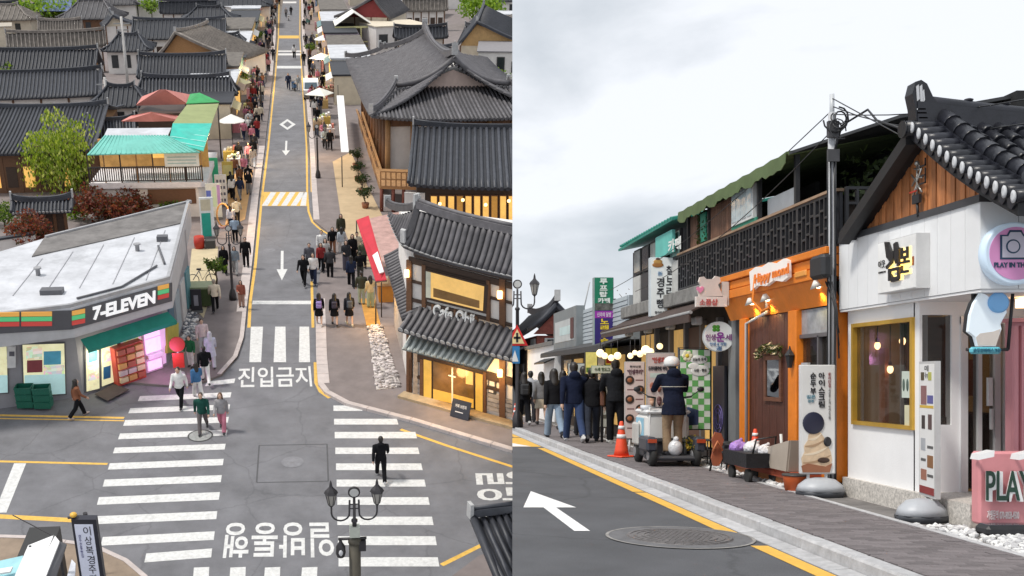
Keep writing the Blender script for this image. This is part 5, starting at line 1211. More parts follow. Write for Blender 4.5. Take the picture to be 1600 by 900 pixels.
canv([(36,868,2.9),(0,876,2.9),(-20,925,2.6),(24,925,2.6)],cm((0.32,0.6,0.66),0.5),'canvas')
canv([(20,885,2.95),(-10,890,2.95),(-20,898,2.95),(16,893,2.95)],CANV,'canvas')
m=MB();
for x,y in ((90,842),(47,853)):a=pw(x,y,3.4);m.tube([V3((a.x,a.y,0)),a],0.04,6)
m.tube([pw(20,805,3.3),pw(88,840,3.5)],0.015,4);t.part('frame',m,IRON)
m=MB();c=pw(90,915,0.1);m.box(c+V3((-0.6,-1.5,0)),c+V3((0.3,0.2,2.0)));t.part('stall_body',m,cm((0.03,0.03,0.03),0.6))
m=MB()
for i in range(5):a=pw(146+i*4,888+i*3,0.1);m.tube([a,a+V3((random.uniform(-.2,.2),random.uniform(-.1,.1),0.4)),a+V3((random.uniform(-.3,.3),0,0.7))],0.03,5)
t.part('driftwood',m,cm((0.45,0.36,0.28),0.8))
g0,g1=pw(737,812,4.0),pw(1010,755,4.0);g1.z=g0.z;d=(g1-g0).normalized();nn=V3((d.y,-d.x,0))
t=T('tiled_gate_roof','near dark tiled roof corner at the bottom right of the old town','roof',(g0.x,g0.y,0),FA)
E0=g0+nn*3.2-Z_*1.35;slope(t,E0,E0+d*8,-nn*3.2+Z_*1.35,38,'slate','parts',0.1,0.1,0,0,0.085,ends=SLATE)
ridge(t,g0-d*0.0,g0+d*8,0.15,0.1,0.12);m=MB();m.tube([g0+Z_*0.15,g0.lerp(E0,0.5)-Z_*0.05,E0+Z_*0.1],0.11,6);t.part('verge_ridge',m,SLATE)
m=MB();a=E0-nn*2.6+d*0.5;m.slab(V3((a.x,a.y,0)),d*7,nn*1.8,Z_*2.9);t.part('wall',m,PLASTER)
m=MB();a=E0+d*0.4-nn*0.4-Z_*0.5;m.slab(a,d*0.3,nn*0.3,Z_*0.3);t.part('bracket',m,cm((0.5,0.3,0.04),0.6))
# white van, scooters
def van(label,px,rz,body):
    t=T('parked_van',label,'van',pw(*px,0.0),FA,rz,local=True);m=MB()
    m.prism([(-0.8,-2.0,0.35),(-0.8,1.9,0.35),(-0.8,1.9,1.75),(-0.8,-1.2,1.8),(-0.8,-1.75,1.15),(-0.8,-2.0,1.05)],(1.6,0,0));t.part('body',m,body)
    m=MB();m.prism([(-0.68,-1.74,1.17),(0.68,-1.74,1.17),(0.64,-1.27,1.74),(-0.64,-1.27,1.74)],(0,-0.03,0.02));t.part('windscreen',m,mat('windscreen',(0.1,0.14,0.17),0.1,var=0.1))
    m=MB();m.box((-0.74,-2.05,0.4),(0.74,-1.98,0.62));t.part('bumper',m,cm((0.05,0.05,0.05),0.5))
    for sx in (-1,1):
        m=MB();m.box((sx*0.5-0.14,-2.03,0.75),(sx*0.5+0.14,-1.97,0.92));t.part('headlight',m,cm((0.8,0.8,0.75),0.2))
        m=MB();m.box((sx*0.805-0.01,-1.2,1.12),(sx*0.805+0.01,1.4,1.6));t.part('side_window',m,GLASSD)
        for y in (-1.25,1.2):m=MB();m.lathe((sx*0.72-0.1,y,0.32),[(0.32,0),(0.32,0.2)],14,axis=(1,0,0));t.part('wheel',m,cm((0.02,0.02,0.02),0.8))
    return t
van('small white van facing down the street on its right side',(486,152),0.0,cm((0.75,0.75,0.75),0.3))
def scooter(label,F,p,rz,col):
    t=T('scooter',label,'scooter',p,F,rz,local=True)
    for y in (-0.6,0.6):m=MB();m.lathe((-0.05,y,0.25),[(0.25,0),(0.25,0.1)],14,axis=(1,0,0));t.part('wheel',m,cm((0.02,0.02,0.02),0.8))
    m=MB();m.prism([(-0.16,-0.75,0.35),(-0.16,0.35,0.3),(-0.16,0.45,0.9),(-0.16,0.3,0.9),(-0.16,0.15,0.42),(-0.16,-0.1,0.42),(-0.16,-0.2,0.75),(-0.16,-0.8,0.7)],(0.32,0,0));t.part('body',m,cm(col,0.35))
    m=MB();m.cbox((-0.14,-0.75,0.74),(0.14,-0.15,0.84),0.03);t.part('seat',m,cm((0.02,0.02,0.02),0.6));m=MB();m.tube([(-0.3,0.35,0.98),(0,0.42,0.95),(0.3,0.35,0.98)],0.025,6);m.tube([(0,0.62,0.25),(0,0.4,0.95)],0.03,6);t.part('handlebar',m,IRON);return t
scooter('blue scooter between the two pedestrians in the lane',FA,pw(459,141),0.2,(0.05,0.12,0.25));scooter('white far scooter riding down the lane near the top',FA,pw(451,32),0.0,(0.7,0.7,0.72))
scooter('dark far scooter on the right pavement near the top',FA,pw(481,38,.1),0.4,(0.04,0.12,0.12))
# stalls, banners and shop fronts down the left pavement
def stand(label,px,w,h,col,rz=0.0,deco=None,name='banner_stand',F=FA,th=0.08,w0=0.1):
    t=T(name,label,'banner',pw(*px,w0),F,rz,local=True);m=MB();m.cbox((-w/2,-th/2,0.12),(w/2,th/2,h),0.02);t.part('panel',m,cm(col,0.55))
    m=MB();m.box((-w/2-0.03,-0.2,0),(w/2+0.03,0.2,0.12));t.part('base',m,cm((0.12,0.12,0.12),0.6))
    if deco:
        for k,(x0,z0,x1,z1,c) in enumerate(deco):m=MB();m.box((x0*w-w/2,-th/2-0.012,z0*h),(x1*w-w/2,-th/2,z1*h));t.part('print',m,cm(c,0.55))
    return t
stand('tall sea green banner in a white frame by the gravel bed',(326,372),0.85,2.6,(0.78,0.8,0.78),0.1,[(0.1,0.05,0.75,0.62,(0.02,0.36,0.27)),(0.1,0.68,0.8,0.95,(0.6,0.55,0.4))])
stand('pale blue and violet price banner below the green one',(336,342),1.0,2.4,(0.62,0.66,0.62),0.0,[(0.05,0.5,0.35,0.8,(0.1,0.15,0.5)),(0.45,0.35,0.7,0.9,(0.5,0.65,0.45)),(0.75,0.4,0.95,0.95,(0.4,0.25,0.5))])
stand('bright green shop banner highest of the banner row',(333,303),0.95,2.6,(0.05,0.5,0.25),0.0,[(0.1,0.1,0.9,0.3,(0.4,0.75,0.5))])
stand('yellow shop sign board leaning beside the bright green banner',(357,288),0.8,1.7,(0.7,0.52,0.12),0.0,[(0.1,0.3,0.9,0.85,(0.8,0.7,0.3))])
stand('white menu board with rows of black cup pictures',(347,322),0.8,2.2,(0.78,0.76,0.72),0.0,[(0.15+0.28*i,0.15+0.2*j,0.32+0.28*i,0.24+0.2*j,(0.12,0.12,0.16)) for i in range(3) for j in range(4)])
stand('black easel board by the green dumpster',(308,488),0.55,1.25,(0.02,0.02,0.025),0.0,[(0.3,0.3,0.7,0.75,(0.25,0.25,0.28))])
t=ground_thing('green_bin','large olive green waste container beside the store','bin',(313,477));m=MB();m.prism([(-0.6,-0.4,0.1),(0.6,-0.4,0.1),(0.68,-0.48,1.05),(-0.68,-0.48,1.05)],(0,0.9,0));t.part('body',m,cm((0.06,0.09,0.03),0.6));m=MB();m.box((-0.7,-0.5,1.05),(0.7,0.5,1.15));t.part('lid',m,cm((0.3,0.34,0.2),0.6))
t=ground_thing('ice_box','red drum beside a dark crate on the sand paving','drum',(312,388));m=MB();m.lathe((0,0,0),[(0.3,0),(0.33,0.4),(0.3,0.75)],14);t.part('drum',m,RDP);m=MB();m.box((0.35,-0.2,0),(0.95,0.3,0.5));t.part('dark_crate',m,cm((0.05,0.05,0.05),0.7))
t=ground_thing('entrance_arch','wooden ring photo stand beside the white menu board','stand',(350,356));m=MB();m.tube([(0.4*math.cos(i*math.pi/8),0,0.85+0.75*math.sin(i*math.pi/8)) for i in range(17)],0.06,6);t.part('ring',m,cm((0.5,0.28,0.1),0.6));m=MB();m.box((-0.35,-0.2,0),(0.35,0.2,0.12));t.part('base',m,cm((0.5,0.3,0.28),0.7))
tree('terrace_shrub','conical dark green shrub in front of the cream coated person','plant',pw(338,447,.1),1.6,0.6,GREENS,700,0.11,0.06,limbs=5)
t=ground_thing('bicycle','pale bicycle parked at the end of the green container','bicycle',(317,446));m=MB()
for y in (-0.5,0.5):
    m=MB();m.tube([(y+0.32*math.cos(i*math.pi/8),0,0.33+0.32*math.sin(i*math.pi/8)) for i in range(17)],0.025,6);t.part('wheel',m,cm((0.15,0.15,0.15),0.6))
m=MB();m.tube([(-0.5,0,0.33),(-0.15,0,0.85),(0.35,0,0.85),(0.0,0,0.33),(-0.15,0,0.85)],0.03,6);m.tube([(0.5,0,0.33),(0.35,0,0.95),(0.25,0.25,1.0)],0.03,6);t.part('frame',m,cm((0.6,0.58,0.55),0.4));m=MB();m.cbox((-0.28,-0.09,0.9),(-0.02,0.09,0.97),0.02);t.part('saddle',m,IRON)
shopc=[((0.62,0.55,0.42),'cream'),((0.72,0.7,0.66),'white'),((0.35,0.2,0.1),'brown'),((0.5,0.42,0.5),'lilac'),((0.6,0.5,0.2),'yellow'),((0.7,0.66,0.62),'pale'),((0.25,0.3,0.3),'slate green')]
awn=[((0.5,0.42,0.22),'mustard'),((0.72,0.7,0.67),'white'),((0.3,0.1,0.09),'maroon'),((0.14,0.24,0.25),'grey teal'),((0.62,0.57,0.5),'ivory'),((0.3,0.2,0.14),'brown')]
def shop_front(label,u0,v0,v1,h,wc,ac,side,k):
    """narrow street shop; its front faces the lane"""
    sg_=1 if side == 'L' else -1;dep=4.5;fa_=0.1+0.16*(k % 4)
    t=T('street_shop',label,'shop',(u0,(v0+v1)/2,0),FA,group='small shops along the old street');m=MB();m.box((u0,v0+0.1,0),(u0-sg_*dep,v1-0.1,h));t.part('wall',m,mat('shop_wall_%d' % k,wc,0.85,var=0.12,vs=1.2,dirt=0.15))
    m=MB();m.box((u0+sg_*0.2,v0,h),(u0-sg_*dep-0.1,v1,h+0.18));t.part('roof',m,[SLATE_B,ROOFW,OLDT_B][k % 3])
    m=MB();m.prism([(u0+sg_*0.03,v0+(v1-v0)*fa_,2.75),(u0+sg_*0.8,v0+(v1-v0)*fa_,2.35),(u0+sg_*0.8,v0+(v1-v0)*(fa_+0.42),2.35),(u0+sg_*0.03,v0+(v1-v0)*(fa_+0.42),2.75)],(0,0,0.06));t.part('awning',m,mat('awning_cloth_%d' % (int(ac[0]*99)),ac,0.75,var=0.1))
    m=MB();m.box((u0+sg_*0.01,v0+0.6,0.3),(u0+sg_*0.06,v1-0.6,2.2));w=t.part('shop_window',m,LITWARM if k % 2 else GLASSD);m=MB();m.box((u0+sg_*0.02,v0+0.5,2.75),(u0+sg_*0.12,v1-0.5,h-0.15));s=t.part('sign',m,cm([(0.75,0.74,0.7),(0.5,0.35,0.1),(0.15,0.3,0.25),(0.6,0.15,0.12)][k % 4],0.5))
    m=MB();m.box((u0+sg_*0.8,v0+0.5,0.1),(u0+sg_*1.1,v0+1.1,1.5));t.part('sidewalk_board',m,cm([(0.75,0.7,0.6),(0.65,0.6,0.2),(0.6,0.3,0.35)][k % 3],0.5));return t
vv=[92,101,110,121,132,145,160,178,200,226,258]
for k in range(len(vv)-1):
    wc,wn_=shopc[k % 7];ac,an_=awn[(k*5) % 6]
    shop_front('%s %s walled shop with %s awning on the left pavement, number of its kind from the cafe %s' % (['low','narrow','small','tiny','far'][k % 5],wn_,an_,'up') if False else '%s shop with %s awning, left side of the street %s' % (wn_,an_,['just past the teal cafe','beside the dark tiled roofs','below the brown gabled house','next to the brown gable','past the brown gable','before the far white house','beside the far pale block','close to the street top','at the street top','farthest up'][k]),-6.3-0.1*(k % 3),vv[k],vv[k+1],3.1+0.3*(k % 3),wc,ac,'L',k)
vv=[108,118,130,143,158,176,200,228,262]
for k in range(len(vv)-1):
    wc,wn_=shopc[(k*3+1) % 7];ac,an_=awn[(k*2+1) % 6]
    shop_front('%s shop with %s awning, right side of the street %s' % (wn_,an_,['just past the great roof','beside the pergola','above the white van','before the blue kiosk','by the blue kiosk','past the blue kiosk','at the street top','farthest up'][k]),3.4+0.12*(k % 3),vv[k],vv[k+1],3.0+0.3*(k % 2),wc,ac,'R',k)
t=T('white_awning','long white fabric awning beside the brown timber screen','awning',pw(540,235),FA);m=MB();m.prism([pw(526,150,2.5),pw(537,150,2.7),pw(545,238,2.7),pw(533,238,2.4)],Z_*0.05);t.part('canvas',m,CANV)
for q in ((528,133,2.5),(534,244,2.4)):a=pw(*q);m=MB();m.tube([V3((a.x,a.y,0.1)),a],0.04,6);t.part('post',m,RAILM)
def parasol(label,px,r,h,col,sq=False):
    t=T('parasol',label,'parasol',pw(*px,.1),FA,0.3,'parasols over the stalls',local=True);m=MB();m.tube([(0,0,0),(0,0,h)],0.03,6);t.part('pole',m,RAILM);m=MB();m.lathe((0,0,h-0.55),[(r,0),(r*0.98,0.04),(r*0.5,0.33),(0.03,0.6)],4 if sq else 8,smooth=False);t.part('canopy',m,cm(col,0.7));return t
parasol('white square parasol over the stalls right of the van',(500,182),1.5,2.7,(0.78,0.76,0.68),True);parasol('white round parasol highest on the right pavement',(506,86),1.4,2.6,(0.8,0.8,0.78));parasol('pale square parasol above the white van',(503,118),1.6,2.6,(0.76,0.74,0.7),True)
parasol('cream square parasol over the left shops beside the dark roofs',(376,160),1.3,2.5,(0.7,0.62,0.35),True);parasol('white round parasol on the left pavement above the banners',(364,225),1.2,2.5,(0.78,0.75,0.72));parasol('yellow round parasol at the top of the left pavement',(404,34),1.7,2.8,(0.75,0.65,0.2))
for k,(x,y,c,cn_) in enumerate(((505,168,(0.6,0.4,0.15),'tan'),(508,195,(0.65,0.45,0.1),'yellow'),(514,214,(0.7,0.6,0.55),'pink white'),(498,202,(0.5,0.3,0.12),'brown'),(512,150,(0.7,0.45,0.3),'peach'),(372,205,(0.7,0.25,0.3),'red'),(366,262,(0.8,0.76,0.7),'white'),(360,250,(0.7,0.5,0.1),'amber'))):
    t=ground_thing('market_stall','small %s goods stall on the %s pavement' % (cn_,'right' if x > 460 else 'left'),'stall',(x,y),0.0,'goods stalls on the pavements');m=MB();m.box((-0.5,-0.7,0),(0.5,0.7,0.85));t.part('counter',m,cm(c,0.7))
    for j in range(4):m=MB();m.box((-0.45+0.24*j,-0.6+0.3*(j % 2),0.85),(-0.27+0.24*j,0.1+0.3*(j % 2),0.98+0.06*j));t.part('goods_box',m,cm(random.choice([(0.7,0.6,0.4),(0.6,0.2,0.15),(0.3,0.4,0.2),(0.75,0.72,0.7)]),0.7))
# ---- people of the old street (face: 0 = walking away up the street, 180 = towards the viewer)
BK,DK,NV,GY,WH,CR_,BL,PK,GN,BR,RD=(0.009,0.009,0.011),(0.035,0.035,0.04),(0.02,0.028,0.06),(0.2,0.2,0.21),(0.72,0.71,0.7),(0.6,0.52,0.4),(0.06,0.16,0.32),(0.55,0.2,0.27),(0.015,0.07,0.055),(0.2,0.09,0.05),(0.25,0.03,0.03)
def pa(label,x,y,face,tpl,top,low,w=0.0,**k):return person(label,FA,pw(x,y,w),face,tpl,top,low,**k)
pa('person in rust patterned top and wide black trousers walking past the green crates',124,652,-60,'walk_woman',(0.22,0.09,0.05),BK,h=1.72,shoe=(0.5,0.4,0.35))
pa('person in white open jacket and black trousers coming onto the crosswalk',283,634,170,'walk_man',WH,BK,h=1.82)
pa('person in blue top and white trousers next to the white jacket',310,622,20,'walk_woman',BL,WH,h=1.66)
pa('person in dark green sweatshirt and grey trousers stepping over the manhole',318,674,180,'stride_man',GN,(0.13,0.115,0.115),h=1.76,hair=(0.06,0.04,0.03))
pa('person in white cardigan and pink trousers with brown hair',348,673,175,'walk_woman',(0.3,0.29,0.3),PK,h=1.7,hair=(0.12,0.06,0.03))
pa('person in green jacket and white shorts at the store corner',299,573,160,'stand_man',(0.02,0.12,0.05),WH,0.1,h=1.5)
pa('person in black jacket and white trousers walking up past the store corner',322,598,10,'walk_man',BK,WH,0.1,h=1.75)
pa('person in pale pink shirt turning to the long pale coat',318,552,200,'stand_man',(0.62,0.5,0.52),(0.5,0.5,0.55),0.1,h=1.7)
pa('person in long pale lilac raincoat at the pavement edge',331,574,10,'coat_woman',(0.5,0.5,0.62),(0.45,0.45,0.5),0.1,h=1.72,hair=(0.45,0.45,0.5))
pa('person in cream coat and black trousers beside the lamp base',337,486,5,'stride_man',(0.66,0.58,0.45),BK,0.1,h=1.74,hair=(0.3,0.25,0.2))
pa('small person in brown red coat close to the lamp base',378,480,180,'stand_woman',(0.3,0.1,0.07),(0.4,0.25,0.2),0.1,h=1.45)
pa('person all in black standing by the yellow line above the lamp base',385,417,180,'stand_man',BK,BK,0.1,h=1.74)
pa('person in long black coat left of the tall lamp',351,428,180,'coat_woman',BK,BK,0.1,h=1.66)
pa('person in striped grey top right behind the tall lamp pole',368,428,180,'walk_woman',(0.2,0.24,0.28),(0.4,0.4,0.4),0.1,h=1.64)
pa('person in white top with olive jacket by the orange paving',371,350,0,'walk_man',(0.35,0.36,0.33),BK,0.1,h=1.75)
pa('person in pale top and navy trousers left of the olive jacket',362,360,0,'walk_woman',(0.55,0.55,0.6),NV,0.1,h=1.68)
pa('person in light blue denim by the lamp above the olive jacket',368,378,180,'stand_man',(0.3,0.38,0.48),BK,0.1,h=1.6)
pa('person all in black crossing on the right crosswalk seen from behind',595,749,0,'walk_man',BK,BK,h=1.78,shoe=(0.5,0.5,0.5))
pa('person in black coat and skirt with violet backpack, first of the three abreast',499,508,0,'skirt_woman',BK,BK,0.1,h=1.68,bag=(0.3,0.22,0.5),shoe=(0.6,0.58,0.55))
pa('person in black coat and skirt, middle one of the three abreast',523,508,0,'skirt_woman',BK,BK,0.1,h=1.66,bag=(0.04,0.03,0.05))
pa('person in black coat and skirt with slate backpack, right one of the three abreast',546,508,5,'skirt_woman',(0.022,0.022,0.028),BK,0.1,h=1.72,bag=(0.06,0.07,0.09),shoe=(0.6,0.55,0.4))
pa('person in olive black coat and pale green trousers beside the ochre step',565,475,0,'stand_man',(0.05,0.055,0.04),(0.35,0.4,0.3),0.12,h=1.76)
pa('person in yellow cream top and pale green trousers by the orange stall',579,480,10,'stand_woman',(0.62,0.5,0.28),(0.36,0.42,0.28),0.12,h=1.7)
crowd=[(475,445,170,'walk_man',BK,BK,'black suit at the lane edge, front left of the crowd'),(490,443,175,'walk_woman',WH,NV,'white top and navy trousers at the front of the crowd'),(484,425,180,'stand_man',(0.1,0.1,0.12),DK,'charcoal jacket with a cap behind the black suit'),(502,424,180,'walk_woman',RD,BK,'dark red coat in the middle of the crowd'),(516,434,0,'stand_man',(0.045,0.045,0.05),BK,'long dark jacket walking up at the crowd centre'),(509,420,180,'stand_woman',(0.5,0.48,0.46),DK,'pale patterned top beside the dark red coat'),(503,404,180,'stand_man',WH,DK,'white shirt at the back left of the crowd'),(520,396,180,'walk_man',BK,BR,'black top with flushed face at the back of the crowd'),(533,378,180,'coat_woman',(0.045,0.045,0.03),GY,'broad olive black coat, last of the crowd'),(534,398,0,'walk_woman',(0.4,0.42,0.45),WH,'light denim at the back of the crowd'),(541,423,180,'stand_woman',DK,(0.12,0.11,0.14),'dark grey coat right of the crowd centre'),(551,413,180,'stand_woman',BK,BK,'black coat beside the cream top'),(558,408,180,'stand_man',CR_,DK,'cream top under the red awning edge'),(549,448,0,'walk_woman',NV,BK,'navy coat just above the three abreast'),(563,438,0,'stand_man',BK,(0.06,0.06,0.05),'black jacket next to the red awning'),(568,420,180,'stand_man',(0.08,0.09,0.06),BK,'olive jacket under the red awning')]
for x,y,fc,tp,a,b_,lab in crowd:pa('person in '+lab,x,y,fc,tp,a,b_,0.05,h=random.uniform(1.64,1.8),group='crowd on the right pavement')
far=[(451,140,180,'walk_man',NV,NV,'navy coat in the lane near the white van'),(466,141,180,'walk_man',(0.3,0.32,0.34),(0.5,0.5,0.5),'pale grey beside the blue scooter'),(460,91,0,'walk_woman',WH,BK,'white shirt alone in the lane'),(447,27,180,'walk_man',GY,DK,'grey at the far top of the lane'),(455,24,0,'walk_man',BK,BK,'black at the far top of the lane'),(516,234,180,'walk_man',BK,BK,'black by the beige terrace'),(508,233,180,'walk_woman',(0.35,0.4,0.42),DK,'grey blue next to the black one by the terrace'),(374,258,0,'stand_man',BK,BK,'black below the white parasol'),(393,222,0,'walk_woman',BK,(0.4,0.3,0.25),'black coat and tan bottoms near the left lamp'),(389,205,0,'walk_man',WH,NV,'white top and navy trousers near the left lamp'),(396,262,0,'walk_woman',(0.6,0.5,0.4),WH,'cream top above the orange paving'),(398,240,180,'stand_man',DK,BK,'charcoal above the cream top'),(391,185,0,'stand_man',BR,BK,'brown jacket at the stalls'),(385,195,180,'stand_woman',PK,GY,'pink coat at the red stall'),(413,107,0,'walk_man',BK,BK,'black leading the far left group'),(418,100,0,'walk_woman',NV,BK,'navy in the far left group'),(420,112,0,'walk_woman',(0.4,0.2,0.22),BK,'rose coat in the far left group'),(427,95,180,'walk_man',DK,DK,'charcoal at the kerb of the far left group'),(408,84,180,'stand_man',(0.1,0.06,0.15),BK,'dark violet in the far left group'),(399,78,0,'stand_man',BK,GY,'black and grey beside the lilac shop'),(421,50,180,'walk_man',BK,BR,'black and brown at the far kerb'),(415,30,180,'walk_woman',RD,BK,'red among the far shoppers'),(426,22,0,'walk_man',BK,BK,'black far below the yellow parasol'),(430,38,0,'walk_woman',WH,DK,'white at the far left kerb'),(475,46,0,'walk_man',BK,BK,'black on the far right pavement'),(488,70,180,'walk_man',GY,BK,'grey below the white round parasol'),(478,72,0,'stand_man',BK,BK,'black by the far right lamp'),(475,103,0,'stand_man',BK,DK,'black standing above the white van'),(487,22,180,'walk_woman',(0.5,0.2,0.15),BK,'brick red far up the right side'),(492,182,0,'walk_woman',WH,DK,'white blouse at the tan stall'),(500,172,180,'stand_man',NV,WH,'navy and white at the tan stall'),(495,212,0,'walk_woman',(0.4,0.3,0.2),NV,'tan jacket at the brown stall'),(505,222,180,'stand_woman',PK,WH,'pink and white at the pink stall'),(496,195,180,'walk_man',BK,BK,'black between the tan and brown stalls'),(488,158,0,'walk_man',RD,BK,'dark red next to the van wheel'),(504,140,0,'stand_man',BK,BK,'black by the peach stall'),(365,150,0,'stand_man',(0.6,0.55,0.3),GY,'yellow shirt by the cream parasol')]
for x,y,fc,tp,a,b_,lab in far:pa('far person in '+lab,x,y,fc,tp,a,b_,0.1,h=random.uniform(1.66,1.84),group='pedestrians farther up the old street')

rf=random.Random(11)
for k in range(105):
    v=92+150*rf.random()**1.5 if k < 75 else 70+55*rf.random();L=rf.random() < 0.55 or k >= 75;u=rf.uniform(-5.4,-3.9) if L else rf.uniform(0.9,2.9)
    if not L and v < 98:v += 14
    cx_,cn_=rf.choice([(BK,'black'),(BK,'black'),(DK,'charcoal'),(NV,'navy'),(WH,'white'),(GY,'grey'),(CR_,'cream'),(BR,'brown'),(RD,'dark red'),(PK,'pink')]);fc_=rf.choice((0,180,20,160));lc_,ln_=rf.choice([(BK,'black'),(DK,'charcoal'),(NV,'navy'),(GY,'grey')]);p_=V3((u,v,0.1))
    person('tiny distant shopper in %s top and %s bottoms %s the %s pavement' % (cn_,ln_,'walking up' if fc_ < 90 else 'coming down','left' if L else 'right'),FA,p_,fc_,rf.choice(('walk_man','walk_woman','stand_man','stand_woman','stride_man')),cx_,lc_,h=rf.uniform(1.62,1.82),group='tiny shoppers far up the old street')
for k,(x,y) in enumerate(((404,70),(399,120),(486,90),(503,60),(381,138),(515,40))):tree('street_plant',['small street shrub by the lilac shop','small street shrub near the far left group','small street shrub above the white van','small street shrub under the blue kiosk','small street shrub beside the cream parasol','small street shrub close to the pergola'][k],'plant',pw(x,y,.1),2.0,0.8,GREENS,260,0.2,0.05,group='small street shrubs',limbs=5)
# more roofs packed between the lanes
hipped('small dark hipped house in the alley gap below the utility post',(196,205),6,5,2.6,4.0);hipped('small dark hipped house in the alley gap behind the brown gable',(206,112),6,6,2.8,4.4);hipped('dark hipped house left of the small white shop wall',(362,110),6,6,2.8,4.3)
hanok('low dark house filling the gap under the canopies by the alley',(140,222),(212,219),2.6,188,3.8,14,'slate',bays=3);hanok('old pale house at the far left above the weathered roof',(60,50),(128,49),3.0,34,4.4,16,'old');hanok('far dark house between the white house and the street top',(250,22),(340,20),3.0,8,4.8,16,'slate');hanok('far dark house at the top left corner of the hillside',(-40,22),(36,20),3.2,6,4.8,16,'slate');hanok('far dark long house right of the red gable',(618,62),(700,60),3.2,45,4.6,16,'slate');hanok('far grey house under the round tree on the right',(726,62),(830,64),3.2,44,4.8,16,'grey')
hanok('far brown house between greenhouse and slate roof',(630,18),(700,17),3.2,4,5.0,12,'old')
tree('round_tree','green tree in the alley beside the brown gabled house','tree',pw(228,96),3.6,1.6,GREENS,700,0.22,0.12,group='trees among the far roofs')

# rows of further roofs over the whole hillside
taken=[(FA.inverted() @ o.matrix_world.translation) for o in SC.objects if o.parent is None and o.get('category') in ('house','cafe','shop','greenhouse','shed','pergola') and SIDE.get(o.name) == 'A']
ORD=['first','second','third','fourth','fifth','sixth','seventh','eighth']
rh=random.Random(5)
for row,v in enumerate((112,132,152,174,198,226,258,296,338)):
    for sd_,sg_ in (('left',-1),('right',1)):
        k=0;u=(14 if sg_ < 0 else 11)+rh.uniform(0,3)
        while u < 30+v*0.26 and k < 8:
            w=rh.uniform(8,12);q=V3((sg_*(u+w/2)-1.5,v+rh.uniform(-4,4),0));u += w+rh.uniform(0.6,2.5);px_=461+q.x*27.5*1763/1600*(1600/1763)*0+0
            if q.x > 0.28*v+2 or any((a.x-q.x)**2+(a.y-q.y)**2 < 8.2**2 for a in taken):continue
            tl=rh.choice(('slate','slate','slate','grey','old'));t=hipped('%s far house, %s from the street in the %s row up the %s slope' % ({'slate':'dark','grey':'grey','old':'weathered'}[tl],ORD[k],ORD[row] if row < 8 else 'last',sd_),(461,300),w,rh.uniform(6.5,9),3.0,4.7+rh.random()*0.8,tl,wall=rh.choice((PLASTER,CREAM,TIMBER)),n=12)
            t.o.matrix_world=FA @ Matrix.Translation(q) @ Matrix.Rotation(rh.choice((0,0,0.12,-0.1,1.57)),4,'Z');k += 1
            if rh.random() < 0.3:tree('round_tree','green tree beside the %s far house of the %s row, %s slope' % (ORD[k-1],ORD[row] if row < 8 else 'last',sd_),'tree',q+V3((w/2+0.8,-4.0,0)),rh.uniform(3.5,5),rh.uniform(1.6,2.6),rh.choice((GREENS,BRIGHT)),330,0.36,0.12,group='trees among the far roofs',limbs=5)
# lit shop fronts spill their light on the pavement
def glow(label_part,t,loc,col,e,r=0.25):
    l_=bpy.data.lights.new('shop_light','POINT');l_.energy=e;l_.color=col;l_.shadow_soft_size=r;l_.specular_factor=0.0;o=bpy.data.objects.new('shop_light',l_);COL.objects.link(o);o.matrix_world=FA @ Matrix.Translation(loc)
glow('',None,pw(250,585,0.1)+V3((0.5,-0.7,1.0)),(1,0.4,0.9),34);glow('',None,pw(160,606,.1)+V3((0.2,-0.5,1.5)),(1,0.92,0.7),35)
glow('',None,wallpt(710,600,CL,CR)+nC*0.9+Z_*0.3,(1,0.6,0.22),60);glow('',None,wallpt(780,580,CL,CR)+nC*0.7,(1,0.6,0.2),60);glow('',None,pw(583,470,1.6),(1,0.6,0.2),90);glow('',None,pw(368,310,2.2),(1,0.6,0.25),140);glow('',None,pw(378,215,2.4),(1,0.7,0.35),200);glow('',None,pw(505,205,2.3),(1,0.65,0.3),160);glow('',None,pw(402,110,2.4),(1,0.7,0.35),350);glow('',None,pw(498,90,2.4),(1,0.7,0.35),350);glow('',None,pw(235,265,4.0),(1,0.6,0.2),60)
# ================================================================ PLACE B: the shop street seen from the pavement
ASPH_B=asphalt('dark_asphalt',(0.088,0.091,0.10),0.4)
m=MB();m.poly([(-60,-6,-0.03),(60,-6,-0.03),(160,500,-0.03),(-120,500,-0.03)]);struct('ground',m,mat('street_dirt',(0.14,0.13,0.125),0.95,var=0.3,vs=1.5,bump=0.5,bs=25))
m=MB();m.poly([(-8,-4,0),(3.72,-4,0),(3.72,120,0),(-8,120,0)]);road_b=struct('road',m,ASPH_B)
KERB_B=mat('granite_kerb',(0.44,0.44,0.45),0.85,var=0.2,vs=9,bump=0.3,bs=60,rnd=0.1,dirt=0.3)
PB=mat('pavement_joint',(0.07,0.063,0.065),0.95,var=0.2,vs=4)
m=MB();m.box((3.9,4,-0.02),(5.12,120,0.105));pav_b=struct('pavement',m,PB)
m=MB();m.box((5.12,4,-0.02),(16,120,0.1));verge_b=struct('ground',m,mat('worn_verge',(0.17,0.16,0.155),0.95,var=0.35,vs=3,bump=0.5,bs=20,dirt=0.4))
rb=random.Random(3)
y=7.2;n_=0
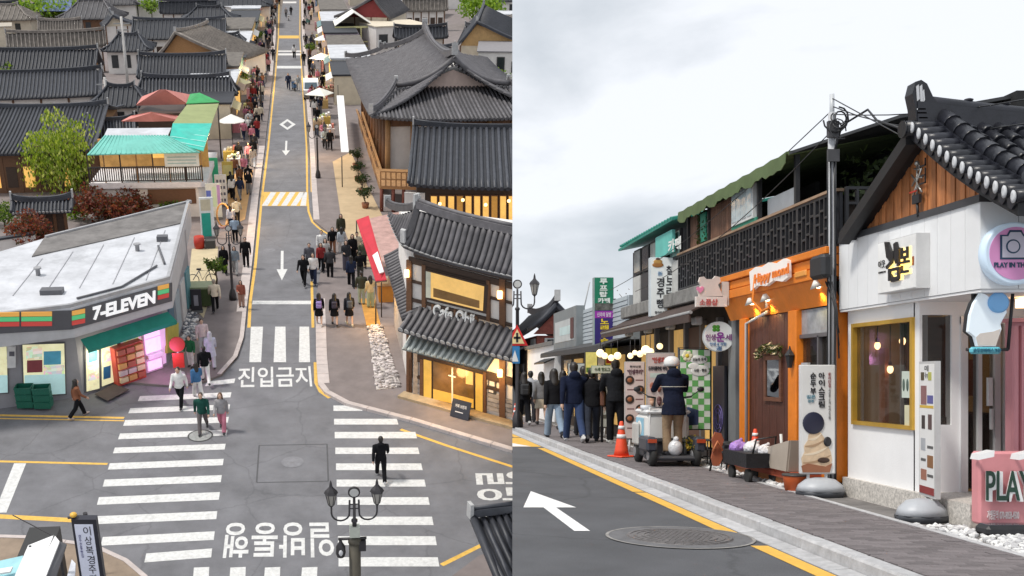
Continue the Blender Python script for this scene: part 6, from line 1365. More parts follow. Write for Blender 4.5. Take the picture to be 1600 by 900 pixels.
while y < 46:
    L=1.0;m=MB();j=rb.uniform(-0.006,0.006)
    m.cbox((3.735+j,y+0.006,-0.05),(3.90+j,y+L-0.006,0.125+rb.uniform(-0.004,0.004)),0.018);sub(pav_b,'kerb_stone',m,KERB_B)
    m=MB();m.hexa([(3.55,y+0.006,-0.05),(3.728,y+0.006,-0.05),(3.728,y+L-0.006,-0.05),(3.55,y+L-0.006,-0.05),(3.55,y+0.006,0.006),(3.728,y+0.006,0.02),(3.728,y+L-0.006,0.02),(3.55,y+L-0.006,0.006)]);sub(road_b,'gutter_slab',m,KERB_B);y += L
m=MB();m.box((5.085,7,0.0),(5.16,60,0.128));sub(pav_b,'edging',m,KERB_B)
BRK=mat('grey_brown_paver',(0.155,0.138,0.142),0.88,var=0.2,vs=8,bump=0.35,bs=70,rnd=0.22,dirt=0.25)
pm=MB();pm.cbox((-0.107,-0.052,-0.05),(0.107,0.052,0.0),0.006);pme=pm.mesh('paver',BRK)
rest=MB();k=0;y=7.1;row=0
while y < 21:
    off=0.11*(row % 2);x=3.915+0.107-off
    while x < 5.16:
        x0=max(3.912,x-0.107);x1=min(5.075,x+0.107)
        if x1-x0 > 0.03:
            if k < 298 and x1-x0 > 0.2:
                o=bpy.data.objects.new('paver',pme);COL.objects.link(o);o.parent=pav_b;o.location=(x,y,0.126+rb.uniform(-0.0025,0.0025));o.rotation_euler=(rb.uniform(-.006,.006),rb.uniform(-.006,.006),rb.uniform(-.008,.008));k += 1
            else:rest.box((x0,y-0.052,0.09),(x1,y+0.052,0.126+rb.uniform(-0.0025,0.0025)))
        x += 0.22
    y += 0.11;row += 1
sub(pav_b,'paver',rest,BRK,kind='stuff')
m=MB();m.box((3.91,21.1,0.09),(5.08,70,0.126));sub(pav_b,'far_paving',m,BRK)
# painted marks and the manhole
def bmark(name,pts,mt,z=0.004):m=MB();m.poly([(x,y,z) for x,y in pts]);return sub(road_b,name,m,mt)
YB=mat('yellow_kerb_line',(0.72,0.42,0.07),0.8,var=0.12,vs=8,bump=0.2,bs=120,dirt=0.3);WB=mat('white_arrow_paint',(0.78,0.78,0.78),0.8,var=0.09,vs=9,bump=0.2,bs=120,dirt=0.45)
for a,b in ((6,9.42),(10.22,13.78),(13.86,22.5),(26.5,60)):bmark('edge_line',[(3.37,a),(3.53,a),(3.53,b),(3.37,b)],YB)
bmark('lane_arrow',[(1.92,10.33),(2.08,10.33),(2.05,12.2),(1.9,12.2)],WB);bmark('lane_arrow_head',[(1.66,12.2),(2.29,12.2),(2.0,13.95)],WB)
bmark('hump_band',[(-6,22.9),(3.53,22.9),(3.53,26.3),(-6,26.3)],YB)
for i in range(7):bmark('hump_stripe',[(3.3-i*1.3,22.95),(2.7-i*1.3,22.95),(1.9-i*1.3,26.25),(2.5-i*1.3,26.25)][::-1],WB,0.008)
mc=V3((2.86,9.92,0));m=disc(mc,0.685,0.006,40);mh=sub(road_b,'manhole_surround',m,mat('patched_asphalt',(0.135,0.135,0.142),0.85,var=0.25,vs=5,bump=0.5,bs=80))
m=disc(mc,0.70,0.009,40,0.67);sub(mh,'surround_joint',m,mat('pale_joint',(0.26,0.25,0.24),0.9,var=0.3,vs=8))
IRB=mat('cast_iron_cover',(0.17,0.16,0.16),0.55,var=0.3,vs=14,bump=0.4,bs=60,metal=0.25)
m=MB();m.lathe(mc,[(0.50,0.0),(0.50,0.011),(0.47,0.013)],36);mcv=sub(road_b,'manhole_cover',m,IRB)
m=MB()
for r_ in (0.49,0.43,0.36):
    for i in range(36):
        a,b=2*math.pi*i/36,2*math.pi*(i+0.86)/36
        m.slab(mc+V3((r_*math.cos(a),r_*math.sin(a),0.012)),V3((r_*(math.cos(b)-math.cos(a)),r_*(math.sin(b)-math.sin(a)),0)),V3((-0.03*math.cos(a),-0.03*math.sin(a),0)),(0,0,0.008))
for i in range(-6,7):
    for j in range(-6,7):
        p=V3((i*0.052+0.026*(j % 2),j*0.05,0.012))
        if p.xy.length < 0.31:m.box(mc+p-V3((0.018,0.014,0)),mc+p+V3((0.018,0.014,0.008)))
sub(mcv,'cover_relief',m,IRB)
# ---------------------------------------------------------------- white shop
WHW=mat('white_render',(0.82,0.82,0.825),0.85,var=0.05,vs=1.2,bump=0.1,bs=50,dirt=0.1)
WHP=mat('white_metal_panel',(0.79,0.80,0.81),0.5,var=0.05,vs=2,dirt=0.1,rnd=0.03)
TERR=mat('terrazzo_plinth',(0.55,0.52,0.48),0.6,var=0.45,vs=38,dirt=0.2)
DKTR=cm((0.05,0.052,0.058),0.5);BLKM=mat('black_metal',(0.02,0.021,0.024),0.5,var=0.2,vs=6)
GLASB=mat('shop_glass',(0.04,0.036,0.032),0.04,var=0,alpha=0.36,spec=0.45)
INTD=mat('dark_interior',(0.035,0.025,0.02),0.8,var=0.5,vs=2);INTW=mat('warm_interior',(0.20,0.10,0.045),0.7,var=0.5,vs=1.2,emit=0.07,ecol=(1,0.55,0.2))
XW,XF=5.70,5.60;YC=9.62;Y0=12.6;YR=10.9
ws=T('white_shop','white corner shop with tiled gable roof, gold framed window and hanging signs','shop',(XF,Y0,0.1))
m=MB();m.box((5.64,9.85,0.05),(9.5,Y0,0.33));ws.part('plinth',m,TERR)
wa,wb=fb(1334,503,XW).y,fb(1429.5,488,XW).y;wz0,wz1=0.985,2.2
m=MB();m.box((XW+0.002,YR+0.06,0.33),(XW+0.12,wb,2.36));m.box((XW,wa,0.33),(XW+0.12,Y0-0.02,2.36));m.box((XW,wb,0.33),(XW+0.12,wa,wz0));m.box((XW,wb,wz1),(XW+0.12,wa,2.36));ws.part('street_wall',m,WHW)
GOLD=mat('gold_frame',(0.62,0.38,0.06),0.35,var=0.1,vs=8,metal=0.5)
m=MB();g=0.045
for a,b,c,d in ((wb,wa,wz0,wz0+g),(wb,wa,wz1-g,wz1),(wb,wb+g,wz0+g,wz1-g),(wa-g,wa,wz0+g,wz1-g)):m.box((XW-0.035,a,c),(XW+0.06,b,d))
fr=ws.part('window',m,GOLD);m=MB();m.box((XW+0.02,wb+g,wz0+g),(XW+0.028,wa-g,wz1-g));sub2(ws,fr,'pane',m,GLASB)
m=MB();m.box((XW+0.13,wb+0.55,wz0),(XW+0.16,wb+0.58,wz1));sub2(ws,fr,'mullion',m,cm((0.3,0.28,0.26),0.5))
# room behind the window
m=MB();m.box((8.2,YR+0.13,0.33),(8.25,Y0-0.1,2.36));m.box((XW+0.13,Y0-0.13,0.33),(8.2,Y0-0.1,2.36));m.box((XW+0.13,YR+0.13,0.31),(8.2,Y0-0.13,0.34));m.box((XW+0.13,YR+0.13,2.34),(8.2,Y0-0.13,2.37));ws.part('room',m,INTW)
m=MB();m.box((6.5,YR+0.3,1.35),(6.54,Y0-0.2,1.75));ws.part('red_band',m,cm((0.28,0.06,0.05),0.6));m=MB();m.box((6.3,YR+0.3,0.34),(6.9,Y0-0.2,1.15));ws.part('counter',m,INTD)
m=MB();m.box((5.95,wa-0.26,0.98),(6.0,wa-0.12,1.9));ws.part('orange_curtain',m,cm((0.4,0.12,0.03),0.7));m=MB();m.box((6.2,wb+0.35,1.0),(6.22,wb+0.65,1.62));m.box((6.2,wb+0.85,1.0),(6.22,wb+1.1,1.6));nb=ws.part('interior_poster',m,cm((0.42,0.42,0.42),0.6))
m=MB();m.vtext('아이스크림',(6.19,wb+0.6,1.58),(0,-0.16,0),Z_*0.105,0,0.02);m.vtext('순두부',(6.19,wb+1.07,1.58),(0,-0.16,0),Z_*0.12,0,0.02);sub2(ws,nb,'lettering',m,DKTR)
BULB=mat('edison_bulb',(1,0.75,0.4),0.3,emit=5.0,ecol=(1,0.62,0.28),var=0)
for px,py in ((1371,540),(1410,533),(1356,577),(1391,577)):
    p=fb(px,py,5.98);m=MB();m.tube([p+Z_*0.07,V3((p.x,p.y,2.34))],0.006,5);m.lathe(p+Z_*0.03,[(0.022,0),(0.022,0.06)],8);o=ws.part('pendant_lamp',m,BLKM);m=MB();m.ell(p,(0.035,0.035,0.05),10,8);sub2(ws,o,'bulb',m,BULB)
m=MB();m.box((XW-0.01,wb+0.09,1.78-0.45),(XW+0.015,wb+0.26,1.62));st=ws.part('window_sticker',m,cm((0.55,0.62,0.55),0.5))
m=MB()
for i in range(2):m.ell((XW-0.012,wb+0.135+i*0.08,1.47),(0.006,0.026,0.07),8,6)
sub2(ws,st,'print',m,cm((0.08,0.12,0.1),0.5));m=MB();m.box((XW-0.01,wb+0.1,1.02),(XW+0.015,wb+0.2,1.25));ws.part('window_sticker',m,cm((0.6,0.58,0.4),0.5))
# porch wall facing up the street
def fx(x):return (x-600)/1600*YR
def fz(y):return 1.55+(590-y)/1600*YR
m=MB();a,b,c,d=fx(1441),fx(1487),fz(664),fz(492)
for q in ((XW,a,0.33,2.36),(b,fx(1500),0.33,2.36)):m.box((q[0],YR,q[2]),(q[1],YR+0.12,q[3]))
m.box((a,YR,0.33),(b,YR+0.12,c));m.box((a,YR,d),(b,YR+0.12,2.36));m.box((fx(1500),YR,2.2),(9.3,YR+0.12,2.36));m.box((fx(1590),YR,0.33),(9.3,YR+0.12,2.2));ws.part('porch_wall',m,WHW)
m=MB();m.box((a,YR+0.03,c),(b,YR+0.04,d));w2=ws.part('porch_window',m,GLASB);m=MB();m.box((a+0.05,YR+0.4,c),(b+0.2,YR+0.42,d));ws.part('brown_door',m,wood('porch_brown',(0.12,0.05,0.025)))
m=MB();m.lathe((a+0.16,YR+0.2,c+0.1),[(0.03,0),(0.05,0.18),(0.03,0.3)],10);m.lathe((a+0.08,YR+0.2,c+0.1),[(0.05,0),(0.055,0.2)],10);ws.part('cup_stack',m,cm((0.6,0.5,0.38),0.6));m=MB();m.box((a,YR+0.1,c),(b,YR+0.35,c+0.08));ws.part('shelf',m,INTD)
m=MB()
for x0,x1 in ((1500,1511),(1527,1533),(1553,1562),(1567,1576),(1584,1590)):m.box((fx(x0),YR-0.02,0.33),(fx(x1),YR+0.08,2.2))
m.box((fx(1500),YR-0.015,2.12),(fx(1590),YR+0.07,2.2));dr=ws.part('door',m,mat('door_aluminium',(0.68,0.69,0.7),0.35,var=0.05,metal=0.2))
for x0,x1 in ((1511,1527),(1533,1553),(1576,1584)):m=MB();m.box((fx(x0),YR+0.02,0.36),(fx(x1),YR+0.03,2.12));sub2(ws,dr,'pane',m,GLASB)
m=MB();m.box((fx(1541),YR-0.04,1.25),(fx(1548),YR+0.0,1.55));sub2(ws,dr,'notice',m,cm((0.75,0.75,0.75),0.6));m=MB();m.box((fx(1544),YR-0.06,1.0),(fx(1547),YR-0.02,1.22));sub2(ws,dr,'handle',m,cm((0.6,0.6,0.6),0.3))
m=MB();m.box((fx(1500),YR+1.2,0.33),(fx(1590),YR+1.25,2.2));ws.part('back_room',m,INTD);m=MB();m.box((fx(1522),YR+0.7,1.2),(fx(1545),YR+0.75,1.9));ws.part('lit_back_panel',m,mat('amber_wall',(0.5,0.27,0.05),0.7,emit=0.25,ecol=(1,.55,.1),var=0.2));m=MB();m.box((fx(1512),YR+0.5,0.9),(fx(1526),YR+0.8,1.05));ws.part('cash_tray',m,cm((0.4,0.36,0.3),0.6))
# fascia of upright metal panels
fm=MB();fm.box((XF+0.03,YC+0.03,2.38),(9.5,Y0,3.2));ws.part('fascia_core',fm,WHP)
n=12
for i in range(n):
    y0=YC+(Y0-YC)*i/n;m=MB();m.box((XF,y0+0.003,2.385),(XF+0.028,y0+(Y0-YC)/n-0.003,3.2));ws.part('fascia_panel',m,WHP)
for i in range(6):
    x0=XF+0.002+0.36*i;m=MB();m.box((x0+0.004,YC,2.385),(x0+0.356,YC+0.028,3.2));ws.part('fascia_panel',m,WHP)
m=MB();m.box((XF+0.01,YC+0.01,2.355),(9.5,Y0,2.379));ws.part('soffit',m,WHW);m=MB();m.box((XF-0.02,YC-0.02,3.2),(XF+0.05,Y0+0.02,3.27));m.box((XF+0.05,YC-0.02,3.2),(9.5,YC+0.05,3.26));ws.part('flashing',m,DKTR)
m=MB();m.ell((5.95,10.3,2.35),(0.05,0.05,0.02),10,6);ws.part('downlight',m,cm((0.8,0.8,0.78),0.4));m=MB();m.box((6.35,10.2,2.25),(6.5,10.3,2.34));ws.part('porch_lamp',m,BULB)
# gable of upright boards
gA,gB,gT=(12.02,3.27),(9.40,3.27),(10.68,4.08)
GW=wood('gable_cedar',(0.46,0.175,0.062),(14,14,1.2),0.6,rnd=0.3)
n=30
for i in range(n):
    y0,y1=gB[0]+(gA[0]-gB[0])*i/n+0.006,gB[0]+(gA[0]-gB[0])*(i+1)/n-0.006
    def hz_(yy):return gT[1]-(gT[1]-3.27)*abs(yy-gT[0])/((gA[0]-gT[0]) if yy > gT[0] else (gT[0]-gB[0]))
    m=MB();xo=XF+0.03+0.01*(i % 2);pts=[(xo,y0,3.26),(xo,y1,3.26),(xo,y1,max(3.265,hz_(y1))),(xo,y0,max(3.265,hz_(y0)))]
    if y0 < gT[0] < y1:pts.insert(3,(xo,gT[0],gT[1]))
    m.prism(pts,(0.05,0,0));ws.part('board',m,GW)
m=MB();m.prism([(XF+0.08,gA[0],3.2),(XF+0.08,gB[0],3.2),(XF+0.08,gT[0],4.0)],(0.03,0,0));ws.part('gable_back',m,INTD)
# roof
RX0=5.46;ap=V3((RX0,10.6,4.13));eN=V3((RX0,8.82,3.06));eF=V3((RX0,12.15,3.3))
KT=mat('glazed_black_tile',(0.013,0.014,0.02),0.36,var=0.3,vs=6,bump=0.15,bs=30,rnd=0.3);KTB=mat('tile_bed_black',(0.008,0.0085,0.011),0.6,var=0.3,vs=5);TW=cm((0.52,0.53,0.55),0.6)
def rp(k,x,near=True,dz=0.0):
    e=eN if near else eF;p=ap.lerp(e,k);return V3((x,p.y,p.z-(0.06 if near else 0.0)*math.sin(math.pi*k)+dz))
for near in (True,False):
    m=MB();N_=10
    for i in range(N_):
        a0,a1=rp(i/N_,RX0,near),rp((i+1)/N_,RX0,near);m.hexa([a0-Z_*0.12,a0-Z_*0.12+X_*4.2,a1-Z_*0.12+X_*4.2,a1-Z_*0.12,a0,a0+X_*4.2,a1+X_*4.2,a1] if near else [a1-Z_*0.12,a1-Z_*0.12+X_*4.2,a0-Z_*0.12+X_*4.2,a0-Z_*0.12,a1,a1+X_*4.2,a0+X_*4.2,a0])
    rf=ws.part('roof',m,KTB)
    if near:rfn=rf
m=MB();N_=10
for i in range(N_):
    a0,a1=rp(i/N_,RX0-0.06,False,-0.02),rp((i+1)/N_,RX0-0.06,False,-0.02);m.slab(a0-Z_*0.15,a1-a0,X_*0.12,Z_*0.14)
ws.part('bargeboard',m,cm((0.012,0.012,0.014),0.5))
m=MB()
for i in range(N_):
    a0,a1=rp(i/N_,RX0+0.04,True,-0.12),rp((i+1)/N_,RX0+0.04,True,-0.12);m.slab(a0+X_*0.06-Z_*0.0,a1-a0,X_*0.06,Z_*0.03)
ws.part('bargeboard',m,cm((0.012,0.012,0.014),0.5))
n=14;vt=MB();vt.tube([(0,0,0),(0.12,0,0.012),(0.14,0,0.005),(0.28,0,0.02)],[0.06,0.058,0.064,0.06],10);vtm=vt.mesh('verge_tile',KT)
vd=MB();vd.lathe((0,0,0),[(0.055,0),(0.06,0.012),(0.03,0.02)],12,axis=(-1,0,0));vdm=vd.mesh('tile_end',TW);lp=MB();lp.prism([(0.0,-0.065,0.03),(0.0,0.065,0.03),(0.0,0.05,-0.05),(0.0,0,-0.085),(0,-0.05,-0.05)],(0.02,0,0));lpm=lp.mesh('lip_tile',KT)
for i in range(n):
    k=0.05+0.95*i/(n-1);p=rp(k,RX0-0.03,True,0.05)
    o=bpy.data.objects.new('verge_tile',vtm);COL.objects.link(o);o.parent=rfn;o.matrix_local=ws.inv @ Matrix.Translation(p)
    e_=bpy.data.objects.new('tile_end',vdm);COL.objects.link(e_);e_.parent=rfn;e_.matrix_local=ws.inv @ Matrix.Translation(p-X_*0.002) @ Matrix.Diagonal((1,0.62,0.98,1))
    if i < n-1:p2=rp(k+0.475/(n-1),RX0-0.02,True,0.0);e_=bpy.data.objects.new('lip_tile',lpm);COL.objects.link(e_);e_.parent=rfn;e_.matrix_local=ws.inv @ Matrix.Translation(p2)
XD=5.76
m=MB()
for i in range(N_):a0,a1=rp(i/N_,XD-0.1,True,0.0),rp((i+1)/N_,XD-0.1,True,0.0);m.slab(a0,a1-a0,X_*0.2,Z_*0.13)
ws.part('descending_ridge',m,KT)
for i in range(9):
    a0,a1=rp(i/9*0.86+0.03,XD,True,0.15),rp((i+1)/9*0.86+0.035,XD,True,0.155);m=MB();m.tube([a0,a1.lerp(a0,0.12),a1],[0.078,0.084,0.09],12);sub2(ws,rfn,'ridge_tile',m,KT)
p=rp(0.9,XD,True,0.12);m=MB();m.lathe(p,[(0.15,0),(0.17,0.05),(0.16,0.09)],16,axis=(-0.2,-1,0.25));oe=ws.part('ridge_end',m,KT);m=MB();q_=V3((-0.2,-1,0.25)).normalized();
for i in range(6):a=i*math.pi/3;m.ell(p+q_*0.1+V3((0.07*math.cos(a),0,0.07*math.sin(a))),(0.028,0.014,0.028),8,6)
m.ell(p+q_*0.1,(0.03,0.02,0.03),8,6);sub2(ws,oe,'flower_emblem',m,TW)
ft=MB();ft.tube([(0,0,0),(0,-0.17,0),(0,-0.205,0)],[0.055,0.062,0.06],10);ftm=ft.mesh('cover_tile',KT);gt=MB();gt.prism([(-0.075,-0.2,0.018),(0.075,-0.2,0.018),(0.055,-0.2,0.0),(-0.055,-0.2,0.0)],(0,0.2,0));gtm=gt.mesh('pan_tile',KT)
rs_=(ap-eN);ang_=math.atan2(rs_.z,rs_.y)
for c in range(7):
    for i in range(9):
        k=(i+0.1)/9.2;p=rp(k,XD+0.22+c*0.165,True,0.035);M=ws.inv @ Matrix.Translation(p) @ Matrix.Rotation(ang_,4,'X');o=bpy.data.objects.new('cover_tile',ftm);COL.objects.link(o);o.parent=rfn;o.matrix_local=M
        p=rp(k,XD+0.22+c*0.165+0.0825,True,0.012);o=bpy.data.objects.new('pan_tile',gtm);COL.objects.link(o);o.parent=rfn;o.matrix_local=ws.inv @ Matrix.Translation(p) @ Matrix.Rotation(ang_-0.05,4,'X')
# main ridge with upright end tile
P=[]
for i in range(11):t_=i/10;P.append(V3((RX0+0.02+t_*3.8,10.6,4.23-0.20*math.sin(min(1,t_*1.5)*math.pi/2))))
m=MB()
for a0,a1 in zip(P[:-1],P[1:]):m.slab(a0-Y_*0.09-Z_*0.14,a1-a0,Y_*0.18,Z_*0.3)
rg=ws.part('ridge',m,KT);m=MB();m.tube([q+Z_*0.18 for q in P],0.075,10);m.tube([q+Z_*0.13 for q in P],[0.1]*11,4);sub2(ws,rg,'ridge_cap',m,KT)
for i in range(3):p=P[1+i*1].lerp(P[2+i],0.5)+Z_*0.26;m=MB();m.ell(p,(0.05,0.05,0.02),8,6);sub2(ws,rg,'cap_knob',m,KT)
c=V3((RX0+0.06,10.6,4.19));m=MB();prof=[(-0.05,0),(0.22,0.0),(0.2,0.14),(0.12,0.25),(0.06,0.38),(0.0,0.42),(-0.06,0.40),(-0.09,0.28),(-0.06,0.14)]
m.prism([(c.x+a,c.y-0.08,c.z+b) for a,b in prof],(0,0.16,0));en=ws.part('ridge_end',m,KT);m=MB()
for (x0,z0,x1,z1) in ((-0.045,0.2,-0.02,0.37),(-0.01,0.17,0.015,0.37),(0.02,0.19,0.035,0.32)):m.prism([(c.x+x0,c.y-0.082,c.z+z0),(c.x+x1,c.y-0.082,c.z+z0+0.02),(c.x+x1-0.01,c.y-0.082,c.z+z1),(c.x+x0-0.01,c.y-0.082,c.z+z1-0.02)],(0,-0.006,0))
m.box((c.x-0.03,c.y-0.09,c.z+0.02),(c.x+0.06,c.y-0.08,c.z+0.035));m.box((c.x-0.04,c.y-0.09,c.z+0.07),(c.x+0.05,c.y-0.08,c.z+0.085));m.box((c.x-0.045,c.y-0.09,c.z+0.11),(c.x+0.04,c.y-0.08,c.z+0.125));sub2(ws,en,'end_relief',m,TW)
m=MB();m.tube([(RX0-0.09,10.6,4.12),(RX0+0.2,10.6,4.14)],0.085,14);m.tube([(RX0-0.1,10.6,4.12),(RX0-0.085,10.6,4.12)],0.09,14);ws.part('ridge_end_roll',m,KT)
# climbing wire figure on the boards
t=T('wire_figure','small wire climbing figure with red bar mounted on the wooden gable','ornament',(XF-0.02,10.75,3.62));m=MB();q=fb(1433,285,XF-0.02)
for ln in ([(0,.17),(0,-.14)],[(-.11,.1),(0,.0),(.09,.13)],[(-.1,-.02),(0,.06),(.11,.03)],[(0,-.02),(-.09,-.14)],[(0,-.02),(.1,-.12)],[(-.05,.15),(.06,.12),(.03,.2)]):m.tube([q+V3((0,-a,b)) for a,b in ln],0.011,5)
m.ell(q+V3((0,0,0.2)),0.028,8,6);t.part('figure',m,mat('bright_steel',(0.35,0.34,0.32),0.35,metal=0.7));m=MB();m.box(q+V3((0.01,-.07,-0.22)),q+V3((-0.02,.07,-0.13)));t.part('mount',m,BLKM);m=MB();m.tube([q+V3((0,.0,-0.2)),q+V3((0,-.02,-0.36))],0.015,6);t.part('mount_stem',m,BLKM)
for a in (-0.16,-0.08,0.02):m=MB();m.box(q+V3((0.0,-0.18,a+0.12)),q+V3((-0.012,-0.06,a+0.135)));m.box(q+V3((0.0,-0.18,a+0.12)),q+V3((-0.012,-0.168,a+0.2)));t.part('hook',m,BLKM)
m=MB();m.box(q+V3((-0.02,-.03,-0.10)),q+V3((-0.03,.1,-0.085)));t.part('red_bar',m,RDP)
# calligraphy sign box
XS=5.46;sa,sb=fb(1372,380,XS),fb(1432,362,XS);z0,z1=fb(1372,460,XS).z,sa.z
t=T('sign_box','square white backlit sign box with black brush lettering on the white fascia','sign',(XS,sb.y,z0));m=MB();m.box((XS,sb.y,z0),(XF-0.002,sa.y,z1));t.part('box',m,cm((0.6,0.6,0.6),0.4));m=MB();m.box((XS-0.006,sb.y+0.01,z0+0.01),(XS,sa.y-0.01,z1-0.01));f_=t.part('face',m,cm((0.78,0.78,0.77),0.4,emit=0.04))
def ftx(mb,body,x,px0,px1,py0,py1,bold=0.0,depth=0.01,mi=0):
    """lettering on a street front at x between sight lines"""
    a=fb(px0,py1,x);b=fb(px1,py1,x);tp_=fb(px0,py0,x);mb.text(body,(x,a.y,a.z),(0,b.y-a.y,0),(0,0,tp_.z-a.z),mi,bold,depth)
m=MB();ftx(m,'김',XS-0.02,1386,1407,392,440,0.012,0.02);ftx(m,'본',XS-0.02,1408,1422,388,428,0.01,0.02);m.prism([fb(x_,y_,XS-0.012) for x_,y_ in ((1385,378),(1390,378),(1398,400),(1396,412),(1388,402))],(-0.025,0,0));m.prism([fb(x_,y_,XS-0.012) for x_,y_ in ((1399,381),(1403,378),(1407,396),(1402,412),(1400,404))],(-0.025,0,0));m.prism([fb(x_,y_,XS-0.012) for x_,y_ in ((1391,432),(1394,428),(1400,438),(1404,434),(1406,438),(1396,441))],(-0.025,0,0));sub2(ws,f_,'lettering',m,cm((0.01,0.01,0.012),0.4)) if False else t.part('lettering',m,cm((0.01,0.01,0.012),0.4))
m=MB();ftx(m,'김',XS-0.009,1387,1411,393,441,0.05,0.003);ftx(m,'본',XS-0.009,1408,1426,388,430,0.05,0.003);t.part('backlight',m,mat('led_glow',(1,0.8,0.3),0.5,emit=1.1,ecol=(1,0.75,0.25),var=0))
m=MB();ftx(m,'어웃',XS-0.009,1372.5,1383,408,420,0.01,0.004);ftx(m,'KIMBON',XS-0.009,1373,1384,425,428,0.01,0.004);t.part('small_lettering',m,cm((0.03,0.03,0.03),0.5));m=MB();p=fb(1427,408,XS-0.008);m.box(p+V3((0,-0.015,-0.04)),p+V3((-0.004,0.02,0.05)));t.part('seal',m,cm((0.35,0.1,0.03),0.5))
# round camera sign
def yp(x,y,Y):return V3(((x-600)/1600*Y,Y,1.55+(590-y)/1600*Y))
def ytx(mb,body,Y,px0,px1,py0,py1,bold=0.0,depth=0.006):a=yp(px0,py1,Y);b=yp(px1,py0,Y);mb.text(body,a,(b.x-a.x,0,0),(0,0,b.z-a.z),0,bold,depth)
def yvt(mb,s_,Y,px0,px1,py0,ph,bold=0.0):a=yp(px0,py0,Y);w=(px1-px0)/1600*Y;mb.vtext(s_,a,(w,0,0),Z_*(ph/1600*Y),0,bold,0.004)
YS=9.50;c=yp(1587,396,YS);r_=46/1600*YS
t=T('round_sign','round pink camera sign with pale blue rim on the white fascia','sign',(c.x,YC,c.z));m=MB();m.lathe((c.x,YC-0.001,c.z),[(r_*1.03,0),(r_*1.07,0.02),(r_*1.07,YC-YS-0.01),(r_*1.0,YC-YS)],40,axis=(0,-1,0));t.part('rim',m,mat('pale_blue_lit_rim',(0.6,0.74,0.88),0.3,var=0.03,emit=0.12));m=MB();m.lathe((c.x,YS,c.z),[(r_*0.9,0),(r_*0.9,0.008)],40,axis=(0,-1,0));t.part('face',m,mat('orchid_pink_face',(0.66,0.28,0.55),0.45,var=0.04,emit=0.06))
NVL=cm((0.02,0.06,0.12),0.5);PALEF=mat('icon_fill',(0.62,0.6,0.72),0.5,var=0.05)
def cam_icon(mb,grow,dep):
    pts=[(-22,-16),(-12,-16),(-8,-23),(9,-23),(13,-16),(23,-16),(23,20),(-22,20)]
    q=[yp(1586+a*(1+grow),384+b*(1+grow),YS-0.01) for a,b in pts];mb.prism(q,(0,-dep,0))
m=MB();cam_icon(m,0.07,0.004);t.part('icon_outline',m,NVL);m=MB();cam_icon(m,-0.08,0.007);t.part('icon_body',m,PALEF)
m=MB();cc=yp(1583,385,YS-0.017);m.lathe(cc,[(0.066,0),(0.066,0.003)],24,axis=(0,-1,0));o=t.part('icon_lens',m,NVL);m=MB();m.lathe(cc-Y_*0.003,[(0.052,0),(0.052,0.003)],24,axis=(0,-1,0));t.part('icon_lens_inner',m,PALEF)
m=MB();ytx(m,'PLAY IN THE',YS-0.009,1553,1606,410,418,0.04);t.part('lettering',m,NVL)
# hanging cut-out sign
YH=9.75;t=T('cutout_sign','pale blue cone shaped hanging sign with a blue ball and teal name plate','sign',yp(1545,555,YH));out1=[(1533,458),(1540,460),(1548,466),(1570,470),(1573,488),(1563,506),(1565,514),(1560,528),(1556,541),(1528,541),(1524,526),(1514,518),(1517,492),(1523,474)]
m=MB();m.prism([yp(x-6+(random.random()-.5)*3,y,YH+0.06) for x,y in out1],(0,0.05,0));t.part('backing',m,BLKM);m=MB();m.prism([yp(x,y,YH) for x,y in out1],(0,0.05,0));t.part('face',m,mat('pale_blue_lit_face',(0.74,0.83,0.9),0.4,var=0.04,emit=0.15));m=MB();m.lathe(yp(1559,473,YH),[(0.098,0),(0.098,0.02),(0.08,0.03)],24,axis=(0,-1,0));t.part('ball',m,mat('sky_blue_ball',(0.16,0.38,0.68),0.4,var=0.05,emit=0.1))
m=MB();a,b=yp(1517,553,YH-0.02),yp(1566,542,YH-0.02);m.cbox(a,(b.x,a.y+0.05,b.z),0.02);o=t.part('name_plate',m,cm((0.12,0.48,0.58),0.4));m=MB();ytx(m,'순두부아이스크림',YH-0.022,1521,1563,544,551,0.01);t.part('lettering',m,cm((0.02,0.12,0.2),0.4))
m=MB();m.prism([yp(x,y,YH-0.003) for x,y in ((1531,521),(1552,518),(1563,514),(1560,528),(1556,540),(1528,540),(1525,527))],(0,-0.003,0));t.part('cone_print',m,cm((0.66,0.6,0.55),0.5))
for q0,q1 in ((yp(1520,470,YH+0.1),yp(1520,440,YH+0.1)),(yp(1510,546,YH+0.08),yp(1575,546,YH+0.08)),(yp(1575,546,YH+0.08),yp(1583,452,YH+0.08))):m=MB();m.tube([q0,q1],0.017,6);t.part('bracket',m,BLKM)
# pink container wall, pink sign with lamps, gravel, flood lamp
PINKC=mat('pink_corrugated',(0.56,0.24,0.27),0.5,var=0.08,vs=2,dirt=0.12)
t=T('pink_container','pink corrugated container wall at the right picture edge','container',(6.3,10.25,0.1));m=MB();x=yp(1585,0,10.25).x;m.box((x,10.3,0.1),(x+3,10.4,yp(0,503,10.25).z));t.part('wall',m,PINKC)
for i in range(14):m=MB();m.prism([(x+i*0.075,10.298,0.12),(x+i*0.075+0.06,10.298,0.12),(x+i*0.075+0.05,10.265,0.12),(x+i*0.075+0.01,10.265,0.12)],(0,0,1.95));t.part('rib',m,PINKC)
m=MB();m.box((x-0.02,10.25,yp(0,503,10.25).z),(x+3,10.42,yp(0,497,10.25).z));t.part('rim',m,PINKC)
YP=9.55;t=T('standing_sign','pink standing sign with big black and white letters on white gravel','sign',(5.7,YP,0.1));PSG=mat('salmon_pink_sign',(0.66,0.27,0.29),0.4,var=0.08,vs=3,dirt=0.08)
a,b=yp(1530,820,YP),yp(1700,706,YP);m=MB();m.cbox((a.x,YP,a.z),(b.x,YP+0.14,b.z),0.02);t.part('board',m,PSG)
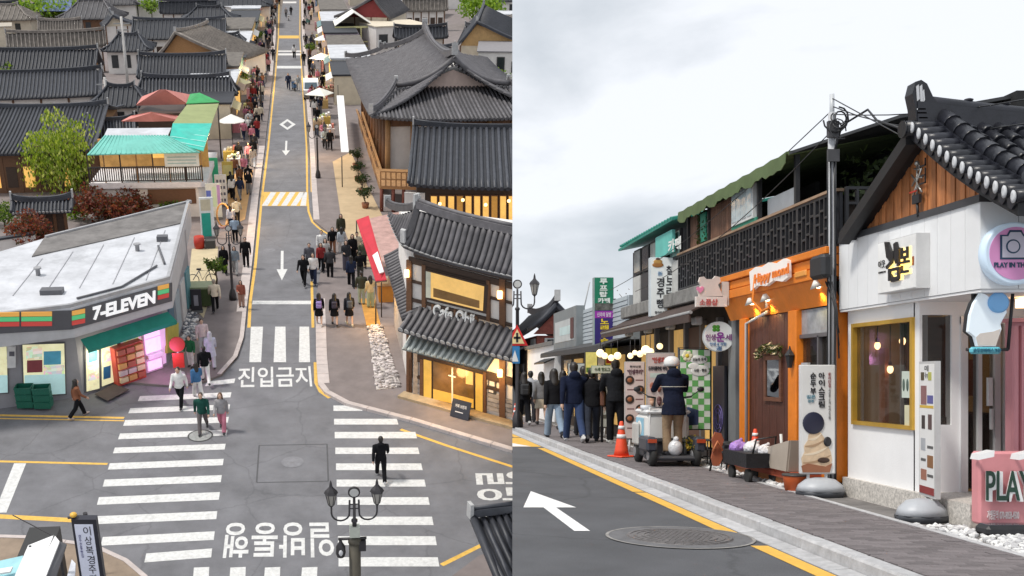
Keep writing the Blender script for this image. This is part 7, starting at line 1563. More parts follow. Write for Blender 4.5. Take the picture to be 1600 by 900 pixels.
m=MB();ytx(m,'PLAY IN',YP-0.045,1540,1652,736,783,0.05,0.045);t.part('letter_sides',m,cm((0.78,0.78,0.78),0.4));m=MB();ytx(m,'PLAY IN',YP-0.0905,1540.5,1653,735.5,782,0.012,0.006);t.part('letter_faces',m,cm((0.02,0.06,0.04),0.4))
m=MB();ytx(m,'가맹문의 070-8058-4500',YP-0.005,1542,1592,797,812,0.01);t.part('small_lettering',m,cm((0.8,0.72,0.72),0.5))
for px in (1537,1600):
    p=yp(px,712,YP-0.22);m=MB();m.hexa([p+V3(q) for q in ((-0.08,-0.06,-0.035),(0.06,-0.06,-0.005),(0.06,0.08,-0.005),(-0.08,0.08,-0.035),(-0.07,-0.05,0.015),(0.07,-0.05,0.05),(0.07,0.07,0.05),(-0.07,0.07,0.015))]);o=t.part('lamp_head',m,cm((0.75,0.75,0.75),0.35));m=MB();m.tube([p+V3((0.02,0.05,0)),(p.x+0.05,YP+0.02,p.z-0.02)],0.015,6);sub2(t,o,'lamp_arm',m,cm((0.6,0.6,0.6),0.4))
t=T('flood_lamp','flat black lamp box lying on the gravel before the pink sign','lamp',gb(1567,836,0.12));p=gb(1567,837,0.1);m=MB();m.cbox(p+V3((-0.2,-0.1,0)),p+V3((0.2,0.12,0.1)),0.03);t.part('casing',m,BLKM);m=MB();m.cbox(p+V3((-0.17,-0.07,0.095)),p+V3((0.17,0.09,0.108)),0.01);t.part('lens',m,cm((0.05,0.05,0.06),0.15))
WPB=[(0.7,0.7,0.69),(0.6,0.6,0.6),(0.45,0.45,0.46)]
pebbles('gravel',None,1500,0.033,WPB,0.1,FB,[(5.17,7.6,0),(6.6,7.6,0),(6.6,9.84,0),(5.6,9.84,0),(5.17,10.1,0)])
pebbles('gravel',None,900,0.045,WPB+[(0.2,0.2,0.2)],0.1,FB,[(5.17,12.9,0),(5.3,12.9,0),(5.62,13.4,0),(5.62,17.5,0),(5.17,17.5,0)])
# ---------------------------------------------------------------- utility pole and cables
t=T('utility_pole','grey utility pole with tangled black cables between the orange and white shops','pole',(5.53,12.64,0.1));CONC=mat('pole_concrete',(0.45,0.46,0.48),0.8,var=0.15,vs=3,bump=0.2,bs=40)
pp=V3((5.53,12.64,0.1));m=MB();m.tube([pp,pp+Z_*4.72],[0.052,0.046],12);t.part('shaft',m,CONC);m=MB();m.tube([pp+Z_*4.6,pp+Z_*4.95],0.03,8);t.part('pole_top',m,cm((0.5,0.52,0.54),0.4))
for k in range(3):
    a=k*1.1+2.9;P=[pp+V3((0.05*math.cos(a+0.1*math.sin(i+k))-0.008,0.05*math.sin(a)-0.015,0.15+i*0.45)) for i in range(10)];m=MB();m.tube(P,0.008+0.003*(k % 3),6);t.part('cable',m,BLKM)
for k in range(6):
    c=pp+V3((random.uniform(-.05,.05),-0.05,random.uniform(4.0,4.7)));r=random.uniform(0.05,0.13);m=MB();m.tube([c+V3((r*math.cos(q*0.55+k),-0.02*q,r*1.1*math.sin(q*0.55+k)-r*0.3)) for q in range(10)],0.008+0.003*(k % 2),5);t.part('cable',m,BLKM)
m=MB();m.box(pp+V3((-0.08,-0.09,4.4)),pp+V3((0.05,-0.03,4.6)));m.box(pp+V3((-0.09,-0.1,4.1)),pp+V3((0.05,-0.06,4.25)));t.part('junction_box',m,cm((0.06,0.06,0.065),0.6))
m=MB();m.tube([pp+V3((0,-0.05,4.2)),pp+V3((0.1,-0.05,4.55)),pp+V3((0.3,-0.3,4.68)),yp(1370,188,12.1),yp(1405,200,10.7)],0.014,8);t.part('cable',m,BLKM)
for a,b,sag in ((pp+Z_*4.9,yp(1404,210,10.7),0.0),(pp+Z_*4.7,yp(1760,120,9),0.12),(pp+Z_*4.8,yp(1760,150,9),0.3),(pp+Z_*4.75,V3((5.3,24,3.6)),0.2),(pp+Z_*4.5,V3((5.4,22,3.4)),0.25)):
    P=[a.lerp(b,i/8)-Z_*(sag*4*(i/8)*(1-i/8)) for i in range(9)];m=MB();m.tube(P,0.007,5);t.part('wire',m,BLKM)
# ---------------------------------------------------------------- orange shop
ORGM=mat('orange_painted_timber',(0.72,0.20,0.012),0.55,var=0.12,vs=4,bump=0.2,bs=25,dirt=0.12)
X1=5.64;os_=T('orange_shop','bright orange shop front with brown door and goose neck lamps','shop',(X1,14.6,0.1))
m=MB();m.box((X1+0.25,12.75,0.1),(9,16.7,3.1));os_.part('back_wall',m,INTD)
m=MB()
for z0,z1,o_ in ((2.80,2.935,0.0),(2.945,3.07,0.015),(3.08,3.17,-0.03)):m.cbox((5.47+o_,12.62,z0),(X1+0.2,16.68,z1),0.008)
fa_=os_.part('fascia',m,ORGM)
m=MB();m.prism([(5.50,12.7,2.798),(5.50,16.66,2.798),(X1,16.66,2.47),(X1,12.7,2.47)],(0.03,0,0.02));os_.part('lintel',m,ORGM)
for y0,y1,nm in ((15.84,16.12,'post'),(13.9,14.18,'post'),(12.66,12.78,'post')):m=MB();m.cbox((X1-0.05,y0,0.25),(X1+0.1,y1,2.47),0.01);os_.part(nm,m,ORGM)
DOORW=wood('dark_red_door',(0.085,0.03,0.02),(5,5,0.8),0.55);m=MB();m.box((X1+0.03,14.18,0.3),(X1+0.08,15.84,2.47));d_=os_.part('door',m,DOORW)
for i in range(6):y=14.18+i*0.277;m=MB();m.box((X1+0.012,y+0.004,0.31),(X1+0.03,y+0.272,2.46));sub2(os_,d_,'plank',m,DOORW)
m=MB();a,b=fb(1195,560,X1),fb(1222,625,X1)
ya,yb_,za,zb_=b.y,a.y,fb(1208,627,X1).z,fb(1208,556,X1).z
for q in ((ya,ya+0.07,za,zb_),(yb_-0.07,yb_,za,zb_),(ya+.07,yb_-.07,za,za+0.06),(ya+.07,yb_-.07,zb_-0.06,zb_)):m.box((X1-0.02,q[0],q[2]),(X1+0.01,q[1],q[3]))
mf=os_.part('mirror_frame',m,wood('mirror_wood',(0.14,0.055,0.03)));m=MB();m.box((X1-0.005,ya+.07,za+.06),(X1+0.008,yb_-.07,zb_-.06));sub2(os_,mf,'mirror_glass',m,mat('mirror_glass',(0.35,0.38,0.4),0.03,var=0,metal=1.0))
m=MB()
for i in range(260):
    k=random.random();p=V3((X1-0.04-random.random()*0.05,ya-0.12+(yb_-ya+0.3)*k,zb_+0.06+0.05*math.sin(k*3.1)+random.gauss(0,0.035)-(0.25*max(0,k-0.75))));u=V3((random.gauss(0,1),random.gauss(0,1),random.gauss(0,1))).normalized()*0.045;w=V3((random.gauss(0,1),random.gauss(0,1),random.gauss(0,1))).normalized()*0.02;m.poly([p-u,p+w,p+u,p-w],random.choice((0,0,0,1,2)))
os_.part('garland',m,[leafm((0.05,0.07,0.02)),cm((0.5,0.4,0.25),0.8),cm((0.12,0.06,0.03),0.8)])
p=fb(1234,560,X1-0.1);m=MB();m.lathe(p-Z_*0.13,[(0.03,0),(0.06,0.16),(0.075,0.17),(0.02,0.25),(0.008,0.3)],6,smooth=False);m.tube([p+Z_*0.02,p+V3((0.1,0,-0.05))],0.012,6);os_.part('wall_lantern',m,BLKM)
m=MB();m.tube([(X1-0.07,15.74,0.3),(X1-0.07,15.74,2.38),(X1-0.07,14.9,2.5),(X1-0.06,14.9,2.8)],0.025,8);os_.part('drain_pipe',m,cm((0.62,0.6,0.58),0.5))
m=MB();m.box((X1+0.05,12.78,0.35),(X1+0.06,13.9,2.1));os_.part('shop_glass',m,GLASB);m=MB();m.box((X1+0.03,12.78,2.12),(X1+0.05,13.9,2.46));os_.part('transom',m,mat('transom_grey',(0.30,0.32,0.34),0.2,var=0.4,vs=3));m=MB();m.box((X1,12.78,2.08),(X1+0.07,13.9,2.13));m.box((X1,13.3,0.35),(X1+0.07,13.34,2.1));os_.part('glazing_bar',m,cm((0.1,0.1,0.11),0.4))
m=MB();m.box((X1-0.01,13.62,1.0),(X1+0.03,13.82,1.75));os_.part('poster',m,cm((0.4,0.4,0.42),0.6));m=MB();m.box((X1,12.78,0.25),(X1+0.1,13.9,0.38));os_.part('threshold',m,ORGM)
m=MB();m.cbox((5.27,13.2,0.22),(X1+0.1,15.9,0.3),0.01);st_=os_.part('step',m,mat('red_deck',(0.36,0.07,0.03),0.6,var=0.2,vs=4,rnd=0.1));m=MB();m.box((5.32,13.25,0.08),(X1,15.85,0.219));sub2(os_,st_,'step_base',m,wood('step_wood',(0.35,0.13,0.04)))
for i in range(5):m=MB();m.cbox((5.26,13.2+i*0.54,0.3),(X1+0.08,13.7+i*0.54,0.325),0.006);sub2(os_,st_,'plank',m,mat('red_deck',(0.36,0.07,0.03)))
SPOT=mat('spot_lens',(1,0.85,0.5),0.3,emit=9,ecol=(1,0.8,0.45),var=0)
for px,py in ((1173,470),(1197,464),(1277,443)):
    p=fb(px,py,5.52);m=MB();m.lathe(p,[(0.05,-0.02),(0.105,-0.045),(0.03,0.05)],14,axis=(-0.35,0,1));o=os_.part('goose_neck_lamp',m,cm((0.78,0.76,0.7),0.4));m=MB();m.ell(p+V3((0.02,0,-0.045)),(0.05,0.05,0.015),10,6);sub2(os_,o,'lamp_lens',m,SPOT)
    m=MB();m.tube([p+Z_*0.04,p+V3((0.02,0,0.12)),p+V3((0.12,0,0.05))],0.012,6);sub2(os_,o,'neck',m,ORGM)
    l_=bpy.data.lights.new('shop_lamp','SPOT');l_.energy=7;l_.color=(1,0.78,0.35);l_.spot_size=R(115);l_.shadow_soft_size=0.04;lo=bpy.data.objects.new('shop_lamp_light',l_);COL.objects.link(lo);lo.parent=os_.o;lo.matrix_local=os_.inv @ Matrix.Translation(p+V3((0.02,0,-0.13))) @ V3((-0.45,0,1)).to_track_quat('Z','Y').to_matrix().to_4x4()
p=fb(1284,418,5.40);m=MB();m.cbox(p-V3((0.08,0.2,0.14)),p+V3((0.06,0.2,0.15)),0.04);m.tube([p+V3((0.0,0.1,0.14)),p+V3((0.12,0.1,0.2))],0.02,6);os_.part('loudspeaker',m,BLKM);m=MB();m.tube([fb(1180,430,5.4),fb(1176,470,5.4),fb(1190,487,5.45),fb(1203,480,5.5)],0.02,6);os_.part('orange_hose',m,ORGM)
for k in range(3):m=MB();m.tube([fb(1290+5*k,440,5.45),fb(1302+3*k,470+8*k,5.48),fb(1311,520+20*k,5.5)],0.01,5);os_.part('cable',m,BLKM)
t=T('shop_sign','wavy white and orange lettered sign on the orange fascia','sign',(5.42,15,2.9));m=MB();sg=[(1176,425),(1186,417),(1196,417),(1206,410),(1218,412),(1230,404),(1236,407),(1237,433),(1228,440),(1214,438),(1202,447),(1188,446),(1178,455)]
m.prism([fb(x,y,5.44) for x,y in sg],(-0.05,0,0));t.part('sign_box',m,mat('warm_white_sign',(0.75,0.7,0.66),0.4,var=0.05,emit=0.15));m=MB()
def ftxs(mb,body,x,px0,px1,ytl,ytr,h,bold,depth):
    """lettering on a street front whose baseline runs towards the vanishing point"""
    a,b=fb(px0,ytl+h,x),fb(px1,ytr+h,x);tp_=fb(px0,ytl,x);mb.text(body,a,b-a,(0,0,tp_.z-a.z),0,bold,depth)
ftxs(m,'Hippy mond',5.385,1180,1233,429,413,19,0.015,0.015);t.part('lettering',m,mat('lit_orange_letter',(0.75,0.2,0.03),0.4,emit=0.1,var=0))
p,q=fb(1242,436,5.46),fb(1260,421,5.46);m=MB();m.cbox((5.45,q.y,q.z-0.08),(5.48,p.y,q.z+0.0),0.012);t2=t.part('tag',m,cm((0.75,0.32,0.06),0.5));m=MB();ftxs(m,'OPEN',5.448,1245,1257,429,425,4,0.01,0.002);t.part('lettering',m,cm((0.8,0.7,0.5),0.5)) if False else None
# ---------------------------------------------------------------- lattice parapet, roof terrace and canopies
LX=5.6;tb=T('terrace_building','two storey building with black lattice parapet and green canopied roof terrace','building',(LX,18,0.1))
m=MB();m.box((LX+0.12,12.7,3.12),(9,19.4,3.75));m.box((LX+0.3,16.72,0.1),(9,23.6,3.1));tb.part('body',m,INTD)
LAT=mat('black_lattice',(0.022,0.023,0.027),0.45,var=0.2,vs=8)
lm=MB();W_=0.56;H_=0.66
def bar(y0,z0,y1,z1):lm.box((0.0,y0,z0),(0.05,y1,z1))
for y in (0.0,W_-0.035):bar(y,0,y+0.035,H_)
bar(0.035,0,W_-0.035,0.035);bar(0.035,H_-0.035,W_-0.035,H_)
for y in (0.13,0.255,0.39):bar(y,0.035,y+0.03,H_-0.035)
for y0,y1,z in ((0.035,0.13,0.44),(0.16,0.255,0.22),(0.16,0.255,0.36),(0.285,0.39,0.46),(0.285,0.39,0.16),(0.42,W_-0.035,0.3),(0.42,W_-0.035,0.42),(0.035,0.13,0.18)):bar(y0,z,y1,z+0.03)
lmesh=lm.mesh('lattice_panel',LAT)
for i in range(12):o=bpy.data.objects.new('lattice_panel',lmesh);COL.objects.link(o);o.parent=tb.o;o.matrix_local=tb.inv @ Matrix.Translation((LX-0.02,12.72+i*W_,3.2))
for i in range(2):o=bpy.data.objects.new('lattice_panel',lmesh);COL.objects.link(o);o.parent=tb.o;o.matrix_local=tb.inv @ Matrix.Translation((LX+0.1+i*W_,12.68,3.25)) @ Matrix.Rotation(-math.pi/2,4,'Z')
m=MB();m.box((LX+0.06,12.72,3.19),(LX+0.1,19.45,3.86));tb.part('lattice_backing',m,mat('dark_grey_board',(0.06,0.062,0.07),0.7,var=0.2));m=MB();m.box((LX-0.04,12.7,3.865),(LX+0.12,19.45,3.9));tb.part('coping',m,mat('timber_coping',(0.3,0.2,0.13),0.7,var=0.25))  # plain dark backing board behind the lattice, timber coping on top
m=MB();m.box((7.6,12.3,3.1),(7.7,23.5,5.0));m.box((LX+0.9,15.4,3.75),(LX+0.95,19,4.5));tb.part('terrace_shade_wall',m,cm((0.012,0.012,0.013),0.8))  # near-black walls added; the shade inside the terrace is put into their colour
GCAN=mat('olive_green_canvas',(0.09,0.13,0.05),0.75,var=0.2,vs=3,bump=0.25,bs=8,dirt=0.2);TEALS=mat('teal_corrugated',(0.02,0.22,0.17),0.5,var=0.2,vs=3,dirt=0.2)
N_=18;m=MB()
for i in range(N_):
    y0,y1=13.95+5.1*i/N_,13.95+5.1*(i+1)/N_;z0,z1=4.60-0.02*(i % 2),4.60-0.02*((i+1) % 2);m.slab((5.48,y0,z0),(0,y1-y0,z1-z0),(2.3,0,0.42),(0,0,0.03));v0,v1=0.13+0.03*((i*7) % 3),0.13+0.03*(((i+1)*7) % 3);m.prism([(5.47,y0,z0+0.02),(5.47,y1,z1+0.02),(5.46,y1,z1-v1),(5.46,(y0+y1)/2,z1-(v0+v1)/2-0.03),(5.46,y0,z0-v0)],(0.012,0,0))
tb.part('canopy',m,GCAN)
m=MB();m.prism([(5.5,13.9,4.58),(7.7,13.9,5.02),(7.7,12.4,4.95),(6.3,12.5,4.72)],(0,0,0.04));tb.part('dark_tarp',m,mat('dark_tarp',(0.03,0.032,0.035),0.5,var=0.3,vs=4,bump=0.5,bs=5));m=MB();m.tube([(5.5,13.93,4.6),(7.7,13.93,5.04)],0.03,6);tb.part('canopy_edge',m,GCAN)
for y in (13.98,15.38,16.5,17.75,18.95):m=MB();m.box((5.62,y,3.88),(5.68,y+0.06,4.6));tb.part('post',m,BLKM)
WDK=wood('terrace_boards',(0.15,0.075,0.045),(6,6,1),0.7,rnd=0.2)
for i in range(10):y=16.6+i*0.115;m=MB();m.box((5.66,y,3.9),(5.7,y+0.105,4.5));tb.part('board',m,WDK)
for i in range(3):y=18.5+i*0.14;m=MB();m.box((5.66,y,3.9),(5.7,y+0.13,4.5));tb.part('board',m,WDK)
m=MB();m.box((5.58,15.5,3.97),(5.66,16.45,4.5));w_=tb.part('window',m,cm((0.6,0.62,0.62),0.4))
for i in range(4):m=MB();m.box((5.57,15.54+i*0.23,4.02),(5.59,15.73+i*0.23,4.46));sub2(tb,w_,'pane',m,mat('sky_pane',(0.42,0.5,0.53),0.15,var=0.2,vs=2))
m=MB();m.box((5.6,15.4,3.9),(5.64,16.5,3.97));m.box((5.62,17.9,3.95),(5.66,18.2,4.45));tb.part('green_board',m,cm((0.02,0.2,0.13),0.6));m=MB();m.box((5.75,14.3,3.88),(5.8,15.35,4.22));tb.part('white_screen',m,cm((0.55,0.58,0.6),0.5))
m=MB()
for i in range(300):p=V3((5.62+random.random()*0.12,17.75+random.random()*0.7,3.9+random.random()*0.6));u=V3((random.gauss(0,1),random.gauss(0,1),random.gauss(0,1))).normalized()*0.05;w=V3((random.gauss(0,1),random.gauss(0,1),random.gauss(0,1))).normalized()*0.03;m.poly([p-u,p+w,p+u,p-w])
for i in range(260):p=V3((6.2+random.random()*0.9,13.2+random.random()*0.8,3.95+random.random()*0.6));u=V3((random.gauss(0,1),random.gauss(0,1),random.gauss(0,1))).normalized()*0.06;w=V3((random.gauss(0,1),random.gauss(0,1),random.gauss(0,1))).normalized()*0.035;m.poly([p-u,p+w,p+u,p-w])
tb.part('hanging_plant',m,leafm((0.03,0.05,0.015)),kind='stuff')
# far half of the upper floor
m=MB();m.box((5.7,19.45,3.2),(9,23.45,4.4));tb.part('upper_wall',m,cm((0.07,0.07,0.075),0.7));m=MB();m.prism([(5.4,19.2,4.5),(5.4,23.6,4.46),(7.6,23.6,4.9),(7.6,19.2,4.95)],(0,0,0.05));tb.part('sheet_roof',m,TEALS)
for i in range(22):y=19.3+i*0.195;m=MB();m.tube([(5.39,y,4.55),(7.6,y,4.98)],0.03,5);tb.part('sheet_rib',m,TEALS)
for i,(y0,y1,c) in enumerate(((19.5,20.2,(0.3,0.45,0.42)),(20.35,21.0,(0.05,0.06,0.06)),(21.1,21.7,(0.35,0.4,0.38)),(21.8,22.4,(0.06,0.06,0.07)),(22.5,23.1,(0.3,0.32,0.32)))):
    m=MB();m.box((5.64,y0,3.85),(5.7,y1,4.4));f_=tb.part('window',m,BLKM);m=MB();m.box((5.63,y0+0.05,3.9),(5.645,y1-0.05,4.36));sub2(tb,f_,'pane',m,mat('upper_pane_%d' % i,c,0.15,var=0.3,vs=2))
    m=MB();m.box((5.62,y0,3.2),(5.7,y1,3.8));tb.part('panel',m,cm([(0.5,0.5,0.48),(0.04,0.04,0.045)][i % 2],0.5))
m=MB();m.box((5.5,19.55,3.95),(5.56,20.75,4.38));f_=tb.part('teal_banner',m,cm((0.12,0.45,0.4),0.6));m=MB();ftxs(m,'카페',5.495,1044,1064,376,369,20,0.03,0.003);sub2(tb,f_,'lettering',m,cm((0.75,0.78,0.75),0.5))
GRST=mat('grey_stone_band',(0.2,0.195,0.185),0.85,var=0.35,vs=5,bump=0.4,bs=18)
for i in range(8):y=16.8+i*0.85;m=MB();m.cbox((5.45,y+0.01,2.9),(5.75,y+0.84,3.16),0.015);tb.part('stone_block',m,GRST)
# lower shops under the terrace
BRA=mat('brown_awning',(0.06,0.038,0.032),0.8,var=0.2,vs=2,bump=0.2,bs=10)
m=MB();m.prism([(5.6,16.8,2.88),(5.02,16.8,2.62),(5.02,23.6,2.55),(5.6,23.6,2.85)],(0,0,0.03));m.box((5.0,16.8,2.46),(5.03,23.6,2.63));tb.part('awning',m,BRA);m=MB();m.tube([(5.02,16.75,2.62),(5.02,23.6,2.56)],0.03,6)
tb.part('awning_bar',m,cm((0.3,0.3,0.3),0.4))
for k in range(4):p=V3((5.3,17.3+k*1.6,2.5));m=MB();m.cbox(p-V3((0.08,0.12,0.06)),p+V3((0.05,0.12,0.08)),0.02);tb.part('awning_light',m,cm((0.4,0.4,0.4),0.5))
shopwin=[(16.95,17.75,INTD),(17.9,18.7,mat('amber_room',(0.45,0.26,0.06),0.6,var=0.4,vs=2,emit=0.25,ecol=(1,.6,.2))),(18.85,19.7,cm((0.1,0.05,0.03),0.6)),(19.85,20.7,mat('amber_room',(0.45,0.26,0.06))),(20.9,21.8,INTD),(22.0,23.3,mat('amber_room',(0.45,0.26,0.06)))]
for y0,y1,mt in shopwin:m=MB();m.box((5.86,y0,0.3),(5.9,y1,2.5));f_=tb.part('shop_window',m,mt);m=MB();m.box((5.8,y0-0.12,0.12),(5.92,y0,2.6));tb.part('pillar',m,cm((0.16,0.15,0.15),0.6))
m=MB();m.box((5.75,16.75,0.1),(5.85,17.1,2.5));tb.part('steel_post',m,cm((0.2,0.21,0.22),0.5));m=MB();m.box((5.7,17.15,0.35),(5.75,17.75,1.75));bd=tb.part('dark_menu_door',m,cm((0.018,0.02,0.028),0.3));m=MB()
for r_ in (0.24,0.17,0.1):m.tube([(5.69,17.45+r_*math.cos(i*math.pi/10),0.85+r_*math.sin(i*math.pi/10)) for i in range(21)],0.008,4)
for i in range(6):m.tube([(5.69,17.45+0.1*math.cos(i),0.85+0.1*math.sin(i)),(5.69,17.45+0.24*math.cos(i),0.85+0.24*math.sin(i))],0.006,4)
sub2(tb,bd,'violet_emblem',m,cm((0.16,0.13,0.35),0.5))
for k,(px,py,x,r) in enumerate(((1000,553,5.0,0.065),(1009,547,5.0,0.09),(1016,550,5.0,0.075),(985,556,4.95,0.06),(992,551,4.95,0.05),(1031,541,5.2,0.06),(965,556,4.9,0.08),(955,559,4.9,0.07),(938,552,4.8,0.09),(945,556,4.8,0.07))):
    t=T('globe_lamp',['middle small globe lamp of the trio behind the cart rider','largest globe lamp of the trio left of the rider helmet','globe lamp of the trio nearest the rider helmet','globe lamp over the pink skewer board','small globe lamp over the right edge of the skewer board','lone globe lamp above the dessert board','globe lamp right over the tall black coat','globe lamp left of the tall black coat head','large globe lamp over the cream snack sign','globe lamp between the two lit food signs'][k],'lamp',fb(px,py,x),group='globe lamps hanging under the brown awning',local=True);m=MB();m.ell((0,0,0),r,12,8);t.part('globe',m,mat('globe_glow',(1,0.85,0.6),0.4,emit=1.3,ecol=(1,0.74,0.38),var=0));m=MB();m.tube([(0,0,r),(0,0,r+0.25)],0.008,5);t.part('cord',m,BLKM)
def board(name,label,cat,Y,px0,px1,py0,py1,face,frame=None,th=0.08,legs=None,foot=None):
    a,b=yp(px0,py1,Y),yp(px1,py0,Y);t=T(name,label,cat,((a.x+b.x)/2,Y,0.12 if legs else a.z));m=MB();m.cbox((a.x,Y,a.z),(b.x,Y+th,b.z),0.012);t.part('case',m,frame or cm((0.5,0.5,0.5),0.5));m=MB();g=0.018;m.box((a.x+g,Y-0.006,a.z+g),(b.x-g,Y,b.z-g));t.part('face',m,face)
    if legs:
        for f in (0.25,0.75):x=a.x+(b.x-a.x)*f;m=MB();m.tube([(x,Y+th/2,0.12),(x,Y+th/2,a.z)],0.02,6);t.part('leg',m,cm((0.6,0.6,0.6),0.4))
    return t,a,b
# projecting signs
Y=20.0;t,a,b=board('projecting_sign','tall white bread shop sign with two columns of lettering','sign',Y,1016,1062,402,495,mat('sign_white',(0.76,0.79,0.78),0.4,var=0.04,emit=0.06),cm((0.5,0.55,0.58),0.4),0.15)
INK=cm((0.02,0.02,0.025),0.5);m=MB();yvt(m,'찰보리빵',Y-0.01,1041,1053,415,16.5,0.02);yvt(m,'경주빵',Y-0.01,1026,1038,434,16.5,0.02);t.part('lettering',m,INK);m=MB();ytx(m,'新',Y-0.01,1028,1035,424,431,0.0);t.part('blue_lettering',m,cm((0.1,0.25,0.45),0.5));m=MB();ytx(m,'황리단길점',Y-0.01,1023,1042,486,490,0.01);t.part('small_lettering',m,INK)
for (px,py,rx,rz,c) in ((1028,414,9,4,(0.35,0.15,0.04)),(1028,409,7,4,(0.5,0.28,0.08)),(1028,405,3.5,2.5,(0.1,0.05,0.04)),(1051,482,9,5,(0.4,0.2,0.06)),(1047,480,5,3,(0.14,0.05,0.02))):m=MB();m.ell(yp(px,py,Y-0.012),(rx/1600*Y,0.006,rz/1600*Y),12,8);t.part('bread_print',m,cm(c,0.6))
for yy in (430,470):m=MB();m.tube([yp(1062,yy,Y+0.07),(5.75,Y+0.07,yp(0,yy,Y).z)],0.02,6);t.part('bracket',m,BLKM)
Y=16.2;t=T('bear_sign','cream bear shaped sign holding a pink heart above the awning','sign',yp(1110,482,Y));bear=[(1093,463),(1090,452),(1096,446),(1092,440),(1094,433),(1100,432),(1104,436),(1114,436),(1118,431),(1125,433),(1126,440),(1122,445),(1126,454),(1130,464)]
m=MB();m.prism([yp(x,y,Y) for x,y in bear],(0,0.06,0));t.part('bear_board',m,cm((0.68,0.6,0.55),0.5));m=MB();m.prism([yp(x,y,Y-0.012) for x,y in ((1094,458),(1088,452),(1089,448),(1092,448),(1094,450),(1097,447),(1100,449),(1099,453))],(0,0.01,0));t.part('heart',m,cm((0.75,0.25,0.42),0.5))
m=MB();m.box(yp(1088,479,Y),yp(1136,463,Y)+Y_*0.08);o=t.part('name_plate',m,cm((0.72,0.66,0.62),0.5));m=MB();ytx(m,'소품샵',Y-0.005,1093,1121,467,477,0.02);t.part('lettering',m,cm((0.5,0.1,0.1),0.5));m=MB();m.box(yp(1129,477,Y+0.02),yp(1139,440,Y+0.02)+Y_*0.05);t.part('side_plate',m,cm((0.6,0.58,0.54),0.5));m=MB();m.tube([yp(1136,460,Y+0.05),(5.6,Y+0.05,yp(0,460,Y).z)],0.02,6);t.part('bracket',m,BLKM)
Y=17.0;c=yp(1122,526,Y);r=23.5/1600*Y;t=T('clover_sign','round white fortune shop sign with a green clover','sign',c);m=MB();m.lathe(c,[(r*0.97,-0.06),(r,-0.05),(r,0.05),(r*0.97,0.06)],32,axis=(0,-1,0));t.part('disc',m,mat('sign_white',(0.76,0.79,0.78)))
m=MB()
for k in range(4):a_=math.pi/4+k*math.pi/2;m.ell(yp(1119,513,Y-0.062)+V3((0.04*math.cos(a_),0,0.035*math.sin(a_))),(0.036,0.006,0.032),10,6)
t.part('clover',m,cm((0.08,0.33,0.04),0.5));m=MB();ytx(m,'인생',Y-0.065,1103,1118,522,532,0.015);ytx(m,'세',Y-0.065,1133,1143,522,532,0.015);t.part('lettering',m,cm((0.22,0.06,0.22),0.5));m=MB();ytx(m,'운',Y-0.065,1119,1132,519,534,0.03);t.part('lettering',m,cm((0.25,0.03,0.3),0.5));m=MB();ytx(m,'인생 & 사랑',Y-0.065,1109,1135,535,540,0.01);ytx(m,'運',Y-0.065,1119,1128,541,548,0.0);t.part('lettering',m,cm((0.05,0.18,0.4),0.5));m=MB();m.tube([c+V3((r,0,0.05)),(5.8,Y,c.z+0.05)],0.02,6);t.part('bracket',m,BLKM)
# pavement boards
Y=17.25;t,a,b=board('checkered_board','green and white checkered board with a yellow flower and speech bubbles','sign',Y,1061,1111,545,672,cm((0.72,0.75,0.68),0.5),BLKM,0.05)
nx,nz_=5,13;w,h=(b.x-a.x-.04)/nx,(b.z-a.z-.04)/nz_
for i in range(nx):
    for j in range(nz_):
        if (i+j) % 2:m=MB();m.box((a.x+.02+i*w,Y-0.009,a.z+.02+j*h),(a.x+.02+(i+1)*w,Y-0.006,a.z+.02+(j+1)*h));t.part('check',m,cm((0.14,0.42,0.12),0.5))
for px,py,rx,rz in ((1092,562,14,7),(1094,579,15,9),(1084,572,9,5)):m=MB();m.ell(yp(px,py,Y-0.012),(rx/1600*Y,0.006,rz/1600*Y),14,8);t.part('bubble',m,cm((0.8,0.8,0.76),0.5))
m=MB();ytx(m,'오늘의 운세',Y-0.021,1082,1103,559,564,0.01);ytx(m,'사랑 · 행운',Y-0.021,1084,1104,576,581,0.01);t.part('lettering',m,INK);m=MB()
for k in range(6):m.ell(yp(1074,556,Y-0.014)+V3((0.055*math.cos(k*math.pi/3),0,0.055*math.sin(k*math.pi/3))),(0.04,0.008,0.04),8,6)
t.part('flower',m,cm((0.75,0.72,0.5),0.5));m=MB();m.ell(yp(1074,556,Y-0.02),(0.035,0.01,0.035),8,6);t.part('flower_centre',m,cm((0.75,0.55,0.05),0.5));m=MB();m.tube([(a.x,Y+0.02,0.12),(a.x,Y+0.02,b.z+0.02),(b.x,Y+0.02,b.z+0.02),(b.x,Y+0.02,0.12)],0.018,6);t.part('stand',m,BLKM)
Y=18.2;t,a,b=board('dessert_board','pale pink dessert board with rows of ice cream cups behind the cart','sign',Y,1010,1055,551,655,cm((0.62,0.5,0.46),0.5),cm((0.3,0.28,0.26),0.5),0.05,True);m=MB();ytx(m,'"인생과일"',Y-0.01,1019,1046,558,567,0.025);t.part('lettering',m,cm((0.45,0.05,0.03),0.5));m=MB();ytx(m,'드라이플라워 아이스크림',Y-0.01,1013,1052,572,579,0.03);t.part('lettering',m,INK);m=MB();m.box(yp(1016,590,Y-0.008),yp(1048,583,Y-0.006));t.part('pale_print',m,cm((0.55,0.62,0.55),0.5))
for i in range(3):
    for j in range(2):c=yp(1019+i*11,606+j*22,Y-0.012);m=MB();m.lathe(c-Z_*0.07,[(0.02,0),(0.045,0.09)],8);m.ell(c+Z_*0.04,(0.045,0.02,0.06),8,6);t.part('cup_print',m,cm(random.choice([(0.12,0.05,0.05),(0.5,0.3,0.2),(0.3,0.1,0.06)]),0.6))
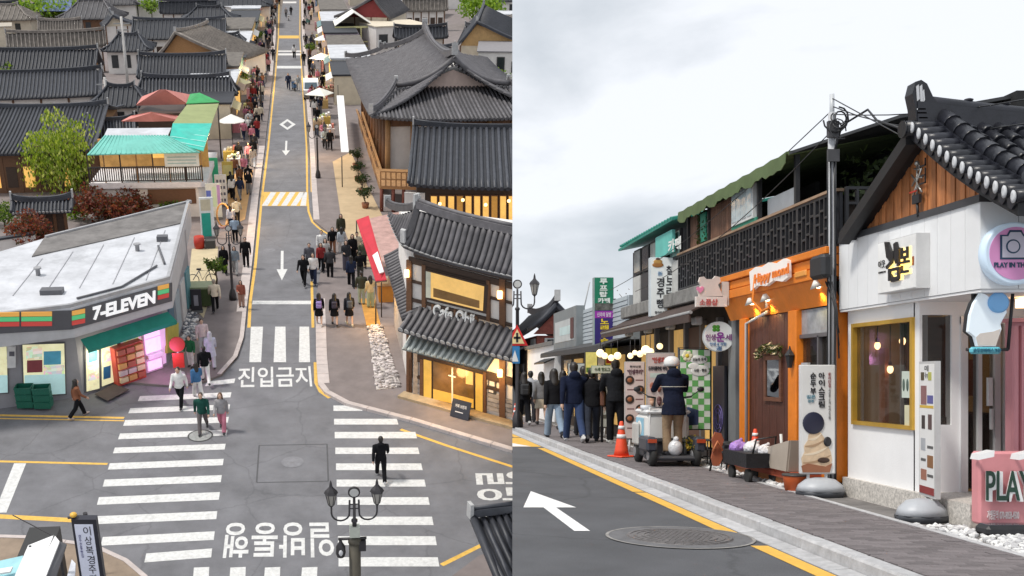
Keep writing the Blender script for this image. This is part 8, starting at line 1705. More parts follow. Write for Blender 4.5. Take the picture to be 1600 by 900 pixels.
Y=19.6;t,a,b=board('skewer_board','tall pale pink skewer menu board with round food pictures beside the black coat','sign',Y,976,1008,565,686,cm((0.68,0.55,0.52),0.5),cm((0.4,0.36,0.34),0.5),0.05,True);m=MB();ytx(m,'"인생쿠키"',Y-0.01,980,1005,577,585,0.03);t.part('lettering',m,cm((0.1,0.03,0.05),0.5));m=MB();ytx(m,'황리단길',Y-0.01,984,1001,571,574,0.01);t.part('lettering',m,INK)
for k in range(6):c=yp(984 if k % 2 == 0 else 1000,594+k*15,Y-0.008);m=MB();m.lathe(c,[(0.085,0),(0.085,0.006)],14,axis=(0,-1,0));o=t.part('food_print',m,cm((0.05,0.035,0.03),0.5));m=MB();m.ell(c-Y_*0.008,(0.05,0.006,0.045),8,6);sub2(t,o,'food',m,cm((0.35,0.12,0.05),0.6));m=MB();m.box(yp(993 if k % 2 == 0 else 980,593+k*15,Y-0.007),yp(1005 if k % 2 == 0 else 991,595+k*15,Y-0.005));t.part('text_line',m,cm((0.2,0.1,0.1),0.5))
Y=24.2;t,a,b=board('menu_stand','white menu stand between the brown bag and the black coat','sign',Y,927,951,600,668,cm((0.5,0.52,0.48),0.5),BLKM,0.05,True)
for k in range(8):m=MB();m.box(yp(930+10*(k % 2),612+(k//2)*14,Y-0.008),yp(937+10*(k % 2),606+(k//2)*14,Y-0.006));t.part('print',m,cm((0.12,0.12,0.1),0.5))
Y=22.5;t,a,b=board('snack_sign','cream snack sign above the heads of the pedestrians','sign',Y,924,958,571,584,cm((0.62,0.64,0.52),0.5),cm((0.25,0.3,0.2),0.5),0.06);m=MB();ytx(m,'수제 핫도그',Y-0.01,929,953,574,580,0.02);t.part('lettering',m,cm((0.08,0.12,0.06),0.5));m=MB();m.tube([((a.x+b.x)/2,Y+.03,0.1),((a.x+b.x)/2,Y+.03,b.z)],0.03,6);t.part('post',m,BLKM)
for k,(px0,px1,py0,py1,c,lab) in enumerate(((914,934,549,585,(0.6,0.52,0.15),'yellow lit food sign left of its red twin'),(945,969,543,571,(0.62,0.48,0.06),'yellow and red lit food sign under the awning end'),(887,917,567,600,(0.55,0.6,0.58),'pale poster board behind the navy coat'))):
    Y=24.0+k;t,a,b=board('food_sign',lab,'sign',Y,px0,px1,py0,py1,mat('food_sign_%d' % k,c,0.5,var=0.3,vs=5,emit=0.25 if k < 2 else 0),BLKM,0.08);m=MB();m.box((a.x+0.03,Y-0.012,a.z+0.05),(b.x-0.03,Y-0.008,a.z+0.16));t.part('print',m,cm([(0.1,0.2,0.04),(0.5,0.05,0.03),(0.2,0.3,0.4)][k],0.5));m=MB();m.tube([((a.x+b.x)/2,Y+.04,0.1),((a.x+b.x)/2,Y+.04,a.z)],0.025,6);t.part('post',m,BLKM)
# banner stands with water bases
def water_base(t,c,s=1.0,rz=0.0):
    M=Matrix.Translation(c) @ Matrix.Rotation(rz,4,'Z');m=MB();m.lathe((0,0,0),[(0.33*s,0.0),(0.35*s,0.05),(0.34*s,0.07)],8);m.v=[tuple(M @ V3((p[0],p[1]*0.75,p[2]))) for p in m.v];t.part('base_tray',m,cm((0.05,0.055,0.065),0.5))
    m=MB();m.lathe((0,0,0.07),[(0.335*s,0),(0.3*s,0.07),(0.2*s,0.14),(0.08*s,0.16)],16);m.v=[tuple(M @ V3((p[0],p[1]*0.75,p[2]))) for p in m.v];t.part('base_tank',m,mat('grey_tank_plastic',(0.42,0.44,0.47),0.45,var=0.08,vs=5,dirt=0.2))
Y=12.5;t,a,b=board('banner_stand','tall white ice cream banner with black ball and cone on grey base','sign',Y,1250,1306,570,741,mat('banner_white',(0.76,0.76,0.75),0.5,var=0.04),cm((0.55,0.55,0.55),0.4),0.05,True);water_base(t,(a.x+0.25,Y,0.1),0.88)
m=MB();yvt(m,'아이스크림',Y-0.01,1279,1288.5,582,11.2,0.03);yvt(m,'순두부',Y-0.01,1266,1275,582,12,0.03);t.part('lettering',m,INK);m=MB();yvt(m,'황리단길',Y-0.01,1294,1298,582,6,0.01);t.part('lettering',m,cm((0.35,0.1,0.1),0.5));m=MB();yvt(m,'국산콩 수제 아이스크림',Y-0.01,1294.5,1297.5,608,4.4,0.0);t.part('lettering',m,cm((0.2,0.2,0.2),0.5));m=MB();ytx(m,'김본',Y-0.01,1260,1274,617,623,0.02);ytx(m,'경주',Y-0.01,1262,1272,625,629,0.02);t.part('lettering',m,cm((0.12,0.28,0.36),0.5))
m=MB();m.ell(yp(1271,661,Y-0.016),(0.132,0.014,0.135),18,12);t.part('black_scoop',m,cm((0.02,0.022,0.05),0.4));ICE=[(0.66,0.55,0.42),(0.6,0.45,0.3),(0.7,0.62,0.52)]
m=MB();m.prism([yp(x,y,Y-0.007) for x,y in ((1254,731),(1252,716),(1257,706),(1256,697),(1262,688),(1263,680),(1271,668),(1283,677),(1289,686),(1293,696),(1298,706),(1300,718),(1297,731))],(0,-0.004,0));t.part('cream_print',m,mat('cream_print',(0.66,0.5,0.34),0.5,var=0.25,vs=7))
for k,(x0,y0,x1,y1) in enumerate(((1255,724,1298,712),(1256,711,1295,698),(1258,698,1290,687),(1263,687,1284,678))):
    L_=[(x0+(x1-x0)*i/8,y0+(y1-y0)*i/8+5*math.sin(math.pi*i/8)) for i in range(9)];m=MB();m.prism([yp(x,y,Y-0.0115) for x,y in L_]+[yp(x,y-1.5-2.5*math.sin(math.pi*i/8),Y-0.0115) for i,(x,y) in reversed(list(enumerate(L_)))],(0,-0.002,0));t.part('swirl_print',m,cm([(0.42,0.28,0.17),(0.8,0.68,0.52)][k % 2],0.5))
m=MB();m.ell(yp(1293,690,Y-0.02),(0.05,0.012,0.06),9,6);t.part('black_ball',m,INK);m=MB();m.prism([yp(x,y,Y-0.012) for x,y in ((1252,728),(1262,724),(1290,729),(1300,724),(1296,738),(1254,738))],(0,-0.01,0));t.part('cookie_print',m,cm((0.3,0.12,0.06),0.6));m=MB();m.ell(yp(1287,719,Y-0.024),(0.075,0.008,0.035),10,6);t.part('chocolate',m,cm((0.05,0.025,0.015),0.4))
pA,pB=V3((5.55,10.62,0)),V3((5.475,10.17,0));dd=(pB-pA).normalized();t=T('banner_stand','narrow white menu banner with drink pictures on grey water base','sign',(5.5,10.4,0.1));m=MB();z0,z1=0.34,1.715;nb_=V3((-dd.y,dd.x,0));nb_=nb_ if nb_.x < 0 else -nb_
m.slab(V3((pA.x,pA.y,z0))-nb_*0.05,pB-pA,nb_*0.05,Z_*(z1-z0));t.part('case',m,cm((0.5,0.5,0.5),0.4));L_=(pB-pA).length
def bq(u0,v0,u1,v1,mt,nm,o_=0.004):m=MB();q=pA+dd*(L_*u0)+nb_*0.001;m.slab(V3((q.x,q.y,z0+(z1-z0)*v0)),dd*(L_*(u1-u0)),nb_*o_,Z_*((z1-z0)*(v1-v0)));return t.part(nm,m,mt)
bq(0.05,0.02,0.95,0.98,mat('banner_white',(0.76,0.76,0.75)),'face',0.003);bq(0.05,0.02,0.95,0.075,cm((0.25,0.03,0.03),0.5),'print',0.005);bq(0.08,0.655,0.92,0.675,cm((0.6,0.4,0.05),0.5),'print',0.005)
for u,v,w,h,c in ((0.15,0.86,.2,.06,(0.08,0.06,0.03)),(0.6,0.86,.2,.06,(0.45,0.45,0.1)),(0.15,.68,.35,.14,(0.25,0.12,0.12)),(0.55,.69,.35,.06,(0.1,0.1,0.3)),(0.2,.5,.2,.1,(0.04,0.03,0.03)),(0.6,.5,.22,.11,(0.1,0.06,0.06)),(0.15,.34,.28,.09,(0.4,0.42,0.45)),(0.55,.36,.35,.02,(0.1,0.1,0.1)),(0.55,.22,.35,.09,(0.25,0.12,0.05)),(0.15,.26,.3,.02,(0.1,0.1,0.1)),(0.15,.12,.35,.08,(0.35,0.15,0.1)),(0.55,.15,.35,.02,(0.1,0.1,0.1))):bq(u,v,u+w,v+h,cm(c,0.5),'picture_print',0.006)
m=MB();m.vtext('메뉴',pA+dd*(L_*0.38)+nb_*0.006+Z_*(z0+(z1-z0)*0.97),dd*0.11,Z_*0.07,0,0.01);t.part('lettering',m,INK)
for f in (0.35,0.75):q=pA+dd*(L_*f)-nb_*0.02;m=MB();m.tube([(q.x,q.y,0.2),(q.x,q.y,z0)],0.02,8);t.part('leg',m,cm((0.5,0.48,0.45),0.4))
water_base(t,(5.42,10.32,0.1),0.82,0.3)
# ---------------------------------------------------------------- delivery cart, rider and small things on the pavement
CW_=mat('cart_white',(0.66,0.65,0.63),0.35,var=0.06,vs=4,dirt=0.15);TYR=cm((0.02,0.02,0.022),0.8)
cx,cy=4.66,16.35;t=T('delivery_cart','white four wheeled delivery cart ridden along the pavement','cart',(cx,cy+0.8,0.12))
for sx in (-1,1):
    for y in (0.12,1.0):m=MB();m.lathe((cx+sx*0.35-0.06,cy+y,0.30),[(0.12,-0.0),(0.175,0.02),(0.18,0.1),(0.12,0.12)],18,axis=(1,0,0));w=t.part('wheel',m,TYR);m=MB();m.lathe((cx+sx*0.35-0.07,cy+y,0.30),[(0.08,0),(0.08,0.14)],12,axis=(1,0,0));sub2(t,w,'rim',m,cm((0.2,0.2,0.21),0.4))
m=MB();m.cbox((cx-0.36,cy+0.45,0.5),(cx+0.36,cy+1.15,0.95),0.06);t.part('cool_box',m,CW_);m=MB();m.cbox((cx-0.37,cy+0.42,0.95),(cx+0.37,cy+1.17,1.02),0.03);t.part('lid',m,cm((0.72,0.72,0.72),0.35))
m=MB();m.cbox((cx-0.372,cy+0.6,0.55),(cx-0.36,cy+1.08,0.88),0.004);p_=t.part('blue_label',m,cm((0.25,0.5,0.65),0.4));m=MB();m.ell((cx-0.374,cy+0.84,0.7),(0.005,0.16,0.13),12,8);sub2(t,p_,'print',m,cm((0.75,0.75,0.72),0.4))
m=MB();m.cbox((cx-0.4,cy-0.02,0.22),(cx+0.4,cy+0.5,0.30),0.03);t.part('footboard',m,cm((0.04,0.042,0.05),0.5))
for sx in (-1,1):
    m=MB();m.cbox((cx+sx*0.39-0.09,cy-0.05,0.36),(cx+sx*0.39+0.09,cy+0.5,0.60),0.04);t.part('mudguard',m,cm((0.035,0.04,0.055),0.4));m=MB();m.box((cx+sx*0.39-0.07,cy-0.065,0.51),(cx+sx*0.39+0.07,cy-0.045,0.57));t.part('tail_lamp',m,cm((0.4,0.06,0.02),0.3))
    m=MB();m.tube([(cx+sx*0.2,cy+0.55,1.06),(cx+sx*0.22,cy+0.42,1.22),(cx+sx*0.36,cy+0.35,1.24)],0.018,6);t.part('handlebar',m,BLKM);m=MB();m.tube([(cx+sx*0.34,cy+0.36,1.24),(cx+sx*0.5,cy+0.4,1.34)],0.008,5);m.ell((cx+sx*0.52,cy+0.4,1.36),(0.06,0.02,0.045),10,6);t.part('mirror',m,BLKM)
m=MB();m.cbox((cx-0.38,cy+0.5,0.24),(cx+0.38,cy+1.12,0.5),0.03);t.part('chassis',m,cm((0.03,0.03,0.036),0.5))
m=MB();m.tube([(cx-0.3,cy+0.5,0.30),(cx-0.3,cy+0.45,1.06),(cx+0.3,cy+0.45,1.06),(cx+0.3,cy+0.5,0.30)],0.022,6);t.part('rear_hoop',m,cm((0.5,0.5,0.5),0.4));m=MB();m.cbox((cx-0.44,cy+0.75,0.42),(cx-0.375,cy+1.1,0.8),0.03);t.part('side_bag',m,cm((0.45,0.44,0.42),0.6))
m=MB();m.tube([(cx-0.3,cy+0.7,1.02),(cx-0.3,cy+0.7,1.09)],0.09,14);t.part('fan',m,cm((0.6,0.62,0.66),0.5));m=MB();m.prism([(cx+0.43,cy+0.35,0.78),(cx+0.43,cy+0.95,0.74),(cx+0.43,cy+0.95,1.06),(cx+0.43,cy+0.35,1.02)],(0.04,0,0));t.part('navy_flap',m,cm((0.03,0.05,0.13),0.6))
m=MB();m.ell((cx+0.02,cy+0.1,0.42),(0.12,0.09,0.13),10,8);m.ell((cx+0.03,cy+0.09,0.56),(0.05,0.04,0.05),8,6);t.part('plastic_bag',m,mat('clear_bag',(0.62,0.63,0.65),0.25,var=0.2,vs=14,bump=0.6,bs=30))
t=person('rider in white helmet, navy parka and khaki trousers standing on the delivery cart',FB,(cx,cy+0.12,0.30),0,'rider_man',(0.009,0.012,0.027),(0.27,0.19,0.12),h=1.56)
P_,hc,spine,A_,J_=TPL['rider_man'];m=MB();m.lathe(hc+V3((0,-0.01,-0.02)),[(0.118,0),(0.128,0.05),(0.125,0.1),(0.1,0.15),(0.05,0.178),(0.0,0.184)],18);m.slab(hc+V3((-0.09,0.08,0.02)),(0.18,0,0),(0,0.09,-0.02),(0,0,0.015));hm=t.part('helmet',m,cm((0.7,0.7,0.68),0.3))
m=MB()
for i in range(5):m.tube([hc+V3((-0.06+i*0.03,-0.11,0.04)),hc+V3((-0.05+i*0.025,-0.07,0.13)),hc+V3((-0.04+i*0.02,0.0,0.166))],0.007,5)
sub2(t,hm,'helmet_vent',m,cm((0.2,0.2,0.2),0.5));m=MB();m.tube([spine(1.22)+V3((0.212*math.cos(a),0.165*math.sin(a),0)) for a in [math.pi*(1.02+i*0.096) for i in range(11)]],0.008,5);t.part('reflective_band',m,cm((0.4,0.38,0.34),0.4))
def pb(label,x,yfeet,face,tpl,top,low,**k):return person(label,FB,gb(x,yfeet,0.12),face,tpl,top,low,**k)
JN,LJ=(0.035,0.055,0.12),(0.22,0.29,0.38)
pb('person in black coat with black backpack and long hair nearest the warning sign',819,665,0,'walk_woman',BK,BK,h=1.6,bag=(0.02,0.02,0.022),shoe=(0.5,0.5,0.5))
pb('person in pale grey hooded top half hidden behind the black backpack',829,660,0,'stand_man',(0.42,0.43,0.46),DK,h=1.62)
pb('person in beige skirt and grey top between the backpack and the pale jeans',846,664,0,'skirt_woman',(0.2,0.2,0.21),(0.5,0.44,0.34),h=1.6)
pb('person in black coat and pale blue jeans with long black hair',866,684,5,'walk_woman',BK,LJ,h=1.66)
pb('person in navy jacket and blue jeans with white shoes',897,691,0,'walk_man',(0.009,0.013,0.032),JN,h=1.8,shoe=(0.6,0.6,0.6))
t=pb('person in dark coat and dark jeans carrying a brown bag',925,691,-10,'stride_man',BK,(0.03,0.035,0.05),h=1.68);m=MB();m.cbox((0.16,-0.2,0.82),(0.26,0.12,1.16),0.03);m.tube([(0.21,-0.12,1.15),(0.16,0,1.45),(0.21,0.08,1.15)],0.012,6);t.part('shoulder_bag',m,cm((0.12,0.045,0.025),0.6))
pb('tall person all in black standing by the skewer board',962,693,0,'phone_man',(0.013,0.014,0.017),BK,h=1.8,shoe=(0.55,0.55,0.52))
pb('person in black walking far behind the navy jacket',912,682,0,'walk_man',BK,DK,h=1.74);pb('person in dark skirt walking far ahead of the pale jeans',880,672,0,'skirt_woman',(0.05,0.05,0.055),BK,h=1.62)
def cone(label,p,s=1.0):
    t=T('traffic_cone',label,'cone',p,FB,random.random(),'orange traffic cones',local=True);OC=mat('cone_orange',(0.75,0.075,0.025),0.45,var=0.08,vs=6,dirt=0.1)
    m=MB();m.cbox((-0.18*s,-0.18*s,0),(0.18*s,0.18*s,0.03*s),0.012*s);t.part('base',m,OC);m=MB();m.lathe((0,0,0.03*s),[(0.135*s,0),(0.115*s,0.1*s),(0.035*s,0.58*s),(0.022*s,0.6*s)],20);t.part('cone',m,OC)
    for z0,z1 in ((0.30,0.37),(0.46,0.52)):
        r=lambda z:(0.118-0.1667*(z-0.1))*s+0.004*s
        m=MB();m.lathe((0,0,0.03*s),[(r(z0),z0*s),(r(z1),z1*s)],20);t.part('white_band',m,cm((0.72,0.72,0.72),0.4))
cone('orange traffic cone with white bands beside the cart wheel on the kerb side',gb(971,714,0.125),1.02);cone('orange traffic cone far down the kerb by the warning sign post',gb(806,661,0.125),1.0);cone('small orange cone half hidden behind the plastic bags',V3((5.42,14.95,0.33)),0.75)
# sandals sign, cart of bags, bin, chairs
Y=15.3;t=T('sandal_sign','giant orange brown sandal leaning as a shop sign','sign',(5.0,Y,0.12));sole=[(1115,728),(1124,728),(1129,716),(1127,702),(1131,688),(1127,677),(1118,675),(1113,686),(1115,702),(1112,716)];m=MB();m.prism([yp(x,y,Y) for x,y in sole],(0,0.05,0));t.part('sole',m,cm((0.32,0.09,0.04),0.6));m=MB();m.tube([yp(1114,705,Y-0.01),yp(1121,690,Y-0.06),yp(1129,704,Y-0.01)],0.02,6);t.part('strap',m,cm((0.6,0.2,0.08),0.5));m=MB();m.tube([yp(1119,690,Y+0.06),(yp(1119,0,Y).x,Y+0.3,0.12)],0.015,6);t.part('prop',m,BLKM)
for k,(x,y) in enumerate(((5.32,15.55),(5.38,16.1),(5.3,16.7))):
    t=T('iron_stool',['black iron stool nearest the purple bags','black iron stool in the middle by the giant sandal','black iron stool farthest from the purple bags'][k],'stool',(x,y,0.1),FB,0.3*k,'black iron stools by the shop wall',local=True);m=MB();m.lathe((0,0,0.42),[(0.16,0),(0.16,0.025)],14);t.part('seat',m,BLKM)
    for q in range(4):a=q*math.pi/2+0.5;m=MB();m.tube([(0.12*math.cos(a),0.12*math.sin(a),0.42),(0.17*math.cos(a),0.17*math.sin(a),0)],0.011,5);t.part('leg',m,BLKM)
    for z in (0.14,0.28):m=MB();m.tube([(0.15*math.cos(i*.6283),0.15*math.sin(i*.6283),z) for i in range(11)],0.008,5);t.part('ring',m,BLKM)
for k,(x,y,c) in enumerate(((4.98,16.5,(0.5,0.35,0.05)),(5.06,16.85,(0.1,0.14,0.03)))):tree('potted_flower',['small yellow potted plant beside the cart','small green potted plant behind the yellow one'][k],'plant',V3((x,y,0.1)),0.5,0.17,[c,(0.06,0.1,0.02)],160,0.045,0.015,F=FB,limbs=4)
t=T('folding_wagon','black folding wagon loaded with bags before the brown door','wagon',(5.15,14.35,0.12));m=MB();m.prism([(4.92,13.9,0.32),(5.38,13.9,0.32),(5.4,13.85,0.52),(4.9,13.85,0.52)],(0,0.95,0));t.part('fabric_tub',m,mat('black_nylon',(0.015,0.015,0.018),0.6,var=0.3,vs=10,bump=0.5,bs=25))
for sx in (4.98,5.32):
    for y in (14.0,14.65):m=MB();m.lathe((sx-0.025,y,0.2),[(0.1,0),(0.1,0.05)],14,axis=(1,0,0));t.part('wheel',m,TYR)
m=MB();m.tube([(5.0,13.9,0.5),(5.0,13.75,0.72),(5.25,13.72,0.76),(5.3,13.9,0.5)],0.013,6);t.part('handle',m,BLKM)
BAGW=mat('crinkled_white_bag',(0.7,0.69,0.71),0.35,var=0.12,vs=12,bump=0.8,bs=22);BAGP=mat('purple_bag',(0.36,0.2,0.55),0.35,var=0.35,vs=9,bump=0.8,bs=22)
def bag(label,c,r,mt,seed):
    rr=random.Random(seed);t=T('plastic_bag',label,'bag',c,FB,0,'bags in the folding wagon',local=True);bm=bmesh.new();bmesh.ops.create_icosphere(bm,subdivisions=3,radius=r)
    for v in bm.verts:n=math.sin(v.co.x*34+seed)*math.cos(v.co.y*29)*0.1+rr.uniform(-.07,.07);v.co *= 1+n;v.co.z *= 0.8;v.co.z += r*0.7
    m=MB();m.v=[tuple(v.co) for v in bm.verts];bm.verts.index_update();[m.face([v.index for v in f.verts],0,False) for f in bm.faces];bm.free();t.part('bag_body',m,mt);m=MB();m.tube([(0,0,r*1.35),(0.02,0,r*1.5),(0.05,0.01,r*1.58)],[0.03,0.016,0.03],7);t.part('knot',m,mt)
bag('purple plastic bag at the left of the wagon',V3((5.06,14.62,0.46)),0.13,BAGP,1);bag('white plastic bag between the purple bag and the cone',V3((5.14,14.3,0.48)),0.12,BAGW,2);bag('silvery plastic bag at the right end of the wagon',V3((5.22,14.02,0.48)),0.10,BAGW,3)
t=T('beige_bin','slanted beige plastic bin on the red deck','bin',(5.35,13.5,0.32));m=MB();a=V3((5.2,13.45,0.33));BEI=mat('beige_plastic',(0.42,0.36,0.3),0.5,var=0.06,vs=5,dirt=0.15)
m.prism([(5.22,13.3,0.33),(5.22,13.85,0.33),(5.22,13.98,0.6),(5.22,13.2,0.74)],(0.02,0,0));m.prism([(5.5,13.3,0.33),(5.5,13.85,0.33),(5.5,13.98,0.6),(5.5,13.2,0.74)],(0.02,0,0));m.slab((5.24,13.28,0.33),(0.26,0,0),(0,0.02,0),(0,-0.09,0.41));m.slab((5.24,13.83,0.33),(0.26,0,0),(0,0.02,0),(0,0.13,0.27));m.box((5.24,13.3,0.33),(5.5,13.84,0.35));t.part('bin_body',m,BEI);m=MB();m.tube([(5.3,13.6,0.36),(5.28,13.62,0.8)],0.02,6);t.part('stick',m,cm((0.6,0.6,0.58),0.4))
t=T('orange_tub','small orange red tub under the banner by the grey tank','tub',(5.2,12.95,0.1));m=MB();m.lathe((5.2,12.95,0.1),[(0.12,0),(0.15,0.2),(0.155,0.22)],14);t.part('tub_body',m,cm((0.6,0.12,0.03),0.5));m=MB();m.lathe((5.2,12.95,0.31),[(0.16,0),(0.16,0.02)],14);t.part('rim',m,cm((0.05,0.05,0.05),0.5))
# ---------------------------------------------------------------- far end of the shop street
p=V3((3.83,29.4,0.1));street_lamp('twin lantern lamp standing on the kerb behind the warning triangle',FB,p,4.32,0.82)
t=T('warning_sign','red bordered warning triangle with black plus over a blue sign','sign',(3.83,29.2,0.1));Y=29.15;m=MB();m.prism([yp(x,y,Y) for x,y in ((791,540),(825,540),(808,507))],(0,0.03,0));o=t.part('triangle',m,cm((0.6,0.02,0.02),0.4));m=MB();m.prism([yp(x,y,Y-0.004) for x,y in ((796.5,537),(819.5,537),(808,514))],(0,-0.006,0));sub2(t,o,'triangle_face',m,cm((0.75,0.6,0.3),0.4));m=MB();m.box(yp(806.3,535,Y-0.012),yp(809.7,520,Y-0.016));m.box(yp(802.5,529.5,Y-0.012),yp(813.5,526,Y-0.016));sub2(t,o,'plus_mark',m,INK)
m=MB();m.box(yp(797,568,Y),yp(812,541,Y)+Y_*0.03);o=t.part('blue_plate',m,cm((0.03,0.2,0.45),0.4));m=MB();m.prism([yp(x,y,Y-0.004) for x,y in ((799,565),(810,565),(804.5,547))],(0,-0.004,0));sub2(t,o,'plate_mark',m,cm((0.7,0.7,0.7),0.4))
m=MB();m.tube([(3.83,29.2,0.1),(3.83,29.2,3.0)],0.03,8);t.part('post',m,IRON)
Y=25.5;t,a,b=board('projecting_sign','tall green and violet projecting sign with white and yellow lettering','sign',Y,928,959,433,541,cm((0.015,0.19,0.10),0.4),cm((0.25,0.3,0.3),0.4),0.2)
m=MB();g=0.02;m.box((a.x+g,Y-0.009,a.z+g),(b.x-g,Y-0.006,yp(0,485,Y).z));t.part('violet_face',m,cm((0.035,0.02,0.16),0.4));m=MB();m.box((a.x+g,Y-0.012,yp(0,497,Y).z),(b.x-g,Y-0.009,yp(0,486,Y).z));o=t.part('magenta_face',m,cm((0.3,0.03,0.35),0.4));m=MB();m.box((a.x+g,Y-0.012,yp(0,485,Y).z),(b.x-g,Y-0.006,yp(0,474,Y).z));t.part('dark_photo_strip',m,mat('photo_strip',(0.1,0.1,0.09),0.5,var=0.8,vs=9))
m=MB();yvt(m,'루프탑카페',Y-0.012,938,950,436,9.0,0.04) if False else [ytx(m,s_,Y-0.012,x0,x1,y0,y1,0.04) for s_,x0,x1,y0,y1 in (('루',937,949,435,444),('프',937,949,446,454),('탑',937,949,455.5,464),('카페',934,953,465.5,473.5))];t.part('white_lettering',m,cm((0.7,0.75,0.7),0.4));m=MB();ytx(m,'신라의 달밤',Y-0.014,933,955,488,495,0.02);t.part('white_lettering',m,cm((0.7,0.6,0.7),0.4));m=MB();[ytx(m,s_,Y-0.012,938,951,498+k*10,506.5+k*10,0.04) for k,s_ in enumerate('노래연습')];t.part('yellow_lettering',m,cm((0.75,0.55,0.03),0.4))
for zz in (2.9,3.5):m=MB();m.tube([(b.x,Y+0.1,zz),(5.8,Y+0.1,zz)],0.025,6);t.part('bracket',m,BLKM)
SID=mat('pale_blue_siding',(0.36,0.4,0.43),0.6,var=0.08,vs=2,dirt=0.1);fb1=T('siding_building','grey blue sided building with framed box sign behind the green sign','building',(5.7,28,0.1));m=MB();m.box((5.72,23.9,2.45),(10,33,3.48));fb1.part('upper_body',m,SID)
for i in range(9):m=MB();m.prism([(5.72,24.0,2.5+i*0.11),(5.72,29.4,2.5+i*0.11),(5.69,29.4,2.5+i*0.11),(5.69,24.0,2.5+i*0.11)],(0.015,0,0.1));fb1.part('siding_board',m,SID)
m=MB();m.box((5.5,29.3,2.35),(5.75,33.2,3.62));o=fb1.part('box_sign',m,cm((0.2,0.22,0.23),0.5));m=MB();m.box((5.49,29.6,2.65),(5.5,32.9,3.3));sub2(fb1,o,'sign_face',m,cm((0.48,0.5,0.5),0.5));m=MB();m.box((5.485,30.0,2.85),(5.49,32.0,3.1));sub2(fb1,o,'print',m,cm((0.5,0.62,0.62),0.5));m=MB();m.box((5.47,29.6,2.7),(5.48,30.1,3.3));sub2(fb1,o,'dark_strip',m,cm((0.1,0.04,0.04),0.5))
m=MB();m.box((5.7,23.7,0.1),(10,33,2.3));fb1.part('ground_floor',m,INTD);m=MB();m.prism([(5.72,23.7,2.48),(5.05,23.7,2.28),(5.05,33,2.28),(5.72,33,2.48)],(0,0,0.04));m.box((5.04,23.7,2.18),(5.07,33,2.29));fb1.part('awning',m,cm((0.05,0.05,0.052),0.7));m=MB();m.box((5.66,26.6,2.6),(5.7,27.3,3.1));fb1.part('window',m,cm((0.5,0.6,0.62),0.3))
for i in range(5):m=MB();m.box((5.66,24.2+i*1.7,0.4),(5.7,25.4+i*1.7,2.1));fb1.part('shop_window',m,[mat('amber_room',(0.45,0.26,0.06)),cm((0.3,0.32,0.33),0.3),INTD][i % 3])
m=MB();m.tube([(6.2,32,3.48),(6.35,31.6,4.5)],0.02,6);fb1.part('aerial',m,cm((0.4,0.4,0.4),0.4))
t=T('white_wall_house','blank white side wall house beyond the grey awning','house',(5.6,36,0.1));m=MB();m.box((5.55,33.3,0.1),(9.5,39.6,2.62));t.part('wall',m,WHW);m=MB();m.box((5.45,33.25,2.62),(9.5,39.7,2.75));t.part('roof_slab',m,cm((0.15,0.15,0.15),0.7));m=MB();m.prism([(5.2,33.3,2.0),(5.55,33.3,2.15),(5.55,35.5,2.15),(5.2,35.5,2.0)],(0,0,0.05));t.part('small_awning',m,BLKM)
t=T('brick_hanok','dark tiled house with red brick gable and dark window far down the street','house',(6.0,42,0.1));m=MB();m.box((6.0,40.2,0.1),(10,46,3.2));t.part('wall',m,mat('red_brick_far',(0.22,0.06,0.045),0.85,var=0.3,vs=6,bump=0.4,bs=20));m=MB();m.box((6.3,40.15,2.6),(7.5,40.2,3.1));m.box((5.95,40.5,2.55),(6.0,41.6,3.1));f_=t.part('window',m,cm((0.5,0.5,0.5),0.5));m=MB();m.box((6.4,40.12,2.65),(7.4,40.15,3.05));sub2(t,f_,'pane',m,GLASSD)
slope(t,(5.6,47,3.3),(5.6,39.8,3.3),(1.1,0,1.0),20,'slate','stuff',0.1,0.15,0,0,0.1);slope(t,(7.8,39.8,3.3),(7.8,47,3.3),(-1.1,0,1.0),20,'slate','stuff',0.1,0.15,0,0,0.1);ridge(t,(6.7,47,4.3),(6.7,39.6,4.3),0.14,0.05,0.25);m=MB();m.prism([(5.85,40.0,3.25),(7.55,40.0,3.25),(6.7,40.0,4.1)],(0,0.1,0));t.part('gable',m,mat('red_brick_far',(0.22,0.06,0.045)))
for e in ((5.6,39.75,3.4),(7.8,39.75,3.4)):m=MB();m.tube([(6.7,39.75,4.4),((6.7+e[0])/2,39.75,3.82),e],0.1,6);t.part('verge_ridge',m,SLATE)
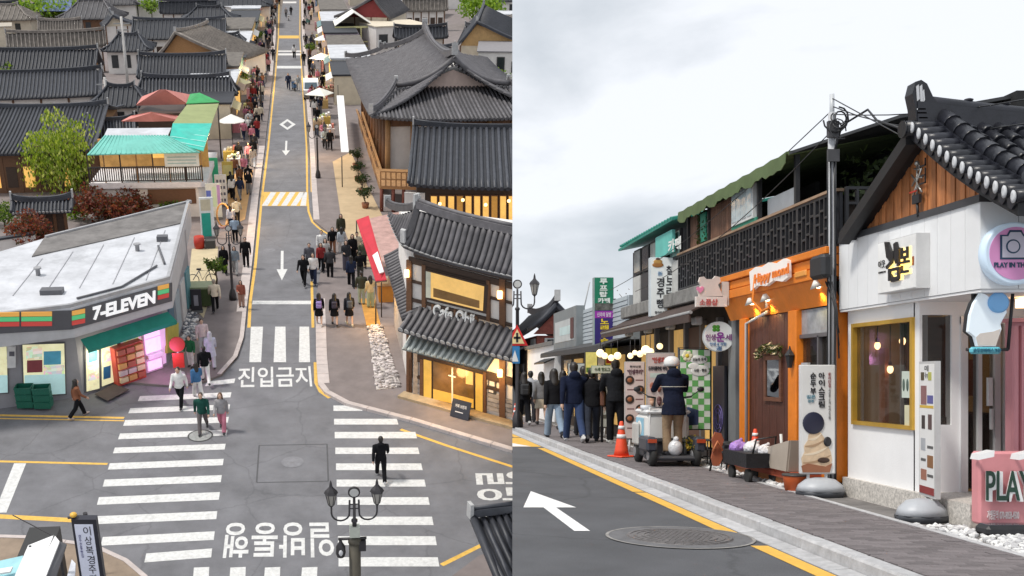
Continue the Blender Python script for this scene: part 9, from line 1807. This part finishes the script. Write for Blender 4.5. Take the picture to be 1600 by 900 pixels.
t=T('dark_shop','dark fronted shop at the far end of the pavement behind the lamp','shop',(5.2,48,0.1));m=MB();m.box((5.6,40.0,0.1),(5.9,48,2.7));t.part('wall',m,cm((0.03,0.03,0.032),0.6));m=MB();m.prism([(5.6,40.0,2.75),(5.0,40.0,2.5),(5.0,48,2.5),(5.6,48,2.75)],(0,0,0.06));t.part('awning',m,cm((0.06,0.06,0.07),0.6));m=MB();m.box((4.9,48,0.1),(12,60,3.3));t.part('end_wall',m,cm((0.12,0.11,0.11),0.7));m=MB();m.box((5.57,41,1.3),(5.6,44,2.1));t.part('window',m,cm((0.25,0.27,0.3),0.3))
tree('bare_tree','leafless twig tree behind the tall white bread sign','tree',V3((7.6,27.5,0.1)),4.6,1.5,[(0.1,0.07,0.05)],60,0.04,0.07,F=FB,limbs=22)
# ================================================================ where the two places meet
def cut_at_seam():
    bpy.context.view_layer.update()
    nrm=V3((1,-SEAM,0)).normalized()
    tops=[o for o in SC.objects if o.parent is None and o.name in SIDE]
    kids={}
    for o in SC.objects:
        if o.parent:kids.setdefault(o.parent.name,[]).append(o)
    def walk(o,sg):
        alive=False
        for c in kids.get(o.name,[]):alive=walk(c,sg) or alive
        if o.type == 'MESH':
            d=[(o.matrix_world @ V3(c)).dot(nrm)*sg for c in o.bound_box]
            if min(d) > 0 and not alive:bpy.data.objects.remove(o);return False
            if max(d) > 0:
                if o.data.users > 1:o.data=o.data.copy()
                inv=o.matrix_world.inverted()
                co=inv @ V3((0,0,0));nn=(o.matrix_world.to_3x3().transposed() @ nrm)*sg
                bm=bmesh.new();bm.from_mesh(o.data)
                g=bmesh.ops.bisect_plane(bm,geom=bm.verts[:]+bm.edges[:]+bm.faces[:],plane_co=co,plane_no=nn,clear_outer=True)
                e=[q for q in g['geom_cut'] if isinstance(q,bmesh.types.BMEdge) and q.is_boundary]
                if e and len(e) < 400:bmesh.ops.holes_fill(bm,edges=e,sides=0)
                bm.to_mesh(o.data);nv=len(bm.verts);bm.free();o.data.update()
                if nv == 0 and not alive:bpy.data.objects.remove(o);return False
            return True
        if o.type not in ('MESH','EMPTY'):return True
        if not alive:bpy.data.objects.remove(o)
        return alive
    for o in tops:
        walk(o,1.0 if SIDE[o.name] == 'A' else -1.0)
cut_at_seam()
